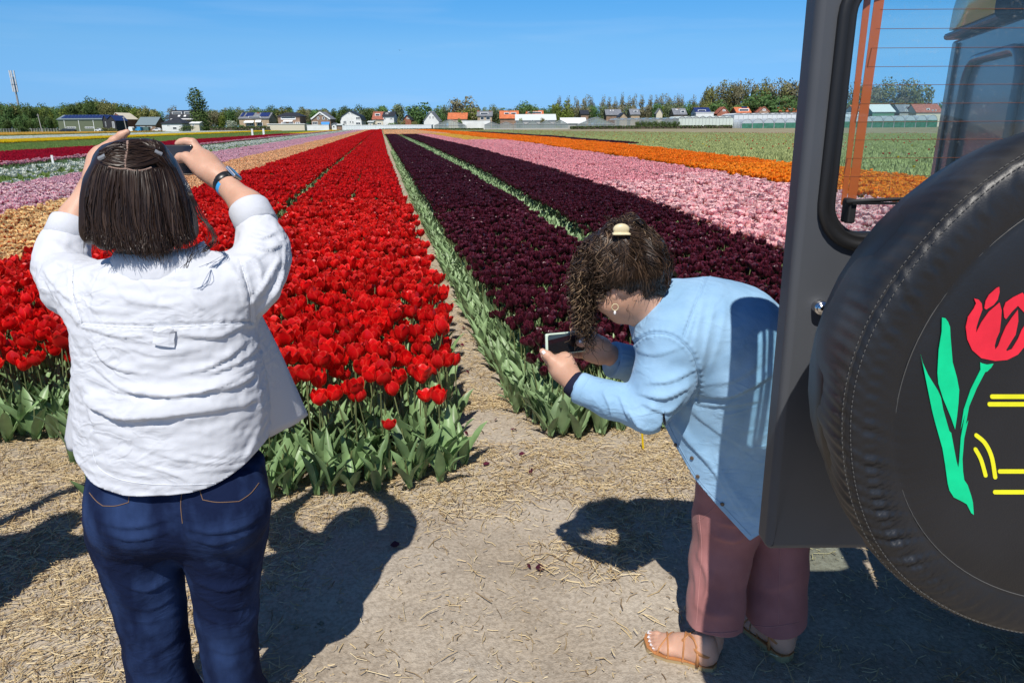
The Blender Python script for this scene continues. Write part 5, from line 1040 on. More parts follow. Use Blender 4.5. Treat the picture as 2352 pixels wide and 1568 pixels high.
def strands(bvh, curves, w, off=.002, n=12, seed=0, ext=0.0):
    """Flat hair ribbons laid on a surface along picture curves; returns V, F, tone."""
    r = np.random.default_rng(seed); V, F, T = [], [], []; o = 0
    for pts in curves:
        P, N = drape(bvh, pts, off + abs(r.normal(0, .0025)), n)
        if len(P) < 4: continue
        if ext and len(pts) == 5 and pts[-1][1] > 525:
            d_ = P[-1] - P[-2]; e_ = r.uniform(.004, ext) * r.uniform(.3, 1); d_ = d_ / (np.linalg.norm(d_) + 1e-9) * e_; P = np.concatenate([P, [P[-1] + d_ * .5 + N[-1] * .002, P[-1] + d_ + N[-1] * r.normal(.002, .003)]]); N = np.concatenate([N, N[-1:], N[-1:]])
        keep = [0]
        for i in range(1, len(P)):
            if np.linalg.norm(P[i] - P[keep[-1]]) > .06: break
            keep.append(i)
        if len(keep) < 4: continue
        P = P[keep]; N = N[keep]; Tn = np.gradient(P, axis=0); Sd = np.cross(Tn, N); Sd /= np.linalg.norm(Sd, axis=1)[:, None] + 1e-9
        tw = r.normal(0, .35); Sd = Sd * math.cos(tw) + N * math.sin(tw); ww = (w * r.uniform(.6, 1.4) * np.sin(np.linspace(.25, math.pi - .12, len(P))) ** .5)[:, None] / 2; k = len(P)
        V.append(np.stack([P - Sd * ww, P + Sd * ww], 1).reshape(-1, 3)); q = np.arange(k - 1) * 2 + o; F.append(np.stack([q, q + 1, q + 3, q + 2], 1)); T.append(np.full(2 * k, r.random())); o += 2 * k
    return np.concatenate(V), np.concatenate(F), np.concatenate(T)
def tone_mesh(name, V, F, T, m, parent, smooth=True):
    me = mesh_np(name, V, F, smooth); a = me.attributes.new('tone', 'FLOAT', 'POINT'); a.data.foreach_set('value', np.asarray(T, np.float32)); return link(name, me, parent, m)
def stitches(name, bvh, pts, w, m, parent, off=.001, n=40):
    P, N = drape(bvh, pts, off, n); return MB().ribbon(P, w, N, .0008).build(name, m, parent)
def shoe(parent, a, toe, m):
    """Low sneaker from heel a to toe on the ground."""
    d = toe - a; l = np.linalg.norm(d); d /= l; B = Body(); s = np.cross(d, UP); R = np.stack([s, d, UP])
    B.rbox(a + d * l * .5 + UP * .018, (.045, l / 2, .016), .014, R); B.ell(a + d * l * .3 + UP * .055, (.040, .09, .05), R, .03); B.ell(a + d * l * .72 + UP * .04, (.044, .075, .03), R, .03); V, Q = B.mesh(.007); return organic('shoe', V, Q, m, parent)

# ---- woman in the white shirt, seen from behind
M_shirt = mat('white_cotton', (.62, .64, .69), .85, .2, bump=.3, bscale=60, bdist=.003, sheen=.1, trans=.10, crease=(7.5, .26, .006))
M_denim = mat('dark_denim', (.008, .017, .060), .9, .12, var=.35, scale=9, aniso=(1, 1, .45), col2=(.036, .072, .19), bump=.5, bscale=420, bdist=.0012, contrast=(.45, .85), crease=(9, .18, .005))
M_thread = mat('orange_thread', (.20, .12, .07), .7, .2)
M_hairA = hair_mat('dark_brown_hair', [(0, (.016, .008, .005)), (.55, (.026, .014, .009)), (.9, (.042, .024, .016)), (1, (.065, .040, .028))])
VA = 1.60
pa = empty('person', L(S(410, 1300, VA) @ RT, VA, 0), 'woman with long dark hair, loose white shirt and blue jeans holding up a phone', 'person')
# skin: one surface for head, neck, arms and hands
B = Body(); cA = S(316, 440, 1.61)
hrA = head(B, cA, FW * .97 + RT * .05 - UP * .12, UP)
B.cone(cA - UP * .09 - FW * .012, S(345, 640, 1.62), .054, .062, .04); B.ell(S(360, 700, 1.62), (.16, .09, .10), np.stack([RT, FW, UP]), .05)
B.chain([S(200, 668, 1.62), S(138, 614, 1.75), S(175, 500, 1.84), S(222, 398, 1.885)], [.05, .043, .035, .026], .03)
B.chain([S(540, 658, 1.62), S(608, 590, 1.70), S(572, 476, 1.785), S(500, 405, 1.84)], [.05, .045, .037, .026], .03)
V, Q = B.mesh(.006); bodies = [(relax(V, Q, 1), Q)]
B = Body()       # right hand
px_chain(B, [(520, 424, 1.825, .027), (500, 405, 1.84, .0265), (474, 380, 1.87, .031), (466, 370, 1.885, .030)], .02); px_chain(B, [(492, 396, 1.86, .024), (458, 362, 1.905, .021), (449, 347, 1.91, .0145)], .02)
px_chain(B, [(488, 402, 1.835, .022), (470, 392, 1.845, .021), (452, 380, 1.852, .0155), (440, 370, 1.856, .0125), (428, 361, 1.862, .0118), (414, 362, 1.872, .0105), (409, 364, 1.875, .0085)], .012)
px_chain(B, [(460, 360, 1.90, .0150), (450, 341, 1.912, .0125), (442, 328, 1.914, .0115), (428, 325.5, 1.913, .0100), (416, 327, 1.912, .0090), (408, 330, 1.910, .0075)], .008)
for yk, dv in ((372, .0), (383, .004), (393, .008)): px_chain(B, [(466, yk, 1.915 + dv, .0135), (450, yk - 2, 1.942 + dv, .0115), (432, yk, 1.948 + dv, .010), (414, yk + 2, 1.936 + dv, .0085)], .006)
bodies.append(B.mesh(.0032))
B = Body()       # left hand
px_chain(B, [(214, 415, 1.87, .026), (222, 398, 1.885, .026), (234, 370, 1.90, .031), (240, 358, 1.905, .029)], .02)
px_chain(B, [(241, 352, 1.905, .0165), (246, 338, 1.91, .0130), (262, 324, 1.916, .0115), (279, 311, 1.920, .0100), (292, 303, 1.922, .0080)], .008)
for yk, dv in ((350, .0), (362, .004), (373, .008)): px_chain(B, [(244, yk, 1.925 + dv, .013), (262, yk - 3, 1.950 + dv, .0112), (284, yk - 2, 1.952 + dv, .0100), (304, yk, 1.940 + dv, .0085)], .006)
px_chain(B, [(232, 385, 1.885, .018), (252, 378, 1.872, .0135), (272, 374, 1.868, .0115), (292, 370, 1.873, .009)], .01)
bodies.append(B.mesh(.0032))
def join_meshes(ms):
    V, Q, o = [], [], 0
    for v, q in ms: V.append(v); Q.append(q + o); o += len(v)
    return np.concatenate(V), np.concatenate(Q)
V, Q = join_meshes(bodies); organic('body', V, Q, M_skin, pa); eyes(pa, cA, *hrA); bvh_skinA = bvh_of(V, Q)
# shirt
B = Body(); zero = np.zeros(3)
rows = [(583, 268, 474, 1.605, .070), (600, 232, 515, 1.605, .090), (622, 190, 552, 1.605, .108), (655, 168, 574, 1.605, .124), (700, 170, 582, 1.605, .133), (750, 182, 584, 1.60, .136), (800, 186, 592, 1.60, .136), (850, 184, 602, 1.60, .142), (900, 182, 610, 1.60, .148),
        (950, 184, 613, 1.60, .152), (1000, 191, 611, 1.60, .158), (1060, 200, 609, 1.60, .163), (1110, 204, 609, 1.60, .166), (1160, 206, 609, 1.60, .168)]
B.loft(rows_secs(rows), RT, FW, UP, zero, 2.35, .02)
px_chain(B, [(212, 672, 1.615, .070), (172, 656, 1.67, .066), (140, 618, 1.745, .055), (144, 580, 1.79, .051), (156, 545, 1.815, .050)], .045); px_chain(B, [(530, 660, 1.615, .070), (574, 638, 1.65, .065), (608, 594, 1.70, .054), (604, 558, 1.735, .050), (588, 515, 1.765, .048)], .045)
V, Q = B.mesh(.0050); V = relax(V, Q, 2); N = vnormals(V, Q)
FA = [([(188, 905), (236, 940), (300, 958), (397, 950), (480, 942), (556, 928)], .022, 44, .22), ([(212, 790), (260, 838), (330, 856)], .010, 20, .3), ([(400, 862), (490, 838), (580, 775)], .008, 16, .3), ([(300, 800), (360, 818), (470, 800)], .006, 18, .35), ([(240, 880), (290, 900), (330, 900)], .007, 14, .3), ([(350, 1040), (470, 1062), (560, 1052)], .005, 16, .4), ([(228, 850), (300, 895), (400, 905), (500, 885), (600, 830)], .012, 26, .28), ([(440, 900), (520, 890), (598, 858)], .010, 16, .3), ([(470, 862), (540, 835), (596, 800)], .008, 13, .3), ([(190, 748), (270, 772), (340, 768)], .007, 14, .35), ([(410, 770), (500, 772), (578, 735)], .007, 14, .35), ([(200, 905), (215, 960), (228, 1010)], .009, 22, .6), ([(590, 880), (600, 950), (585, 1010), (560, 1060)], .009, 24, .6),
      ([(300, 1062), (380, 1082), (430, 1104)], .004, 9, .4), ([(430, 1040), (520, 1048), (590, 1040)], .004, 9, .4), ([(500, 1080), (560, 1070), (600, 1045)], .005, 11, .4), ([(235, 1075), (300, 1092), (380, 1100)], .0035, 9, .4),
      ([(100, 640), (140, 690), (190, 745)], .012, 20, .35), ([(92, 610), (125, 650), (175, 700)], .010, 16, .35), ([(105, 585), (150, 610), (210, 605)], .010, 15, .4), ([(120, 560), (165, 585), (215, 575)], .008, 12, .4), ([(655, 610), (625, 670), (590, 720)], .012, 18, .35), ([(640, 590), (610, 640), (578, 690)], .010, 16, .35), ([(560, 590), (590, 610), (600, 660)], .009, 14, .4), ([(575, 560), (610, 575), (650, 560)], .010, 14, .4), ([(570, 540), (605, 548), (640, 530)], .007, 10, .4), ([(655, 560), (640, 640), (600, 690)], .007, 12, .4), ([(500, 590), (545, 640), (560, 700)], .006, 15, .5), ([(240, 620), (215, 670), (215, 720)], .006, 16, .5), ([(260, 640), (300, 690), (380, 700), (460, 680)], .004, 20, .6), ([(300, 625), (345, 660), (350, 700)], .0035, 14, .6), ([(430, 640), (445, 690), (490, 720)], .0035, 14, .6)]
V = folds(V, N, [(f[0], f[1] * .85, f[2] * .85, f[3] * .6) for f in FA])
x, y = screen(V); N = vnormals(V, Q)
V = V + N * (.0026 * noise(V, 5.5, 8, 3) + .0019 * noise(V * [1, 1, 1.8], 13, 9, 2))[:, None]
for ln in ([(165, 612), (166, 680), (186, 742)], [(552, 598), (572, 670), (578, 740)], [(186, 742), (300, 748), (400, 747), (580, 738)]):      # seams pucker the cloth
    d, s_, t_ = polyd(x, y, smoothline(ln, 16)); V = V + N * ((-.0030 * np.exp(-(d / 3.2) ** 2) + .0016 * np.exp(-((d - 7) / 4) ** 2) * (1 + .7 * np.sin(t_ * 150))) * (np.sum(N * (CAM - V), 1) > 0))[:, None]
uu, zz = V @ RT, V[:, 2]; ul, ur = S(205, 1000, 1.58) @ RT, S(610, 1000, 1.58) @ RT; t_ = np.clip((uu - ul) / (ur - ul), 0, 1)
zh0, zh1 = S(400, 1122, 1.47)[2], S(205, 1010, 1.58)[2]; hem = zh0 + (zh1 - zh0) * (np.abs(2 * t_ - 1.02) ** 3.2)
V2, T2 = clip(V, Q, hem - zz); sh = organic('shirt', V2, T2, M_shirt, pa); md = sh.modifiers.new('thickness', 'SOLIDIFY'); md.thickness = .0025; md.offset = -1; bvh_shA = bvh_of(V2, T2)
cuff('cuff', S(152, 552, 1.805), S(170, 508, 1.838), .052, .051, sh, M_shirt); cuff('cuff', S(593, 520, 1.755), S(570, 474, 1.785), .050, .048, sh, M_shirt)
def flap(name, left, right, parent, m, n=14, k=10, wave=.006, seed=0):
    """Cloth stretched between two edge lines, top to bottom."""
    a = smoothline([S(*p) for p in left], n); b = smoothline([S(*p) for p in right], n); V = []
    for i in range(n):
        for j in range(k):
            t = j / (k - 1); p = a[i] * (1 - t) + b[i] * t; V.append(p + FW * (wave * math.sin(t * 9 + i * .25 + seed) * (i / n)) - FW * .02 * math.sin(math.pi * t))
    F = [(i * k + j, i * k + j + 1, (i + 1) * k + j + 1, (i + 1) * k + j) for i in range(n - 1) for j in range(k - 1)]; o = organic(name, np.array(V), np.array(F), m, parent); q = o.modifiers.new('thickness', 'SOLIDIFY'); q.thickness = .002; return o
flap('front_panel', [(578, 690, 1.60), (592, 800, 1.62), (600, 900, 1.64), (616, 1002, 1.68)], [(588, 700, 1.64), (640, 800, 1.72), (678, 885, 1.77), (706, 953, 1.80)], sh, M_shirt, seed=1)
flap('front_panel', [(186, 745, 1.64), (172, 860, 1.70), (158, 950, 1.75), (147, 1012, 1.78)], [(200, 745, 1.60), (192, 860, 1.62), (198, 960, 1.64), (206, 1040, 1.66)], sh, M_shirt, seed=4)
# collar: a folded band round the back of the neck
cv = []; cf = []; nC = 26; cc = S(372, 600, 1.60)
for i in range(nC):
    a = -.35 + (math.pi + .70) * i / (nC - 1); d = -RT * math.cos(a) - FW * math.sin(a); ru, rv = (.094, .085); rad = 1 / math.sqrt((math.cos(a) / ru) ** 2 + (math.sin(a) / rv) ** 2); back = max(0, math.sin(a))
    for rr, hz in ((rad * .90, .012), (rad * .93, .030), (rad * 1.02, .032), (rad * 1.12, .014), (rad * 1.20, -.006 - .010 * back), (rad * 1.24, -.022 - .016 * back)): cv.append(cc + d * rr + UP * (hz - .010 * (1 - back) + (.020 if math.cos(a) < 0 else .006) * (1 - back)))
for i in range(nC - 1):
    for j in range(5): cf.append((i * 6 + j, i * 6 + j + 1, i * 6 + j + 7, i * 6 + j + 6))
co_ = organic('collar', np.array(cv), np.array(cf), M_shirt, sh); q = co_.modifiers.new('thickness', 'SOLIDIFY'); q.thickness = .003
P, N = drape(bvh_shA, [(380, 750), (379, 770), (378, 793)], .006, 8); MB().ribbon(P, .046, N, .003).build('locker_loop', M_shirt, sh)
M_seam = mat('shirt_seam', (.66, .68, .72), .9, .1)
for ln in ([(168, 618), (168, 680), (187, 740)], [(553, 602), (573, 670), (578, 736)], [(190, 744), (300, 751), (400, 750), (576, 741)], [(212, 1030), (230, 1075), (290, 1103), (400, 1112), (520, 1104), (585, 1070), (604, 1030)]): stitches('seam', bvh_shA, ln, .0022, M_seam, sh, .0006, 46)
# jeans
B = Body(); rows = [(1060, 216, 600, 1.60, .132), (1110, 213, 607, 1.60, .143), (1160, 217, 608, 1.60, .147), (1190, 225, 603, 1.605, .142), (1215, 238, 592, 1.605, .125), (1232, 258, 574, 1.61, .10)]
B.loft(rows_secs(rows), RT, FW, UP, zero, 2.3, .03)
B.chain([S(318, 1190, 1.60), S(322, 1225, 1.61), S(331, 1310, 1.605)], [.106, .105, .096], .045); B.chain([S(508, 1190, 1.60), S(511, 1225, 1.61), S(517, 1310, 1.605)], [.102, .101, .090], .045)
for xb in (322, 512): B.ell(S(xb, 1165, 1.535), (.112, .085, .105), np.stack([RT, FW, UP]), .05)
B.chain([S(318, 1225, 1.61), S(329, 1300, 1.605), S(347, 1400, 1.61), S(360, 1480, 1.615), S(372, 1568, 1.625), L(S(377, 1568, 1.63) @ RT - .004, 1.635, .02)], [.110, .098, .088, .084, .088, .112], .010)
B.chain([S(512, 1225, 1.61), S(517, 1300, 1.605), S(521, 1400, 1.61), S(527, 1480, 1.615), S(537, 1568, 1.625), L(S(542, 1568, 1.63) @ RT + .004, 1.635, .02)], [.106, .091, .082, .075, .076, .100], .010)
V, Q = B.mesh(.0065); V = relax(V, Q, 2); N = vnormals(V, Q)
FJ = [([(226, 1196), (287, 1210), (347, 1203), (405, 1180)], .010, 14, .3), ([(233, 1222), (314, 1238), (400, 1216)], .009, 13, .3), ([(240, 1248), (310, 1260), (380, 1250)], .006, 11, .35), ([(419, 1210), (479, 1222), (551, 1213), (608, 1182)], .010, 14, .3), ([(435, 1234), (507, 1248), (600, 1214)], .009, 12, .3), ([(440, 1262), (520, 1270), (590, 1248)], .006, 11, .35), ([(281, 1341), (336, 1356), (398, 1328)], .009, 14, .3), ([(281, 1388), (347, 1399), (424, 1350)], .010, 15, .3), ([(290, 1420), (350, 1428), (428, 1392)], .007, 12, .35), ([(314, 1525), (391, 1475), (440, 1404)], .009, 15, .4), ([(340, 1550), (410, 1500), (450, 1450)], .007, 13, .4), ([(446, 1334), (512, 1355), (590, 1336)], .009, 13, .3), ([(457, 1369), (523, 1399), (596, 1372)], .011, 15, .28), ([(470, 1415), (520, 1432), (590, 1410)], .007, 12, .35), ([(470, 1480), (530, 1500), (595, 1470)], .005, 14, .4), ([(410, 1140), (412, 1190), (418, 1235)], -.014, 9, 1.0)]
V = folds(V, N, [(f[0], f[1] * (.62 if i_ in (0, 1, 3, 4, 6, 11) else .34), f[2] * .9, f[3] * .7) for i_, f in enumerate(FJ)]); N = vnormals(V, Q); V = V + N * (.0018 * noise(V * [1, 1, 1.6], 7, 18, 3))[:, None]
V, T = clip(V, Q, .012 - V[:, 2]); jn = organic('jeans', V, T, M_denim, pa); bvh_jA = bvh_of(V, T)
for ln in ([(206, 1130), (222, 1149), (237, 1160)], [(237, 1160), (266, 1160), (296, 1152)], [(296, 1152), (297, 1124)], [(459, 1124), (466, 1146)], [(466, 1146), (500, 1152), (549, 1150)], [(549, 1150), (575, 1132), (594, 1108)], [(418, 1128), (416, 1160), (420, 1200)]): stitches('pocket_stitching', bvh_jA, ln, .0017, M_thread, jn, .0012, 14)
for xs in (374, 536): p0 = S(xs, 1568, 1.60); shoe(pa, L(p0 @ RT - (.0 if xs < 450 else .02), 1.54, .0), L(p0 @ RT + (-.01 if xs < 450 else -.03), 1.755, .0), M_trim)
# hair: a full shell under many strands
B = Body(); rows = [(317, 290, 335, 1.625, .03), (324, 266, 358, 1.625, .070), (340, 246, 368, 1.62, .090), (370, 230, 391, 1.615, .104), (400, 213, 407, 1.61, .112), (440, 202, 425, 1.605, .114), (480, 197, 434, 1.595, .110), (520, 196, 442, 1.585, .104), (540, 204, 446, 1.58, .098), (553, 222, 440, 1.575, .090), (562, 255, 420, 1.57, .080)]
B.loft(rows_secs(rows), RT, FW, UP, zero, 2.1, .01); px_chain(B, [(250, 352, 1.60, .020), (240, 366, 1.59, .020)], .02); px_chain(B, [(358, 346, 1.60, .024), (366, 372, 1.59, .018)], .02)
B.ell(cA + FW * .125 - UP * .05, (.062, .06, .085), np.stack([RT, FW, UP]), .02, '-')
V, Q = B.mesh(.006); V = relax(V, Q, 2); N = vnormals(V, Q); xx, yy_ = screen(V)
V = V + N * (.0045 * np.sin((V @ RT - (S(316, 440, 1.6) @ RT)) * (150 - 40 * np.clip((yy_ - 430) / 150, 0, 1)) + 1.2 * noise(V * [1, 1, .25], 6, 44, 2)) * np.clip((yy_ - 400) / 60, 0, 1))[:, None]
hr = tone_mesh('hair', V, Q, np.full(len(V), .30), M_hairA, pa); bvA = bvh_of(V, Q); r = np.random.default_rng(7); curves = []; HY = [q[0] for q in rows]; HL = [q[1] for q in rows]; HR = [q[2] for q in rows]
for _ in range(6500):                                                # the loose lower hair
    s_ = 2 * r.random() - 1; ys0 = 376 + 16 * math.cos(s_ * 1.5) + r.uniform(0, 22) * r.random(); ys1 = 563 - 24 * abs(s_) ** 2.5; e = r.uniform(.6, 1) if r.random() < .75 else r.uniform(.3, .6); b_ = r.normal(0, .03); wv = r.normal(0, .05); pts_ = []
    for q in np.linspace(0, e, 5): yq = ys0 + (ys1 - ys0) * q; lo_, hi_ = np.interp(yq, HY, HL), np.interp(yq, HY, HR); pts_.append(((lo_ + hi_) / 2 + (s_ * .985 + b_ * q + wv * math.sin(q * 4 + s_ * 6) * q) * (hi_ - lo_) / 2, yq))
    curves.append(pts_)
for _ in range(1500):                                                # combed from the centre parting to the clips
    t = r.random(); px_ = 294 - 6 * t; py = 326 + 62 * t; s = -1 if r.random() < .36 else 1
    if s < 0: tx, ty = 240 + r.normal(0, 4), 357 + r.normal(0, 5) + 9 * (t - .5)
    else: tx, ty = (364 + r.normal(0, 5), 353 + r.normal(0, 5) + 16 * (t - .5))
    sx = px_ + s * abs(r.normal(1.6, 1.2)); mid = ((sx + tx) / 2, (py + ty) / 2 - 9 + 14 * t + r.normal(0, 2)); curves.append([(sx, py), mid, (tx, ty)])
for _ in range(420):                                                 # over the right side above the clip
    y0 = r.uniform(322, 350); curves.append([(320 + r.uniform(0, 40), y0), (365 + r.normal(0, 5), y0 + 24), (390 + r.normal(0, 5), y0 + 62), (408 + r.normal(0, 5), y0 + 125)])
V, F, T = strands(bvA, curves, .0019, .0008, 14, 3, .050); tone_mesh('hair_strands', V, F, T, M_hairA, hr)
wisp = MB()
for k in range(16):                                                  # wisps hanging on the right
    a = r.uniform(0, 8); wisp.tube(smoothline([S(432 + a, 440, 1.575), S(452 + a + r.normal(0, 3), 490, 1.57), S(480 + a + r.normal(0, 4), 525, 1.56), S(484 + a + r.normal(0, 5), 555, 1.55), S(462 + r.normal(0, 12), 575 + r.normal(0, 5), 1.52)], 14), .0007, 3)
for k in range(6): wisp.tube(smoothline([S(450, 560, 1.50), S(440 + r.normal(0, 4), 585, 1.475), S(425 + r.normal(0, 5), 615, 1.468)], 8), .0006, 3)
wo = wisp.build('hair_wisps', M_hairA, hr, True)
M_scalp = mat('scalp', (.30, .20, .16), .6, .2)
for ln, w in (([(294, 327), (291, 350), (287, 372), (290, 388)], .0050), ([(290, 388), (308, 393), (328, 392), (346, 386)], .0036), ([(252, 384), (270, 388), (290, 389)], .0030)): stitches('parting', bvA, ln, w, M_scalp, hr, .0042, 16)
M_clip = mat('grey_clip', (.20, .21, .23), .3, .6)
for cx, cy, tilt in ((240, 364, .5), (362, 353, -.5)):
    P, N = drape(bvA, [(cx - 7, cy + 7 * tilt), (cx, cy), (cx + 7, cy - 7 * tilt)], .006, 5); MB().ribbon(P, .011, N, .004).build('hair_tie', M_clip, hr, bevel=.001)
    for k in range(3): P2, N2 = drape(bvA, [(cx - 4 + 3 * k, cy - 7), (cx - 6 + 5 * k, cy - 14)], .004, 4); MB().tube(P2, [.004] * len(P2), 6).build('hair_twist', M_hairA, hr, True)
# jewellery and watch
ring_ = lambda a, b, r0, w, n=24: MB().tube([a + (b - a) * t for t in (0, .1, .5, .9, 1)], [r0 - .001, r0 + .0014, r0 + .002, r0 + .0014, r0 - .001], n)
wa, wb = S(526, 430, 1.822), S(506, 408, 1.838); wax = (wb - wa) / np.linalg.norm(wb - wa); wc = (wa + wb) / 2
wt = ring_(wc - wax * .011, wc + wax * .011, .0290, .022).build('wristwatch_strap', mat('black_rubber', (.012, .012, .013), .35, .5), pa, True)
sd_ = RT * .75 + UP * .55 + FW * .1; sd_ = sd_ - wax * (sd_ @ wax); sd_ /= np.linalg.norm(sd_); tg = np.cross(wax, sd_)
MB().obox(wc + sd_ * .029, wax, tg, sd_, (-.019, .019), (-.0165, .0165), (0, .009)).build('watch_case', mat('silver', (.70, .70, .71), .2, .6, metal=.9), wt, bevel=.003); MB().obox(wc + sd_ * .0382, wax, tg, sd_, (-.0165, .0165), (-.014, .014), (0, .0006)).build('watch_face', mat('black_glass', (.01, .01, .012), .06, .7), wt)
for k in (-1, 0, 1, 2): q_ = math.pi * .92 + k * .26; d = sd_ * math.cos(q_) + tg * math.sin(q_); p = wc + d * .0302; MB().tube([p, p + d * .0012], .0016, 6).build('strap_hole', M_iris, wt)
wc2 = wc - wax * .015; MB().ribbon(np.array([wc2 + (sd_ * math.cos(q) + tg * math.sin(q)) * .0302 for q in np.linspace(1.9, 4.6, 14)]), .016, np.array([sd_ * math.cos(q) + tg * math.sin(q) for q in np.linspace(1.9, 4.6, 14)]), .001).build('paper_wristband', mat('blue_wristband', (.05, .35, .75), .4, .4), pa, True)
fc = S(245, 344, 1.905); fd = S(262, 324, 1.916) - S(244, 350, 1.905); fd /= np.linalg.norm(fd); ring_(fc - fd * .0022, fc + fd * .0022, .0140, .004, 16).build('finger_ring', MATS['silver'], pa, True)
def phone(label, c, right, up, w, h, t, case, screen_m, rim=.0016):
    """A phone lying in the plane right x up, its screen towards -right x up side."""
    right = right / np.linalg.norm(right); up = up - right * (up @ right); up /= np.linalg.norm(up); n = np.cross(right, up)      # n points out of the screen
    root = empty('smartphone', c, label, 'smartphone'); MB().obox(c, right, up, n, (-w / 2, w / 2), (-h / 2, h / 2), (-t, 0)).build('case', case, root, bevel=.0055, seg=4)
    b = MB(); k = 6; cr = .007; P = []
    for sx, sy, a0 in ((1, 1, 0), (-1, 1, 1), (-1, -1, 2), (1, -1, 3)):
        for i in range(k + 1): a = (a0 + i / k) * math.pi / 2; P.append(c + right * (sx * (w / 2 - rim * 1.5 - cr) + cr * math.cos(a)) + up * (sy * (h / 2 - rim * 1.5 - cr) + cr * math.sin(a)) + n * .0004)
    b.prism(P, n * .0005); s = b.build('screen', screen_m, root); return root, right, up, n
M_phone = mat('black_phone', (.012, .012, .014), .25, .5); M_scr = mat('dark_screen', (.022, .032, .055), .12, .7)  # screen base is bluish: reflected sky painted into the colour
pA, _r, _u, _n = phone('black smartphone held up sideways by the woman in the white shirt', S(380, 366, 1.888), RT * 1.0 + FW * .05, UP - FW * .10, .148, .074, .009, M_phone, M_scr)
q = pA.location; c0 = np.array(q); MB().obox(c0, _r, _u, _n, (.020, .062), (-.0385, -.0365), (-.0075, -.0015)).build('side_buttons', MATS['silver'], pA)
# ---- woman in the pale denim shirt, bending over her phone
M_chamb = mat('pale_chambray', (.235, .41, .605), .85, .2, var=.08, scale=9, col2=(.285, .465, .66), bump=.35, bscale=240, bdist=.0015, sheen=.1, crease=(7, .28, .006))
M_rose = mat('dusty_rose_cotton', (.30, .125, .12), .85, .2, var=.10, scale=10, col2=(.34, .15, .145), bump=.4, bscale=300, bdist=.0012, sheen=.1)
M_rseam = mat('rose_stitching', (.40, .19, .18), .8, .2); M_cseam = mat('chambray_seam', (.26, .41, .57), .9, .1)
M_hairB = hair_mat('curly_brown_hair', [(0, (.014, .008, .005)), (.4, (.034, .020, .013)), (.75, (.095, .058, .036)), (1, (.28, .19, .11))])
M_tan = mat('tan_leather', (.42, .18, .065), .5, .4, var=.12, scale=30); M_sole = mat('crepe_sole', (.40, .29, .15), .8, .2, bump=.3, bscale=200, bdist=.002)
pb = empty('person', L(.70, 1.93, 0), 'woman with curly dark hair bending forward in a pale blue denim shirt', 'person')
ax3 = np.stack([RT, FW, UP])
B = Body(); fB = -RT * .74 + FW * .40 - UP * .54; uB = -RT * .30 + UP * .8 + FW * .1; cB = S(1432, 622, 1.865)
hrB = head(B, cB, fB, uB, .02)
px_chain(B, [(1404, 690, 1.835, .040), (1422, 712, 1.85, .026)], .03); px_chain(B, [(1450, 672, 1.87, .056), (1505, 712, 1.885, .062), (1560, 740, 1.90, .09)], .04)
B.ell(S(1412, 668, 1.792), (.011, .012, .026), np.stack([RT * .8 + FW * .6, FW * .8 - RT * .6, UP]), .006); B.ell(S(1413, 690, 1.795), (.007, .007, .010), ax3, .006); B.ell(S(1407, 668, 1.780), (.006, .010, .014), ax3, .005, '-')
B.ell(S(1690, 860, 1.92), (.13, .10, .16), ax3, .05)
px_chain(B, [(1535, 790, 1.83, .055), (1485, 940, 1.78, .044), (1400, 916, 1.81, .038), (1318, 878, 1.855, .0265)], .02); px_chain(B, [(1540, 760, 2.08, .055), (1500, 850, 2.10, .045), (1430, 828, 2.05, .036), (1402, 815, 2.03, .027)], .02)
legs = [((1690, 1060, 1.95, .10), (1655, 1250, 1.95, .07), (1640, 1400, 1.90, .050), (1628, 1470, 1.868, .038), (1626, 1500, 1.866, .033)), ((1770, 1060, 2.02, .10), (1790, 1250, 2.0, .07), (1800, 1400, 1.95, .050), (1797, 1455, 1.905, .038), (1794, 1486, 1.900, .033))]
for l_ in legs: px_chain(B, l_, .03)
V, Q = B.mesh(.006); bodies = [(relax(V, Q, 1), Q)]
B = Body()       # near hand under the phone, thumb up along its left side
px_chain(B, [(1332, 884, 1.845, .027), (1316, 876, 1.855, .0265), (1292, 846, 1.875, .034), (1284, 838, 1.882, .031)], .02); px_chain(B, [(1306, 856, 1.87, .026), (1301, 824, 1.89, .0165)], .02)
px_chain(B, [(1286, 845, 1.865, .020), (1272, 830, 1.868, .0150), (1258, 816, 1.874, .0122), (1246, 806, 1.882, .0090)], .010)
px_chain(B, [(1278, 842, 1.892, .0150), (1262, 830, 1.905, .0115), (1251, 818, 1.915, .0095), (1247, 812, 1.925, .0078)], .006)
for i, (xk, yk) in enumerate(((1290, 828), (1299, 826), (1308, 830))): px_chain(B, [(xk + 4, yk + 4, 1.895 + .006 * i, .0135), (xk, yk - 8, 1.912 + .01 * i, .0112), (xk - 2, yk - 16, 1.938 + .012 * i, .0100), (xk - 6, yk - 28, 1.948 + .013 * i, .0085)], .006)
bodies.append(B.mesh(.0032))
B = Body()       # far hand with its thumb on the screen
px_chain(B, [(1415, 820, 2.04, .027), (1402, 815, 2.03, .0275), (1374, 800, 2.005, .036), (1366, 796, 2.00, .034)], .02); px_chain(B, [(1378, 815, 2.005, .026), (1352, 815, 2.00, .018)], .02)
px_chain(B, [(1388, 792, 1.99, .020), (1370, 783, 1.972, .0165), (1350, 784, 1.958, .0130), (1338, 786, 1.956, .0115), (1330, 787, 1.958, .0092)], .010)
px_chain(B, [(1368, 776, 2.01, .0150), (1350, 760, 2.015, .0122), (1332, 754, 2.012, .0105), (1315, 757, 2.006, .0080)], .008)
for i, yk in enumerate((786, 800, 814)): px_chain(B, [(1362, yk, 2.022, .0135), (1346, yk + 1, 2.034, .0115), (1328, yk, 2.026, .0100), (1316, yk - 1, 2.010, .0085)], .006)
bodies.append(B.mesh(.0032))
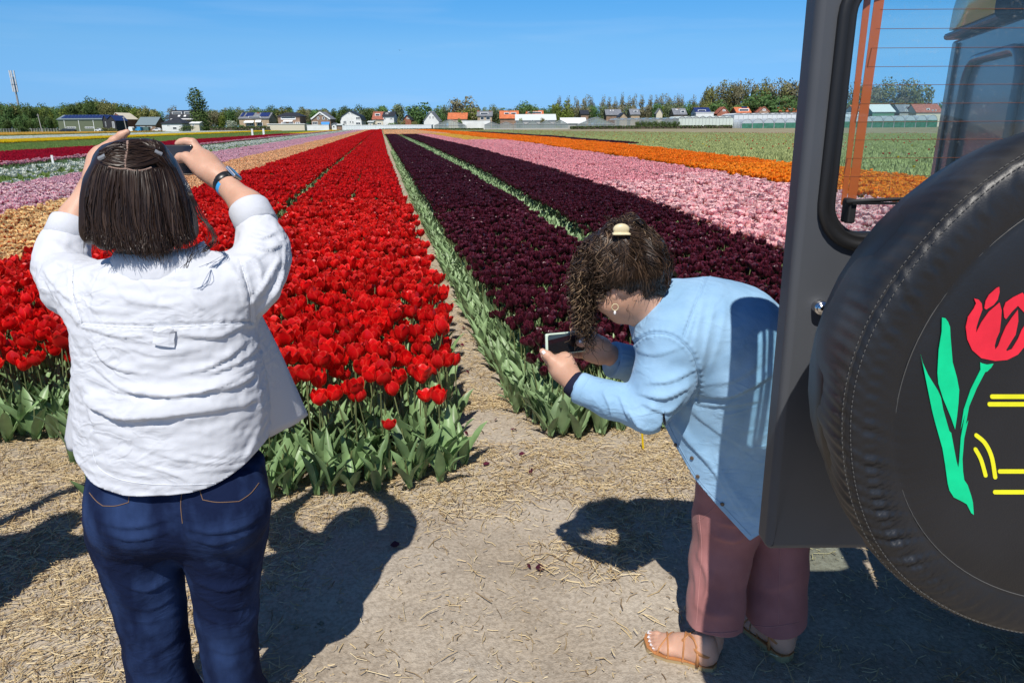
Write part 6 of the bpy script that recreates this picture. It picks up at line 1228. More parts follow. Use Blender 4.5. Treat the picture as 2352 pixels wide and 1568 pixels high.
# feet
def foot(B, heel, toe, inn):
    """Bare foot from heel to toe tip, inn = towards the big toe."""
    d = toe - heel; l = np.linalg.norm(d); d = d / l; s = inn - d * (inn @ d); s /= np.linalg.norm(s); g = UP * .028; R = np.stack([s, d, UP])
    P = lambda t, a, h: heel + d * l * t + s * a + g + UP * h
    B.ell(P(.12, 0, .024), (.030, .036, .030), R, .02); B.cone(P(.17, 0, .072), P(.20, 0, .045), .031, .035, .03); B.cone(P(.18, 0, .050), P(.52, .004, .030), .036, .028, .03); B.cone(P(.15, -.006, .018), P(.62, -.022, .014), .026, .018, .02); B.cone(P(.45, .012, .026), P(.72, .018, .014), .026, .018, .025); B.ell(P(.68, .0, .012), (.043, .035, .015), R, .02)
    tips = []
    for a0, a1, t0, t1, rr in ((.026, .028, .76, .955, .0115), (.008, .008, .77, .94, .0082), (-.006, -.008, .76, .905, .0078), (-.019, -.022, .74, .865, .0074), (-.031, -.034, .70, .815, .0070)): B.chain([P(t0, a0, .012), P((t0 + t1) / 2, (a0 + a1) / 2, .014), P(t1, a1, .005)], [rr * 1.05, rr, rr * .95], .006); tips.append((P(t1 + .006, a1, .005 + rr * .75), rr, d, s))
    return tips, d, s, l
heel1, toe1 = onz(1640, 1538), onz(1480, 1484); heel2, toe2 = onz(1808, 1518), onz(1702, 1424)
B = Body(); t1 = foot(B, heel1 * 1.0 + UP * 0, toe1, FW * .7 + RT * .7); V, Q = B.mesh(.0036); f1 = (relax(V, Q, 1), Q); B = Body(); t2 = foot(B, heel2, toe2, -RT * .9 + FW * -.3); V, Q = B.mesh(.0036); f2 = (relax(V, Q, 1), Q)
V, Q = join_meshes(bodies + [f1, f2]); organic('body', V, Q, M_skin, pb); eyes(pb, cB, *hrB)
for (tips, d, s, l), (fv, fq), heel, nm in ((t1, f1, heel1, 0), (t2, f2, heel2, 1)):
    P = lambda t, a, h: heel + d * l * t + s * a + UP * h
    sd = empty('sandal', heel); setparent(sd, pb); sd.name = 'sandal'
    out = [(-.03, 0), (.0, -.026), (.10, -.034), (.35, -.036), (.62, -.050), (.80, -.047), (.93, -.030), (1.02, .004), (1.03, .028), (.97, .044), (.80, .048), (.55, .040), (.30, .034), (.08, .033), (.0, .026)]; b = MB(); n = len(out); lv = [(0.001, .96), (.012, 1.0), (.026, 1.0)]
    V = [P(t, a * k, z) for z, k in lv for t, a in out]; F = [(i + j * n, (i + 1) % n + j * n, (i + 1) % n + (j + 1) * n, i + (j + 1) * n) for j in range(2) for i in range(n)] + [tuple(range(n))[::-1]]
    b.add(V, F); so_ = b.build('sole', M_sole, sd, bevel=.002); b = MB(); b.add([P(t, a * 1.02, .0262) for t, a in out] + [P(t, a * 1.02, .0300) for t, a in out], [tuple(range(n)), tuple(range(n, 2 * n))] + [(i, (i + 1) % n, n + (i + 1) % n, n + i) for i in range(n)]); b.build('insole', M_tan, sd)
    bv = bvh_of(fv, fq)
    def over(t0, t1_, a0=-.05, a1=.05, w=.006, name='strap'):        # a strap laid over the top of the foot
        Pp, Nn = [], []
        for q in np.linspace(0, 1, 18):
            h, no, i_, di = bv.ray_cast(Vector(P(t0 + (t1_ - t0) * q, a0 + (a1 - a0) * q, .25)), Vector((0, 0, -1)))
            if h is None: h2 = bv.find_nearest(Vector(P(t0 + (t1_ - t0) * q, a0 + (a1 - a0) * q, .04))); h, no = h2[0], h2[1]
            Pp.append(np.array(h + no * .0012)); Nn.append(np.array(no))
        Pp[0] = P(t0, a0 * .95, .030); Pp[-1] = P(t1_, a1 * .95, .030); MB().ribbon(np.array(Pp), w, np.array(Nn), .0022).build(name, M_tan, sd, True)
    over(.74, .60, .046, -.050); over(.60, .76, .046, -.048); over(.46, .40, .042, -.046); over(.22, .46, -.040, .020, .008); over(.22, .46, .040, -.020, .008)
    an = [P(.17 + .17 * math.cos(a), .043 * math.sin(a), .078 + .012 * math.cos(a)) for a in np.linspace(0, 6.283, 25)]; nn = [d * math.cos(a) + s * math.sin(a) for a in np.linspace(0, 6.283, 25)]; MB().ribbon(np.array(an), .014, np.array(nn), .003).build('ankle_strap', M_tan, sd, True)
    for sg in (-1, 1): MB().tube([P(.20, sg * .040, .028), P(.20, sg * .042, .055), P(.21, sg * .041, .080)], [.006, .0055, .005], 6).build('side_tab', M_tan, sd, True)
    for p, rr, d_, s_ in tips: MB().box(p, (rr * 1.3, rr * 1.5, .002), 0, np.stack([s_, d_ * .96 - UP * .28, UP * .96 + d_ * .28]).T).build('toenail', M_nail, pb, bevel=.0007)
for (x, y, v, x2, y2, v2) in ((1246, 805, 1.872, 1251, 811, 1.866), (1330, 784, 1.946, 1340, 782, 1.943), (1248, 814, 1.915, 1253, 820, 1.905)):
    a, b_ = S(x, y, v), S(x2, y2, v2); MB().ribbon(np.array([a, (a + b_) / 2, b_]), .0085, (CAM - a) / np.linalg.norm(CAM - a), .0012).build('fingernail', M_nail, pb, bevel=.0005)
# trousers
B = Body()
px_chain(B, [(1730, 960, 1.98, .15), (1735, 1060, 1.975, .15), (1738, 1110, 1.97, .145)], .05)
px_chain(B, [(1690, 1090, 1.95, .12), (1672, 1190, 1.945, .105), (1652, 1290, 1.92, .090), (1644, 1380, 1.880, .086), (1638, 1462, 1.850, .090)], .025); px_chain(B, [(1775, 1090, 2.0, .115), (1782, 1200, 2.0, .105), (1784, 1300, 1.96, .096), (1781, 1380, 1.92, .094), (1779, 1450, 1.885, .100)], .012)
V, Q = B.mesh(.006); V = relax(V, Q, 2); N = vnormals(V, Q)
V = folds(V, N, [([(1640, 1230), (1690, 1240), (1730, 1210)], .010, 16, .3), ([(1650, 1200), (1700, 1205), (1740, 1180)], .007, 12, .3), ([(1600, 1260), (1625, 1330), (1615, 1380)], .006, 9, .5), ([(1595, 1380), (1630, 1410), (1690, 1415)], .004, 14, .5), ([(1740, 1340), (1780, 1350), (1830, 1330)], .004, 16, .5), ([(1592, 1300), (1600, 1340), (1598, 1390)], .006, 8, .5), ([(1600, 1190), (1612, 1240), (1604, 1290)], .006, 10, .5)])
N = vnormals(V, Q); V = V + N * (.0016 * noise(V * [1, 1, .6], 7, 28, 3))[:, None]
x, y = screen(V); lim = np.where(x < 1704, np.interp(x, [1570, 1600, 1660, 1704], [1440, 1455, 1464, 1461]), np.interp(x, [1704, 1780, 1860], [1440, 1450, 1440])); zc = np.array([0.0]); zl = np.where(x < 1704, S(1640, 1461, 1.79)[2], S(1779, 1449, 1.82)[2]) + .012 * np.sin(np.clip((x - 1570) / 140, 0, 2.2) * 3.1)
V2, T2 = clip(V, Q, zl - V[:, 2]); tr_ = organic('trousers', V2, T2, M_rose, pb); q = tr_.modifiers.new('thickness', 'SOLIDIFY'); q.thickness = .0025; bvT = bvh_of(V2, T2)
for ln in ([(1606, 1180), (1612, 1260), (1606, 1340), (1600, 1430)], [(1587, 1443), (1620, 1450), (1660, 1452), (1695, 1447)], [(1715, 1432), (1770, 1438), (1835, 1428)], [(1792, 1260), (1790, 1340), (1788, 1430)], [(1600, 1200), (1640, 1165), (1660, 1140)]): stitches('seam', bvT, ln, .0022, M_rseam, tr_, .0008, 30)
# shirt
B = Body()
px_chain(B, [(1535, 735, 1.90, .105), (1590, 755, 1.905, .140), (1660, 790, 1.92, .172), (1720, 850, 1.94, .182), (1750, 930, 1.96, .180), (1755, 1000, 1.97, .178)], .05)
B.cone(S(1545, 775, 1.81), S(1545, 735, 2.03), .085, .085, .06)
rows = [(900, 1535, 1840, 1.95, .165), (960, 1526, 1842, 1.955, .165), (1040, 1530, 1845, 1.955, .160), (1120, 1540, 1845, 1.955, .158), (1260, 1552, 1845, 1.955, .155)]
B.loft(rows_secs(rows), RT, FW, UP, zero, 2.2, .06)
px_chain(B, [(1540, 800, 1.815, .090), (1520, 880, 1.785, .078), (1486, 940, 1.765, .062)], .03); px_chain(B, [(1486, 940, 1.765, .060), (1405, 918, 1.80, .050), (1340, 892, 1.835, .0425)], .02); px_chain(B, [(1540, 770, 2.06, .08), (1500, 860, 2.09, .06), (1460, 840, 2.07, .052), (1428, 828, 2.045, .050)], .03)
V, Q = B.mesh(.0052); V = relax(V, Q, 2); N = vnormals(V, Q)
FB = [([(1490, 880), (1540, 875), (1600, 845)], .009, 14, .28), ([(1470, 905), (1530, 912), (1590, 880)], .011, 15, .28), ([(1480, 930), (1530, 945), (1570, 915)], .009, 13, .28), ([(1500, 985), (1530, 965), (1560, 930)], .008, 12, .3), ([(1440, 935), (1480, 985), (1530, 985)], .010, 14, .35), ([(1420, 905), (1440, 950), (1470, 985)], .009, 12, .35), ([(1385, 900), (1400, 935), (1405, 965)], .007, 10, .4), ([(1455, 800), (1500, 815), (1560, 800)], .006, 13, .3), ([(1590, 900), (1680, 905), (1790, 850)], .016, 30, .22), ([(1610, 880), (1690, 868), (1760, 825)], .006, 20, .4), ([(1595, 925), (1660, 930), (1750, 920)], .008, 14, .35), ([(1540, 960), (1580, 1010), (1640, 1080), (1700, 1180)], .009, 16, .4), ([(1580, 935), (1650, 990), (1740, 1040)], .005, 18, .4), ([(1620, 660), (1605, 730), (1590, 800)], .004, 12, .5), ([(1640, 680), (1625, 760), (1605, 860)], .006, 12, .5), ([(1665, 690), (1650, 780), (1620, 870)], .005, 14, .5), ([(1640, 1040), (1680, 1120), (1735, 1200)], .006, 18, .5), ([(1600, 600), (1640, 640), (1650, 690)], .003, 14, .6)]
V = folds(V, N, [(f[0], f[1] * .8, f[2] * .85, f[3] * .65) for f in FB]); N = vnormals(V, Q); V = V + N * (.0018 * noise(V, 6, 38, 3) + .0010 * noise(V, 14, 39, 2))[:, None]; x, y = screen(V)
for ln in ([(1452, 790), (1490, 765), (1545, 770), (1590, 810), (1605, 870), (1600, 915)], [(1636, 600), (1612, 660), (1570, 775)]):
    d, s_, t_ = polyd(x, y, smoothline(ln, 16)); V = V + N * ((-.0035 * np.exp(-(d / 3.2) ** 2) + .0020 * np.exp(-((d - 7) / 4) ** 2) * (1 + .7 * np.sin(t_ * 150))) * (np.sum(N * (CAM - V), 1) > 0))[:, None]
hx = [S(q[0], q[1], 1.80) for q in ((1505, 900), (1520, 960), (1560, 1042), (1602, 1112), (1655, 1170), (1722, 1240), (1745, 1226), (1768, 1196), (1800, 1180), (1860, 1178))]
hu, hz = [p @ RT for p in hx], [p[2] for p in hx]; uu = V @ RT; zz = V[:, 2]; body_side = (uu > hu[0] - .0) ; g = np.where(zz < hz[0] + .02, np.interp(uu, hu, hz) - zz, -1.0); g = np.where(uu < hu[0], np.where(zz < S(1480, 1030, 1.78)[2], 1, -1.0), g)
V2, T2 = clip(V, Q, g); shb = organic('shirt', V2, T2, M_chamb, pb); q = shb.modifiers.new('thickness', 'SOLIDIFY'); q.thickness = .0025; q.offset = -1; bvS = bvh_of(V2, T2)
cuff('cuff', S(1352, 898, 1.83), S(1327, 888, 1.845), .043, .0425, shb, M_chamb); cuff('cuff', S(1446, 832, 2.055), S(1404, 824, 2.035), .052, .054, shb, M_chamb); cuff('inner_cuff', S(1330, 889, 1.843), S(1311, 874, 1.856), .036, .0345, shb, mat('navy_knit', (.012, .014, .035), .9, .2))
for ln in ([(1452, 792), (1490, 767), (1545, 772), (1590, 812), (1606, 872), (1602, 912)], [(1636, 600), (1612, 660), (1572, 772)], [(1530, 960), (1567, 1035), (1608, 1103), (1660, 1160), (1724, 1228)]): stitches('seam', bvS, ln, .0022, M_cseam, shb, .0007, 40)
for x_, y_ in ((1553, 1020), (1603, 1092), (1659, 1156), (1590, 1050)):
    P, N_ = drape(bvS, [(x_, y_), (x_ + 1, y_)], .002, 2)
    if len(P): MB().tube([P[0], P[0] + N_[0] * .003], [.0062, .0052], 10).build('button', mat('brown_button', (.10, .07, .05), .3, .5), shb)
# collar standing round the nape
P, N_ = drape(bvS, [(1500, 640), (1480, 668), (1466, 700), (1462, 725)], .006, 10)
if len(P) > 3: MB().ribbon(P, .040, N_, .005).build('collar', M_chamb, shb, True)
# hair: curly, gathered in a clip
B = Body()
for x_, y_, v_, r_ in ((1440, 602, 1.875, .092), (1470, 612, 1.885, .078), (1490, 630, 1.89, .058), (1432, 565, 1.87, .074), (1400, 590, 1.86, .074), (1378, 620, 1.86, .060), (1462, 568, 1.885, .066), (1352, 625, 1.86, .044), (1342, 665, 1.855, .032), (1342, 705, 1.855, .026), (1466, 662, 1.865, .044), (1425, 534, 1.875, .040)): B.ell(S(x_, y_, v_ - (.012 if y_ < 650 and x_ > 1390 else 0)), (r_, r_ * 1.04, r_ * .95), ax3, .03)
px_chain(B, [(1340, 715, 1.855, .024), (1348, 750, 1.855, .016), (1352, 772, 1.855, .008)], .02)
V, Q = B.mesh(.006); V = relax(V, Q, 2); N = vnormals(V, Q); V = V + N * (.010 * noise(V, 9, 61, 2))[:, None]; hb = tone_mesh('hair', V, Q, np.full(len(V), .15), M_hairB, pb); r = np.random.default_rng(19)
cand = r.choice(len(V), 3000); Vc = []; Fc = []; Tc = []; o = 0; gx, gy = screen(V)
def curl(p0, n0, dirv, ln, rad, turns, w, tone, k=16):
    """One spiral lock as a three sided tube."""
    global o
    t = np.linspace(0, 1, k); dirv = dirv / np.linalg.norm(dirv); a = np.cross(dirv, n0); a /= np.linalg.norm(a) + 1e-9; b = np.cross(dirv, a); ph = r.uniform(0, 6.28); C = p0 + dirv * (ln * t)[:, None] + UP * (-.25 * ln * t ** 2)[:, None] * (1 if abs(dirv[2]) < .9 else 0)
    C = C + (a * np.cos(ph + turns * 6.283 * t)[:, None] + b * np.sin(ph + turns * 6.283 * t)[:, None]) * (rad * np.minimum(1, t * 5))[:, None]; T_ = np.gradient(C, axis=0); T_ /= np.linalg.norm(T_, axis=1)[:, None] + 1e-9; e = np.cross(T_, [.3, .5, .8]); e /= np.linalg.norm(e, axis=1)[:, None] + 1e-9; f_ = np.cross(T_, e); W = w * (1 - .6 * t)[:, None]
    Vc.append(np.stack([C + e * W, C - e * W * .5 + f_ * W * .87, C - e * W * .5 - f_ * W * .87], 1).reshape(-1, 3)); i = np.arange(k - 1) * 3 + o; Fc.append(np.concatenate([np.stack([i + j, i + (j + 1) % 3, i + 3 + (j + 1) % 3, i + 3 + j], 1) for j in range(3)])); Tc.append(np.full(3 * k, tone)); o += 3 * k
clipc = S(1430, 545, 1.86)
for i in cand:
    p, n0 = V[i], N[i]; left = gx[i] < 1385; d = (-UP * .8 + r.normal(0, .3, 3)) if left else (clipc - p) / np.linalg.norm(clipc - p) * .9 + r.normal(0, .13, 3); d = d - n0 * (d @ n0) * .8
    if left and r.random() < .6: continue
    if left or gy[i] < 545: curl(p + n0 * .001, n0, d, r.uniform(.035, .08), r.uniform(.005, .010), r.uniform(1.0, 2.4), r.uniform(.0008, .0020), np.clip(r.beta(1.6, 2.2) + (.28 if gx[i] < 1350 else 0), 0, 1))
    else: curl(p + n0 * .001, n0, d, min(r.uniform(.04, .10), np.linalg.norm(clipc - p) * .9), r.uniform(.001, .0035), r.uniform(.3, 1.0), r.uniform(.0009, .0019), r.beta(1.4, 3.6))
for k in range(230):                                                 # ringlets hanging before the face
    x0 = r.uniform(1312, 1392); y0 = r.uniform(555, 700); p = S(x0, y0, 1.845 + r.normal(0, .03)); lm = max(.03, ((772 if x0 < 1362 else 650) - y0) * .00118); curl(p, RT, -UP + r.normal(0, .08, 3) + RT * (1345 - x0) * .004, min(r.uniform(.06, .15), lm), r.uniform(.006, .013), r.uniform(1.6, 3.6), r.uniform(.0012, .0026), np.clip(r.normal(.66, .22), 0, 1), 24)
for k in range(60): p = S(r.uniform(1390, 1470), r.uniform(505, 540), 1.87 + r.normal(0, .03)); curl(p, -FW, UP * .8 + r.normal(0, .6, 3), r.uniform(.02, .05), r.uniform(.004, .010), r.uniform(.6, 1.5), .0008, r.beta(2, 2))
for k in range(5): p = S(1440 + r.normal(0, 6), 690 + r.normal(0, 8), 1.80); curl(p, -FW, -UP + RT * .4 + r.normal(0, .2, 3), r.uniform(.03, .07), .004, 1.2, .0006, r.beta(2, 3))
tone_mesh('hair_curls', np.concatenate(Vc), np.concatenate(Fc), np.concatenate(Tc), M_hairB, hb)
bvB = bvh_of(V, Q); cvs = []                                          # sleek hair swept up from the nape to the clip
for k in range(1500):
    q = r.random(); hx_, hy_ = smoothline([(1392, 652), (1420, 654), (1455, 678), (1482, 684), (1505, 660), (1522, 620), (1515, 580), (1490, 552)], 60)[int(q * 59)] + r.normal(0, 5, 2); tx, ty = 1432 + r.normal(0, 12), 540 + r.normal(0, 7); e = r.uniform(.55, 1); b1 = r.normal(0, 7)
    cvs.append([(hx_, hy_), (hx_ + (tx - hx_) * .35 * e + 10 * (hx_ > 1440) + b1, hy_ + (ty - hy_) * .35 * e - 4), (hx_ + (tx - hx_) * .7 * e + 8 * (hx_ > 1440) - b1 * .6, hy_ + (ty - hy_) * .7 * e - 5), (hx_ + (tx - hx_) * e, hy_ + (ty - hy_) * e)])
V_, F_s, T_s = strands(bvB, cvs, .0022, .0012, 13, 23); tone_mesh('hair_strands', V_, F_s, np.clip(T_s * .9 - .14, 0, 1), M_hairB, hb)
cvs = []
for k in range(900):                                                 # loose waves over the crown on the far side
    x0, y0 = r.uniform(1345, 1440), r.uniform(535, 600); a_ = r.normal(0, 9); dy = r.uniform(35, 75); dx = -r.uniform(5, 45); cvs.append([(x0, y0), (x0 + dx * .3 + a_, y0 + dy * .3), (x0 + dx * .65 - a_, y0 + dy * .65), (x0 + dx + a_ * .6, y0 + dy)])
V_, F_s, T_s = strands(bvB, cvs, .0024, .0020, 13, 24); tone_mesh('hair_strands', V_, F_s, np.clip(T_s * .95 - .10, 0, 1), M_hairB, hb)
M_gold = mat('pale_clip', (.62, .53, .33), .4, .4); cc_ = S(1427, 526, 1.775); B = Body(); B.ell(cc_, (.021, .010, .015), np.stack([RT, FW, UP]), .004); B.rbox(cc_ - UP * .011 - FW * .003, (.023, .011, .003), .003, np.stack([RT, FW, UP]), .002); V, Q = B.mesh(.0025); organic('hair_clip', V, Q, M_gold, hb)
lp = MB(); c_ = S(1466, 522, 1.82); lp.tube([c_ + RT * (.020 * math.cos(a)) + UP * (.022 * math.sin(a)) for a in np.linspace(-.6, 4.0, 16)], [.004 * (1 - .03 * i) for i in range(16)], 6); lp.build('hair_loop', M_hairB, hb, True)
# sunglasses and earrings
r_, f_, u_ = hrB; M_gl = mat('black_plastic', (.008, .008, .009), .2, .6); gl = MB()
gl.tube([S(1408, 655, 1.785), S(1385, 660, 1.790), cB + f_ * .088 + u_ * .010 - r_ * .062], [.0022, .003, .004], 6)
gl.tube([cB + f_ * .0 + u_ * .012 + r_ * .080, cB + f_ * .088 + u_ * .010 + r_ * .062], [.0022, .004], 6)
for q in (-1, 1): c0 = cB + f_ * .106 + u_ * .002 + r_ * q * .033; gl.prism([c0 + r_ * (.028 * math.cos(a)) + u_ * (.022 * math.sin(a)) - f_ * (.012 * abs(q * .5 + math.cos(a) * .5 * q) ** 2) for a in np.linspace(0, 6.283, 15)[:-1]], f_ * .004)
gl.build('sunglasses', M_gl, pb)
ea = S(1413, 697, 1.781); MB().tube([ea + UP * (-.009 + .009 * math.cos(a)) + RT * .0085 * math.sin(a) for a in np.linspace(0, 6.283, 17)], .0012, 6).build('hoop_earring', M_gold, pb, True); B = Body(); B.ell(ea - UP * .024, (.0035, .0035, .006), ax3, .002); V, Q = B.mesh(.0016); organic('pearl', V, Q, M_nail, pb)
# her phone
TL, TR, BR, BL = S(1252, 767, 1.905), S(1344, 757, 1.995), S(1346, 807, 1.985), S(1260, 816, 1.895); c = (TL + TR + BR + BL) / 4; rt_ = (TR + BR - TL - BL) / 2; up_ = (TL + TR - BL - BR) / 2
def screen_mat():
    m = bpy.data.materials.new('camera_screen'); m.use_nodes = True; N = m.node_tree.nodes; K = m.node_tree.links; b = N['Principled BSDF']; b.inputs['Roughness'].default_value = .08; tc = N.new('ShaderNodeTexCoord'); sp = N.new('ShaderNodeSeparateXYZ'); K.new(tc.outputs['Generated'], sp.inputs[0]); r_ = N.new('ShaderNodeValToRGB'); K.new(sp.outputs['Z'], r_.inputs[0])
    r_.color_ramp.interpolation = 'CONSTANT'
    for p, c_ in ((0, (.012, .010, .010)), (.62, (.020, .008, .010)), (.80, (.05, .075, .095))):
        if p: e = r_.color_ramp.elements.new(p)
        else: e = r_.color_ramp.elements[0]
        e.color = c_ + (1,)
    r_.color_ramp.elements[-1].position = .97; r_.color_ramp.elements[-1].color = (.01, .01, .011, 1); K.new(r_.outputs[0], b.inputs['Base Color']); return m
phone('phone in a mint green case held low by the bending woman', c, rt_, up_, np.linalg.norm(rt_) * 1.0, np.linalg.norm(up_), .010, mat('mint_case', (.55, .66, .55), .5, .4), screen_mat(), .0028)
# ---- third visitor, just out of frame on the left: only the shadow falls into the picture
def bystander():
    u0, v0 = -2.12, 1.62; root = empty('person', L(u0, v0, 0), 'visitor in a plain grey shirt standing left of the woman in white', 'person'); D = lambda a, b, z: L(u0 + a, v0 + b, z)
    B = Body(); hd = head(B, D(0, 0, 1.50), FW, UP); B.cone(D(0, -.01, 1.42), D(0, -.01, 1.30), .055, .06, .04)
    B.chain([D(.20, -.02, 1.30), D(.27, .13, 1.16), D(.16, .34, 1.36), D(.10, .38, 1.41)], [.045, .04, .03, .026], .02); B.chain([D(-.20, -.02, 1.30), D(-.27, .13, 1.16), D(-.16, .34, 1.36), D(-.10, .38, 1.41)], [.045, .04, .03, .026], .02)
    V, Q = B.mesh(.008); ms = [(V, Q)]
    for s in (-1, 1):
        H = Body(); H.chain([D(s * .10, .38, 1.41), D(s * .075, .40, 1.46)], [.03, .03], .01)
        for k in range(4): H.chain([D(s * .075, .41 + .004 * k, 1.445 + .016 * k), D(s * .050, .43, 1.45 + .016 * k), D(s * .030, .425, 1.45 + .016 * k)], [.011, .010, .008], .005)
        H.chain([D(s * .085, .39, 1.44), D(s * .06, .385, 1.47), D(s * .04, .39, 1.48)], [.014, .011, .009], .008); ms.append(H.mesh(.004))
    V, Q = join_meshes(ms); organic('body', V, Q, M_skin, root); eyes(root, D(0, 0, 1.50), *hd)
    B = Body(); B.loft([(.86, u0, v0, .20, .14), (1.0, u0, v0, .19, .13), (1.2, u0, v0, .20, .125), (1.33, u0, v0 - .01, .19, .10), (1.38, u0, v0 - .01, .08, .06)], RT, FW, UP, zero, 2.3, .03); B.chain([D(.19, -.02, 1.31), D(.265, .11, 1.18)], [.07, .058], .04); B.chain([D(-.19, -.02, 1.31), D(-.265, .11, 1.18)], [.07, .058], .04); V, Q = B.mesh(.009); organic('shirt', relax(V, Q, 2), Q, mat('grey_jersey', (.22, .22, .23), .9, .2), root)
    B = Body(); B.loft([(.78, u0, v0, .19, .14), (.95, u0, v0, .18, .13)], RT, FW, UP, zero, 2.3, .03)
    for s in (-1, 1): B.chain([D(s * .10, 0, .84), D(s * .105, 0, .48), D(s * .11, -.01, .05)], [.10, .075, .07], .02)
    V, Q = B.mesh(.009); organic('trousers', relax(V, Q, 2), Q, mat('black_cotton', (.02, .02, .022), .9, .2), root)
    for s in (-1, 1): shoe(root, D(s * .11, -.10, 0), D(s * .12, .17, 0), MATS['black_rubber'])
    B = Body(); B.ell(D(0, -.012, 1.525), (.085, .100, .095), ax3, .02); B.ell(D(0, .12, 1.46), (.07, .07, .09), ax3, .02, '-'); V, Q = B.mesh(.008); tone_mesh('hair', V, Q, np.full(len(V), .5), M_hairA, root)
    phone('black phone held up by the visitor on the far left', D(0, .40, 1.475), RT, UP, .148, .074, .009, M_phone, M_scr)
bystander()
p = onz(1478, 1034); q = S(1474, 985, (p @ FW) - .02); st = MB(); st.ribbon(np.array([p - UP * .01, (p + q) / 2, q]), .011, (CAM - p) / np.linalg.norm(CAM - p), .004); tag(st.build('marker_stick', mat('yellow_plastic', (.80, .55, .01), .4, .4)), 'short yellow plastic marker stuck in the straw below the bending woman', 'marker')
# ------------------------------------------------------------------ off-road vehicle with its rear door swung open
VD = 1.27
M_paint = mat('graphite_paint', (.066, .071, .081), .50, .4, var=.10, scale=3, coat=.0, bump=.06, bscale=500, bdist=.001); M_rub = mat('rubber_seal', (.013, .013, .014), .45, .4)
M_tub = mat('slate_paint', (.085, .125, .14), .3, .5, coat=.35); M_yel = mat('yellow_roof', (.70, .55, .03), .3, .5, coat=.4); M_blk = mat('black_trim', (.014, .014, .015), .6, .4); M_chr = mat('chrome', (.62, .62, .63), .15, .6, metal=1.0)
M_bar = glass_mat('bus_bar_copper', (.40, .10, .025), .80, .5)
def tint():
    m = bpy.data.materials.new('tinted_glass'); m.use_nodes = True; N = m.node_tree.nodes; K = m.node_tree.links; t = N.new('ShaderNodeBsdfTransparent'); t.inputs[0].default_value = (.84, .94, .95, 1); g = N.new('ShaderNodeBsdfGlossy'); g.inputs['Roughness'].default_value = .02; lw = N.new('ShaderNodeLayerWeight'); lw.inputs['Blend'].default_value = .5; pw = N.new('ShaderNodeMath'); pw.operation = 'POWER'; pw.inputs[1].default_value = 4.0; K.new(lw.outputs['Facing'], pw.inputs[0]); f = N.new('ShaderNodeMath'); f.operation = 'MULTIPLY_ADD'; f.inputs[1].default_value = .6; f.inputs[2].default_value = .045; K.new(pw.outputs[0], f.inputs[0]); d = N.new('ShaderNodeBsdfDiffuse'); d.inputs[0].default_value = (.5, .5, .48, 1)
    x = N.new('ShaderNodeMixShader'); K.new(f.outputs[0], x.inputs[0]); K.new(t.outputs[0], x.inputs[1]); K.new(g.outputs[0], x.inputs[2]); tc = N.new('ShaderNodeTexCoord'); nz = N.new('ShaderNodeTexNoise'); nz.inputs['Scale'].default_value = 130; K.new(tc.outputs['Object'], nz.inputs['Vector']); r = N.new('ShaderNodeValToRGB'); K.new(nz.outputs['Fac'], r.inputs[0]); r.color_ramp.elements[0].position = .62; r.color_ramp.elements[1].position = .80; r.color_ramp.elements[0].color = (.02, .02, .02, 1); r.color_ramp.elements[1].color = (.16, .16, .16, 1)
    y = N.new('ShaderNodeMixShader'); K.new(r.outputs[0], y.inputs[0]); K.new(x.outputs[0], y.inputs[1]); K.new(d.outputs[0], y.inputs[2]); K.new(y.outputs[0], N['Material Output'].inputs['Surface']); return m
M_tint = tint()
uz = lambda x, y, v=VD: (float(atv(x, y, v) @ RT), float(atv(x, y, v)[2]))
(ub_, zb_), (ut_, zt_) = uz(1760, 1263), uz(1880, 0)
jeep = empty('off_road_vehicle', L(2.9, 1.7, 0), 'dark grey off road vehicle with its rear door and covered spare wheel open', 'vehicle')
def rrect(u0, u1, z0, z1, r, k=8, lean=0.0):
    """Rounded rectangle, counter clockwise; r = (bottom left, bottom right, top right, top left)."""
    P = []
    for (cx, cz, a0), q in zip(((u0 + r[0], z0 + r[0], math.pi), (u1 - r[1], z0 + r[1], 1.5 * math.pi), (u1 - r[2], z1 - r[2], 0), (u0 + r[3], z1 - r[3], .5 * math.pi)), r):
        for i in range(k + 1): a = a0 + (math.pi / 2) * i / k; P.append((cx + q * math.cos(a), cz + q * math.sin(a)))
    return [(u + lean * (z - z0) / (z1 - z0) * (1 if u < (u0 + u1) / 2 else 0), z) for u, z in P]
ZT = 1.965; UR = 1.22
lean = (ut_ - ub_) * (ZT - zb_) / (zt_ - zb_); gl_u, gl_zb = uz(1897, 440)[0], uz(1995, 560)[1]
outer = rrect(ub_, UR, zb_, ZT, (.012, .03, .10, .11), 8, lean); opn = rrect(gl_u, UR - .05, gl_zb, ZT - .075, (.075, .075, .07, .07), 8, -.006)
def ring_solid(A, Bq, v0, v1):
    """Frame between two matching outlines, from v0 (front) to v1."""
    n = len(A); V = [L(u, v, z) for O, v in ((A, v0), (Bq, v0), (A, v1), (Bq, v1)) for u, z in O]; F = []
    for i in range(n):
        j = (i + 1) % n; F += [(i, j, n + j, n + i), (2 * n + i, 3 * n + i, 3 * n + j, 2 * n + j), (i, 2 * n + i, 2 * n + j, j), (n + i, n + j, 3 * n + j, 3 * n + i)]
    return V, F
def inset(P, d):
    P = np.array(P); n = len(P); T = np.roll(P, -1, 0) - np.roll(P, 1, 0); T /= np.linalg.norm(T, axis=1)[:, None] + 1e-9; return [tuple(p + d * np.array([-t[1], t[0]])) for p, t in zip(P, T)]
b = MB(); O = [outer, inset(outer, .002), inset(outer, .007), inset(outer, .014)]; n = len(outer); vv = [VD + .014, VD + .006, VD + .0018, VD]
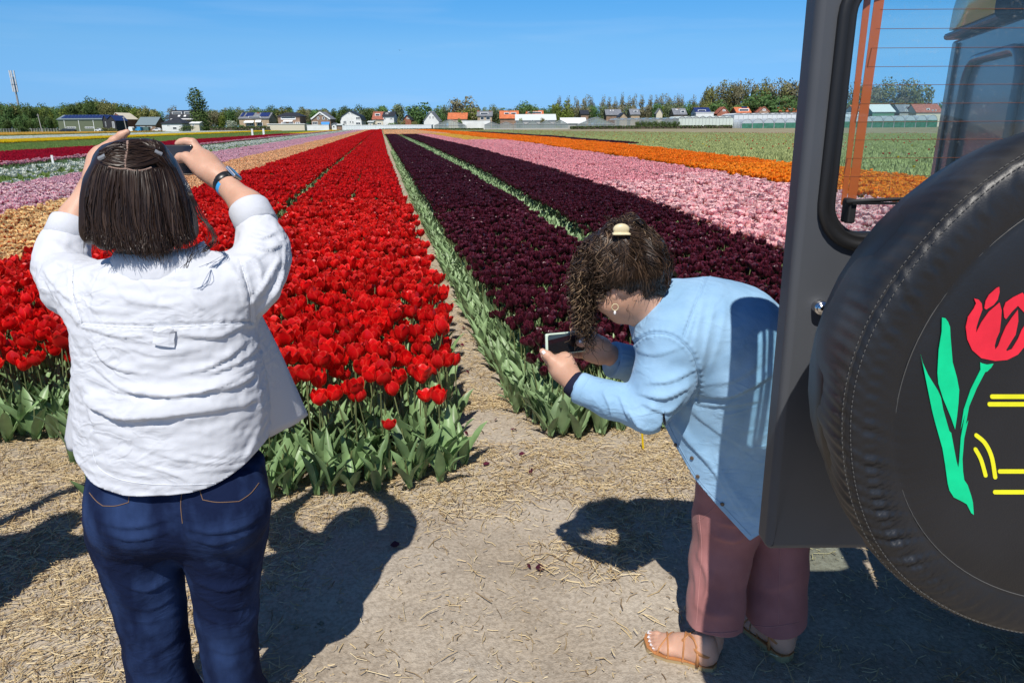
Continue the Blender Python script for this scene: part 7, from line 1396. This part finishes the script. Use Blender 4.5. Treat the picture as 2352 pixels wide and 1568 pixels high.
V = [L(u, v, z) for P, v in zip(O, vv) for u, z in P] + [L(u, VD, z) for u, z in opn] + [L(u, VD + .05, z) for u, z in opn] + [L(u, VD + .05, z) for u, z in outer]; F = []
for k in range(6):
    for i in range(n): j = (i + 1) % n; F.append((k * n + i, k * n + j, (k + 1) * n + j, (k + 1) * n + i))
for i in range(n): j = (i + 1) % n; F.append((6 * n + i, 6 * n + j, j, i))
b.add(V, F); door = b.build('rear_door', M_paint, jeep, False)
for p in door.data.polygons: p.use_smooth = p.index < 3 * n
b = MB(); g0 = inset(opn, -.012); g1 = inset(opn, .004); g2 = inset(opn, .0125); g3 = inset(opn, .021)
V = []
for P, v in ((g0, VD - .001), (g0, VD - .008), (inset(opn, -.006), VD - .012), (g1, VD - .011), (inset(opn, .007), VD - .006), (g2, VD - .010), (inset(opn, .017), VD - .008), (g3, VD + .002), (g3, VD + .02)): V += [L(u, v, z) for u, z in P]
F = [(k * n + i, k * n + (i + 1) % n, (k + 1) * n + (i + 1) % n, (k + 1) * n + i) for k in range(8) for i in range(n)]; b.add(V, F); seal = b.build('window_seal', M_rub, door, True)
gp = inset(opn, .016); MB().prism([L(u, VD + .012, z) for u, z in gp], FW * .004).build('rear_window', M_tint, door)
# heating strips and wires on the pane
def strip(x0t, x1t, x0b, x1b, yb):
    zt2 = ZT - .10; a, c = uz(x0t, 0, VD + .011), uz(x0b, yb, VD + .011); d, e = uz(x1t, 0, VD + .011), uz(x1b, yb, VD + .011); ex = lambda p, q, z: q[0] + (p[0] - q[0]) * (z - q[1]) / (p[1] - q[1])
    return [L(ex(a, c, c[1]), VD + .0105, c[1]), L(ex(d, e, e[1]), VD + .0105, e[1]), L(ex(d, e, zt2), VD + .0105, zt2), L(ex(a, c, zt2), VD + .0105, zt2)]
MB().prism(strip(1984, 2000, 1931, 1943, 470), FW * .001).build('heater_strip', M_bar, door); MB().prism(strip(2008, 2031, 1939, 1959, 512), FW * .001).build('heater_strip', M_bar, door)
M_wire = mat('heater_wire', (.16, .05, .02), .5, .4)
for i, y in enumerate((21.7, 65.8, 110, 153, 195, 238, 280, 321, 363, 405)):
    xs = 2026 - y * .22; u0, z0 = uz(xs, y, VD + .0105); MB().tube([L(u0, VD + .0105, z0), L(UR - .08, VD + .0105, z0)], .00042, 4).build('heater_wire', M_wire, door)
for y0, y1 in ((110, 153), (238, 280), (363, 400)): (u0, z0), (u1, z1) = uz(2026 - y0 * .22, y0, VD + .0105), uz(2026 - y1 * .22, y1, VD + .0105); MB().tube([L(u0, VD + .0105, z0), L(u1, VD + .0105, z1)], .0013, 4).build('heater_wire', M_wire, door)
# wiper, brake light, lock
wp = MB(); P = [L(*[uz(x, y, VD - .02)[0], VD - .02, uz(x, y, VD - .02)[1]]) for x, y in ((1944, 463), (2000, 460), (2100, 455), (2200, 452))]; wp.tube(P, [.0045, .004, .0032, .003], 6); w0 = wp.build('wiper', M_blk, door, True)
a, c = uz(1958, 456, VD - .015), uz(1966, 512, VD - .015); MB().obox(FW * (VD - .02), RT, FW, UP, (a[0] - .006, a[0] + .008), (0, .03), (c[1], a[1])).build('wiper_mount', M_blk, door, bevel=.003); MB().obox(FW * (VD - .024), RT, FW, UP, (uz(1944, 463)[0], uz(2100, 463)[0]), (-.001, .004), (uz(1990, 466)[1], uz(1990, 461)[1])).build('wiper_blade', M_rub, door)
MB().obox(FW * (VD + .03), RT, FW, UP, (.852, 1.02), (0, .06), (uz(2320, 30)[1], 1.95)).build('brake_light', mat('soft_black', (.008, .008, .009), .9, .1), door, bevel=.018, seg=4)
lu, lz = uz(1886, 706, VD - .012); lk = MB(); kk = L(lu, VD, lz); lk.tube([kk + FW * .004, kk - FW * .010, kk - FW * .018, kk - FW * .020, kk - FW * .014, kk - FW * .012], [.0135, .0135, .0125, .0105, .0090, .0001], 24, caps=False); lk_ = lk.build('lock', M_chr, door, True); MB().tube([kk - FW * .008, kk - FW * .016, kk - FW * .017], [.0075, .0075, .0001], 16).build('lock_barrel', M_blk, door, True)
# spare wheel under its soft cover
CU_, CZ_, VF = .858, 1.277, .902
def cov(r_, a, v): return L(CU_ + r_ * math.cos(a), v, CZ_ + r_ * math.sin(a))
nA = 960; rs = [(0.003, -.006), (.10, -.006), (.20, -.006), (.28, -.0055), (.318, -.004), (.3245, -.0010), (.331, -.0035), (.340, -.005), (.350, -.006), (.360, -.0065), (.368, -.006), (.376, -.005), (.382, -.003), (.3870, -.0005), (.3905, .0025), (.3925, .0055), (.3945, .010), (.3965, .022), (.396, .045), (.3925, .075), (.386, .11), (.377, .15), (.365, .185), (.350, .21), (.327, .228), (.29, .232)]
rr_ = np.random.default_rng(9); aa = np.linspace(0, 2 * math.pi, nA, endpoint=False)
def circ_noise(k0, k1, m, rg):
    s = np.zeros(nA)
    for _ in range(m): s += rg.uniform(.4, 1) * np.sin(rg.integers(k0, k1) * aa + rg.uniform(0, 6.28))
    return s / m ** .5
gat = circ_noise(70, 125, 7, rr_); gat = np.sign(gat) * np.abs(gat) ** .75; slack = circ_noise(3, 9, 4, rr_); side = circ_noise(10, 26, 6, rr_); mod = .6 + .4 * np.clip(circ_noise(2, 6, 3, rr_), -1, 1); V = []
for k, (r_, dv) in enumerate(rs):
    wp_ = math.exp(-((r_ - .360) / .025) ** 2) if dv < .004 else 0.0; ws = math.exp(-((dv - .03) / .05) ** 2) if dv > .004 else 0; wb = math.sin(math.pi * np.clip((dv - .01) / .2, 0, 1))
    for i in range(nA):
        sh_ = int(9 * (r_ - .362) / .03); g = gat[(i + sh_) % nA] * mod[i]; V.append(cov(r_ + .0018 * slack[i] * (r_ > .3) + .0045 * side[i] * wb + .002 * g * ws + .003 * slack[i] * wb, aa[i], VF + dv - .0042 * g * wp_ + (.0009 * slack[i] if .29 < r_ < .33 else 0)))
nr = len(rs); F = [(k * nA + i, k * nA + (i + 1) % nA, (k + 1) * nA + (i + 1) % nA, (k + 1) * nA + i) for k in range(0, nr - 1) for i in range(nA)]
M_vinyl = mat('black_vinyl', (.010, .0105, .013), .44, .5, var=.25, scale=5, bump=.25, bscale=330, bdist=.0012)
def dusty():
    m = mat('dusty_vinyl', (.022, .022, .024), .5, .45, var=.5, scale=7, col2=(.065, .060, .053), bump=.25, bscale=330, bdist=.0012, contrast=(.40, .78)); return m
M_dusty = dusty()
mi = [0 if rs[k][1] < .004 else 1 for k in range(0, nr - 1) for i in range(nA)]
cvm = mesh_np('wheel_cover', np.array(V), np.array(F), True, mi); cover = link('wheel_cover', cvm, jeep, [M_vinyl, M_dusty])
tag(cover, 'soft black spare wheel cover with a red tulip and yellow lines')
st = MB()
for sgn, rq, dq in ((0, .3862, -.0019), (1, .3938, .0075)):
    m_ = 330
    for i in range(m_):
        a0 = 2 * math.pi * i / m_; a1 = a0 + 2 * math.pi / m_ * .62; j = int((a0 / 6.2832) * nA) % nA; w = .0018 * slack[j]; st.tube([cov(rq + w + .0010, a0, VF + dq), cov(rq + w + .0016, (a0 + a1) / 2, VF + dq - .0006), cov(rq + w + .0010, a1, VF + dq)], .0007, 4)
so2 = st.build('stitching', mat('grey_thread', (.085, .083, .08), .8, .2), cover); tag(so2, kind='stuff')
cr = MB(); cr.tube([cov(.3248, a, VF - .0012) for a in np.linspace(0, 2 * math.pi, 120)], .0007, 4, caps=False); cr.build('welt', mat('grey_welt', (.09, .088, .085), .6, .3), cover)
MB().tube([L(CU_, VF + .16, CZ_), L(CU_, VD + .01, CZ_)], .12, 24).build('wheel_mount', M_blk, door)
tyre = MB(); tyre.tube([L(CU_, v, CZ_) for v in (VF + .012, VF + .03, VF + .10, VF + .18, VF + .215, VF + .225)], [.33, .372, .386, .372, .34, .20], 48); tyre.build('spare_wheel', M_rub, jeep, True)
# printed tulip and strokes of lettering on the cover
def c1(P): return [((2250 + x / 2.24) / 1.2755, (600 + y / 2.24) / 1.2755) for x, y in P]
def c2(P): return [((2200 + x / 1.96) / 1.2755, (1200 + y / 1.96) / 1.2755) for x, y in P]
VG = VF - .0070
def flat(P): return [L(uz(x, y, VG)[0], VG, uz(x, y, VG)[1]) for x, y in P]
def emblem(name, P, m):
    P = flat(P); q = bpy.data.meshes.new(name); bm = bmesh.new(); vs_ = [bm.verts.new(tuple(p)) for p in P]; f = bm.faces.new(vs_); f.normal_update(); bmesh.ops.triangulate(bm, faces=[f], ngon_method='EAR_CLIP'); r_ = bmesh.ops.extrude_face_region(bm, geom=list(bm.faces)); bmesh.ops.translate(bm, verts=[e for e in r_['geom'] if isinstance(e, bmesh.types.BMVert)], vec=tuple(FW * .0008)); bmesh.ops.recalc_face_normals(bm, faces=bm.faces); bm.to_mesh(q); bm.free(); return link(name, q, cover, m)
E_g = mat('print_green', (.0, .58, .25), .5, .3, var=.10, scale=26); E_r = mat('print_red', (.74, .022, .045), .5, .3, var=.10, scale=26); E_y = mat('print_yellow', (.78, .75, .02), .5, .3, var=.08, scale=26)
emblem('printed_leaf', c1([(1142, 737), (1165, 742), (1182, 765), (1195, 800), (1198, 860), (1212, 1030), (1240, 1130), (1255, 1210), (1250, 1300), (1240, 1390), (1228, 1470), (1200, 1390), (1150, 1270), (1118, 1170), (1112, 1100), (1120, 950), (1140, 830)]), E_g)
emblem('printed_leaf', c1([(1003, 978), (1015, 1030), (1050, 1110), (1115, 1215), (1135, 1260), (1150, 1340), (1190, 1480)]) + c2([(1150, 130), (1180, 290), (1191, 330), (1196, 290), (1205, 160), (1230, 20)]) + c1([(1265, 1470), (1285, 1340), (1330, 1210), (1395, 1080), (1393, 1030), (1408, 1038), (1440, 1046), (1480, 1040), (1465, 1065), (1440, 1090), (1425, 1095), (1370, 1200), (1320, 1320), (1298, 1440)]) + c2([(1248, 60), (1225, 160), (1215, 280), (1218, 350), (1225, 400), (1245, 430), (1265, 490), (1275, 530), (1280, 600), (1265, 590), (1240, 540), (1215, 525), (1165, 500), (1140, 460), (1130, 420), (1115, 310), (1100, 220), (1055, 60), (1040, 0)]), E_g)
emblem('printed_petal', c1([(1353, 612), (1383, 620), (1403, 645), (1407, 685), (1385, 745), (1368, 800), (1366, 838), (1400, 770), (1450, 700), (1520, 640), (1534, 690), (1528, 770), (1520, 830), (1500, 875), (1488, 920), (1492, 948), (1510, 925), (1530, 870), (1560, 800), (1600, 740), (1640, 688), (1643, 760), (1625, 850), (1590, 905), (1563, 950), (1570, 958), (1600, 945), (1640, 880), (1665, 820), (1685, 790), (1705, 800), (1708, 860), (1690, 920), (1640, 980), (1570, 1015), (1490, 1022), (1400, 1003), (1340, 950), (1308, 880), (1298, 800), (1312, 735), (1350, 680), (1366, 645)]), E_r)
emblem('printed_petal', c1([(1518, 537), (1520, 570), (1508, 620), (1480, 655), (1432, 685), (1420, 675), (1428, 630), (1450, 590), (1500, 545)]), E_r)
emblem('printed_petal', c1([(1672, 575), (1690, 600), (1700, 640), (1692, 715), (1640, 660), (1600, 700), (1562, 748), (1550, 735), (1545, 680), (1560, 640), (1610, 605)]), E_r)
def stroke(P, w, name='printed_line'):
    P = smoothline(P, 14); T = np.gradient(P, axis=0); T /= np.linalg.norm(T, axis=1)[:, None]; N_ = np.stack([-T[:, 1], T[:, 0]], 1) * w / 2; cap = lambda c, t, s: [tuple(c + s * (t * math.cos(a) * w / 2) + np.array([-t[1], t[0]]) * math.sin(a) * w / 2) for a in np.linspace(-1.2, 1.2, 5)]
    e = [tuple(p) for p in P - N_] + cap(P[-1], T[-1], 1) + [tuple(p) for p in (P + N_)[::-1]] + cap(P[0], T[0], -1)[::-1]; emblem(name, e, E_y)
for P in (c1([(1472, 1256), (1580, 1256), (1900, 1256)]), c1([(1455, 1306), (1580, 1306), (1900, 1306)])): stroke(P, 10)
for P in (c2([(1430, 352), (1568, 352), (1760, 352)]), c2([(1402, 471), (1568, 471), (1760, 471)])): stroke(P, 9.5)
stroke(c2([(1295, 145), (1345, 190), (1383, 270), (1403, 385)]), 9.5); stroke(c2([(1290, 225), (1322, 285), (1348, 375)]), 9)
# the body of the vehicle, standing to the right of its open door
H0 = L(1.245, 1.36, 0); H1 = L(1.68, 2.87, 0); e1 = (H1 - H0) / np.linalg.norm(H1 - H0); e0 = np.cross(e1, UP); e0 /= np.linalg.norm(e0); WB = float(np.linalg.norm(H1 - H0))      # e0 runs towards the bonnet
if e0 @ RT < 0: e0 = -e0
bx = lambda a, c, z, m, name, par=None, bv=.01, o_=H0: MB().obox(o_, e0, e1, UP, a, c, z).build(name, m, par or jeep, bevel=bv)
tub = bx((.012, 2.55), (0, WB), (.55, 1.22), M_tub, 'body', bv=.03); bx((2.56, 3.75), (.12, WB - .12), (.58, 1.16), M_tub, 'bonnet', bv=.06); bx((2.56, 3.60), (-.02, .115), (.62, 1.02), M_blk, 'wing', bv=.05); bx((2.56, 3.60), (WB - .115, WB + .02), (.62, 1.02), M_blk, 'wing', bv=.05)
bx((.02, 2.35), (0, .05), (1.225, 1.42), M_tub, 'side_panel'); bx((.02, 2.35), (WB - .05, WB), (1.225, 1.42), M_tub, 'side_panel')
for q in (0.02, 1.1, 2.25):
    for s in (.0, WB - .06): bx((q, q + .09), (s, s + .06), (1.42, 1.949), M_blk, 'pillar', bv=.008)
for s in (.02, WB - .03):
    for a, c in ((.12, 1.09), (1.20, 2.24)): MB().obox(H0, e0, e1, UP, (a, c), (s, s + .006), (1.425, 1.945)).build('side_window', M_pane, jeep)
rear = bx((-.004, .03), (.40, WB), (1.224, 1.945), M_tub, 'rear_panel', bv=.012)
P = [H0 - e0 * .012 + e1 * c + UP * z for c, z in rrect(.80, 1.30, 1.22, 1.855, (.05, .05, .09, .09), 6)]; MB().tube(P + [P[0]], .016, 8, caps=False).build('pressed_rim', M_tub, rear, True)
bx((-.014, -.0045), (WB - .10, WB - .075), (1.23, 1.93), M_tub, 'pressed_seam', rear, .003); bx((-.03, 2.4), (-.03, WB + .03), (1.950, 1.975), mat('gutter', (.04, .055, .065), .4, .4), 'gutter', bv=.012)
prof_ = [(-.012, 0), (-.010, .10), (.0, .19), (.03, .26), (.10, .305), (.30, .33), (.8, .34), (1.5, .34), (2.1, .32), (2.28, .22), (2.33, 0)]; n2 = len(prof_) - 1; V = []
for pe, pz in prof_:
    for c in np.linspace(.02, WB - .05, 9): w = 1 - abs(2 * (c - .02) / (WB - .07) - 1) ** 8 * .30; V.append(H0 + e0 * pe + e1 * c + UP * (1.976 + pz * w))
F = [(i * 9 + j, i * 9 + j + 1, (i + 1) * 9 + j + 1, (i + 1) * 9 + j) for i in range(n2) for j in range(8)]
rf = organic('roof', np.array(V), np.array(F), M_yel, jeep); q = rf.modifiers.new('thickness', 'SOLIDIFY'); q.thickness = .02
b = MB()
for c, j in ((.02, 0), (WB - .05, 8)): b.add([V[i * 9 + j] for i in range(n2 + 1)], [tuple(range(n2 + 1))])
b.build('roof_side', M_yel, jeep); bx((-.05, .02), (.05, WB - .05), (.50, .58), M_blk, 'bumper', bv=.02, o_=H0 - e0 * .03); bx((2.35, 2.40), (.05, WB - .05), (1.22, 1.948), M_pane, 'windscreen', bv=.004)
for a in (.62, 3.05):
    for c in (.0, WB):
        s = -1 if c == 0 else 1; cen = H0 + e0 * a + e1 * (c + s * .05) + UP * .39; wh = MB().tube([cen + e1 * t for t in (-.11, -.09, 0, .09, .11)], [.33, .38, .39, .38, .33], 32).build('wheel', M_rub, jeep, True); MB().tube([cen + e1 * s * .112, cen + e1 * s * .125], [.21, .18], 20).build('rim', M_chr, wh)
for c in (.03, WB - .13): bx((-.03, .01), (c, c + .10), (.80, 1.05), mat('red_lens', (.35, .01, .01), .2, .5), 'tail_light', bv=.01)
for z in (.98, 1.62): MB().tube([L(UR + .012, VD + .02, z - .05), L(UR + .012, VD + .02, z + .05)], .014, 10).build('hinge', M_blk, jeep, True)
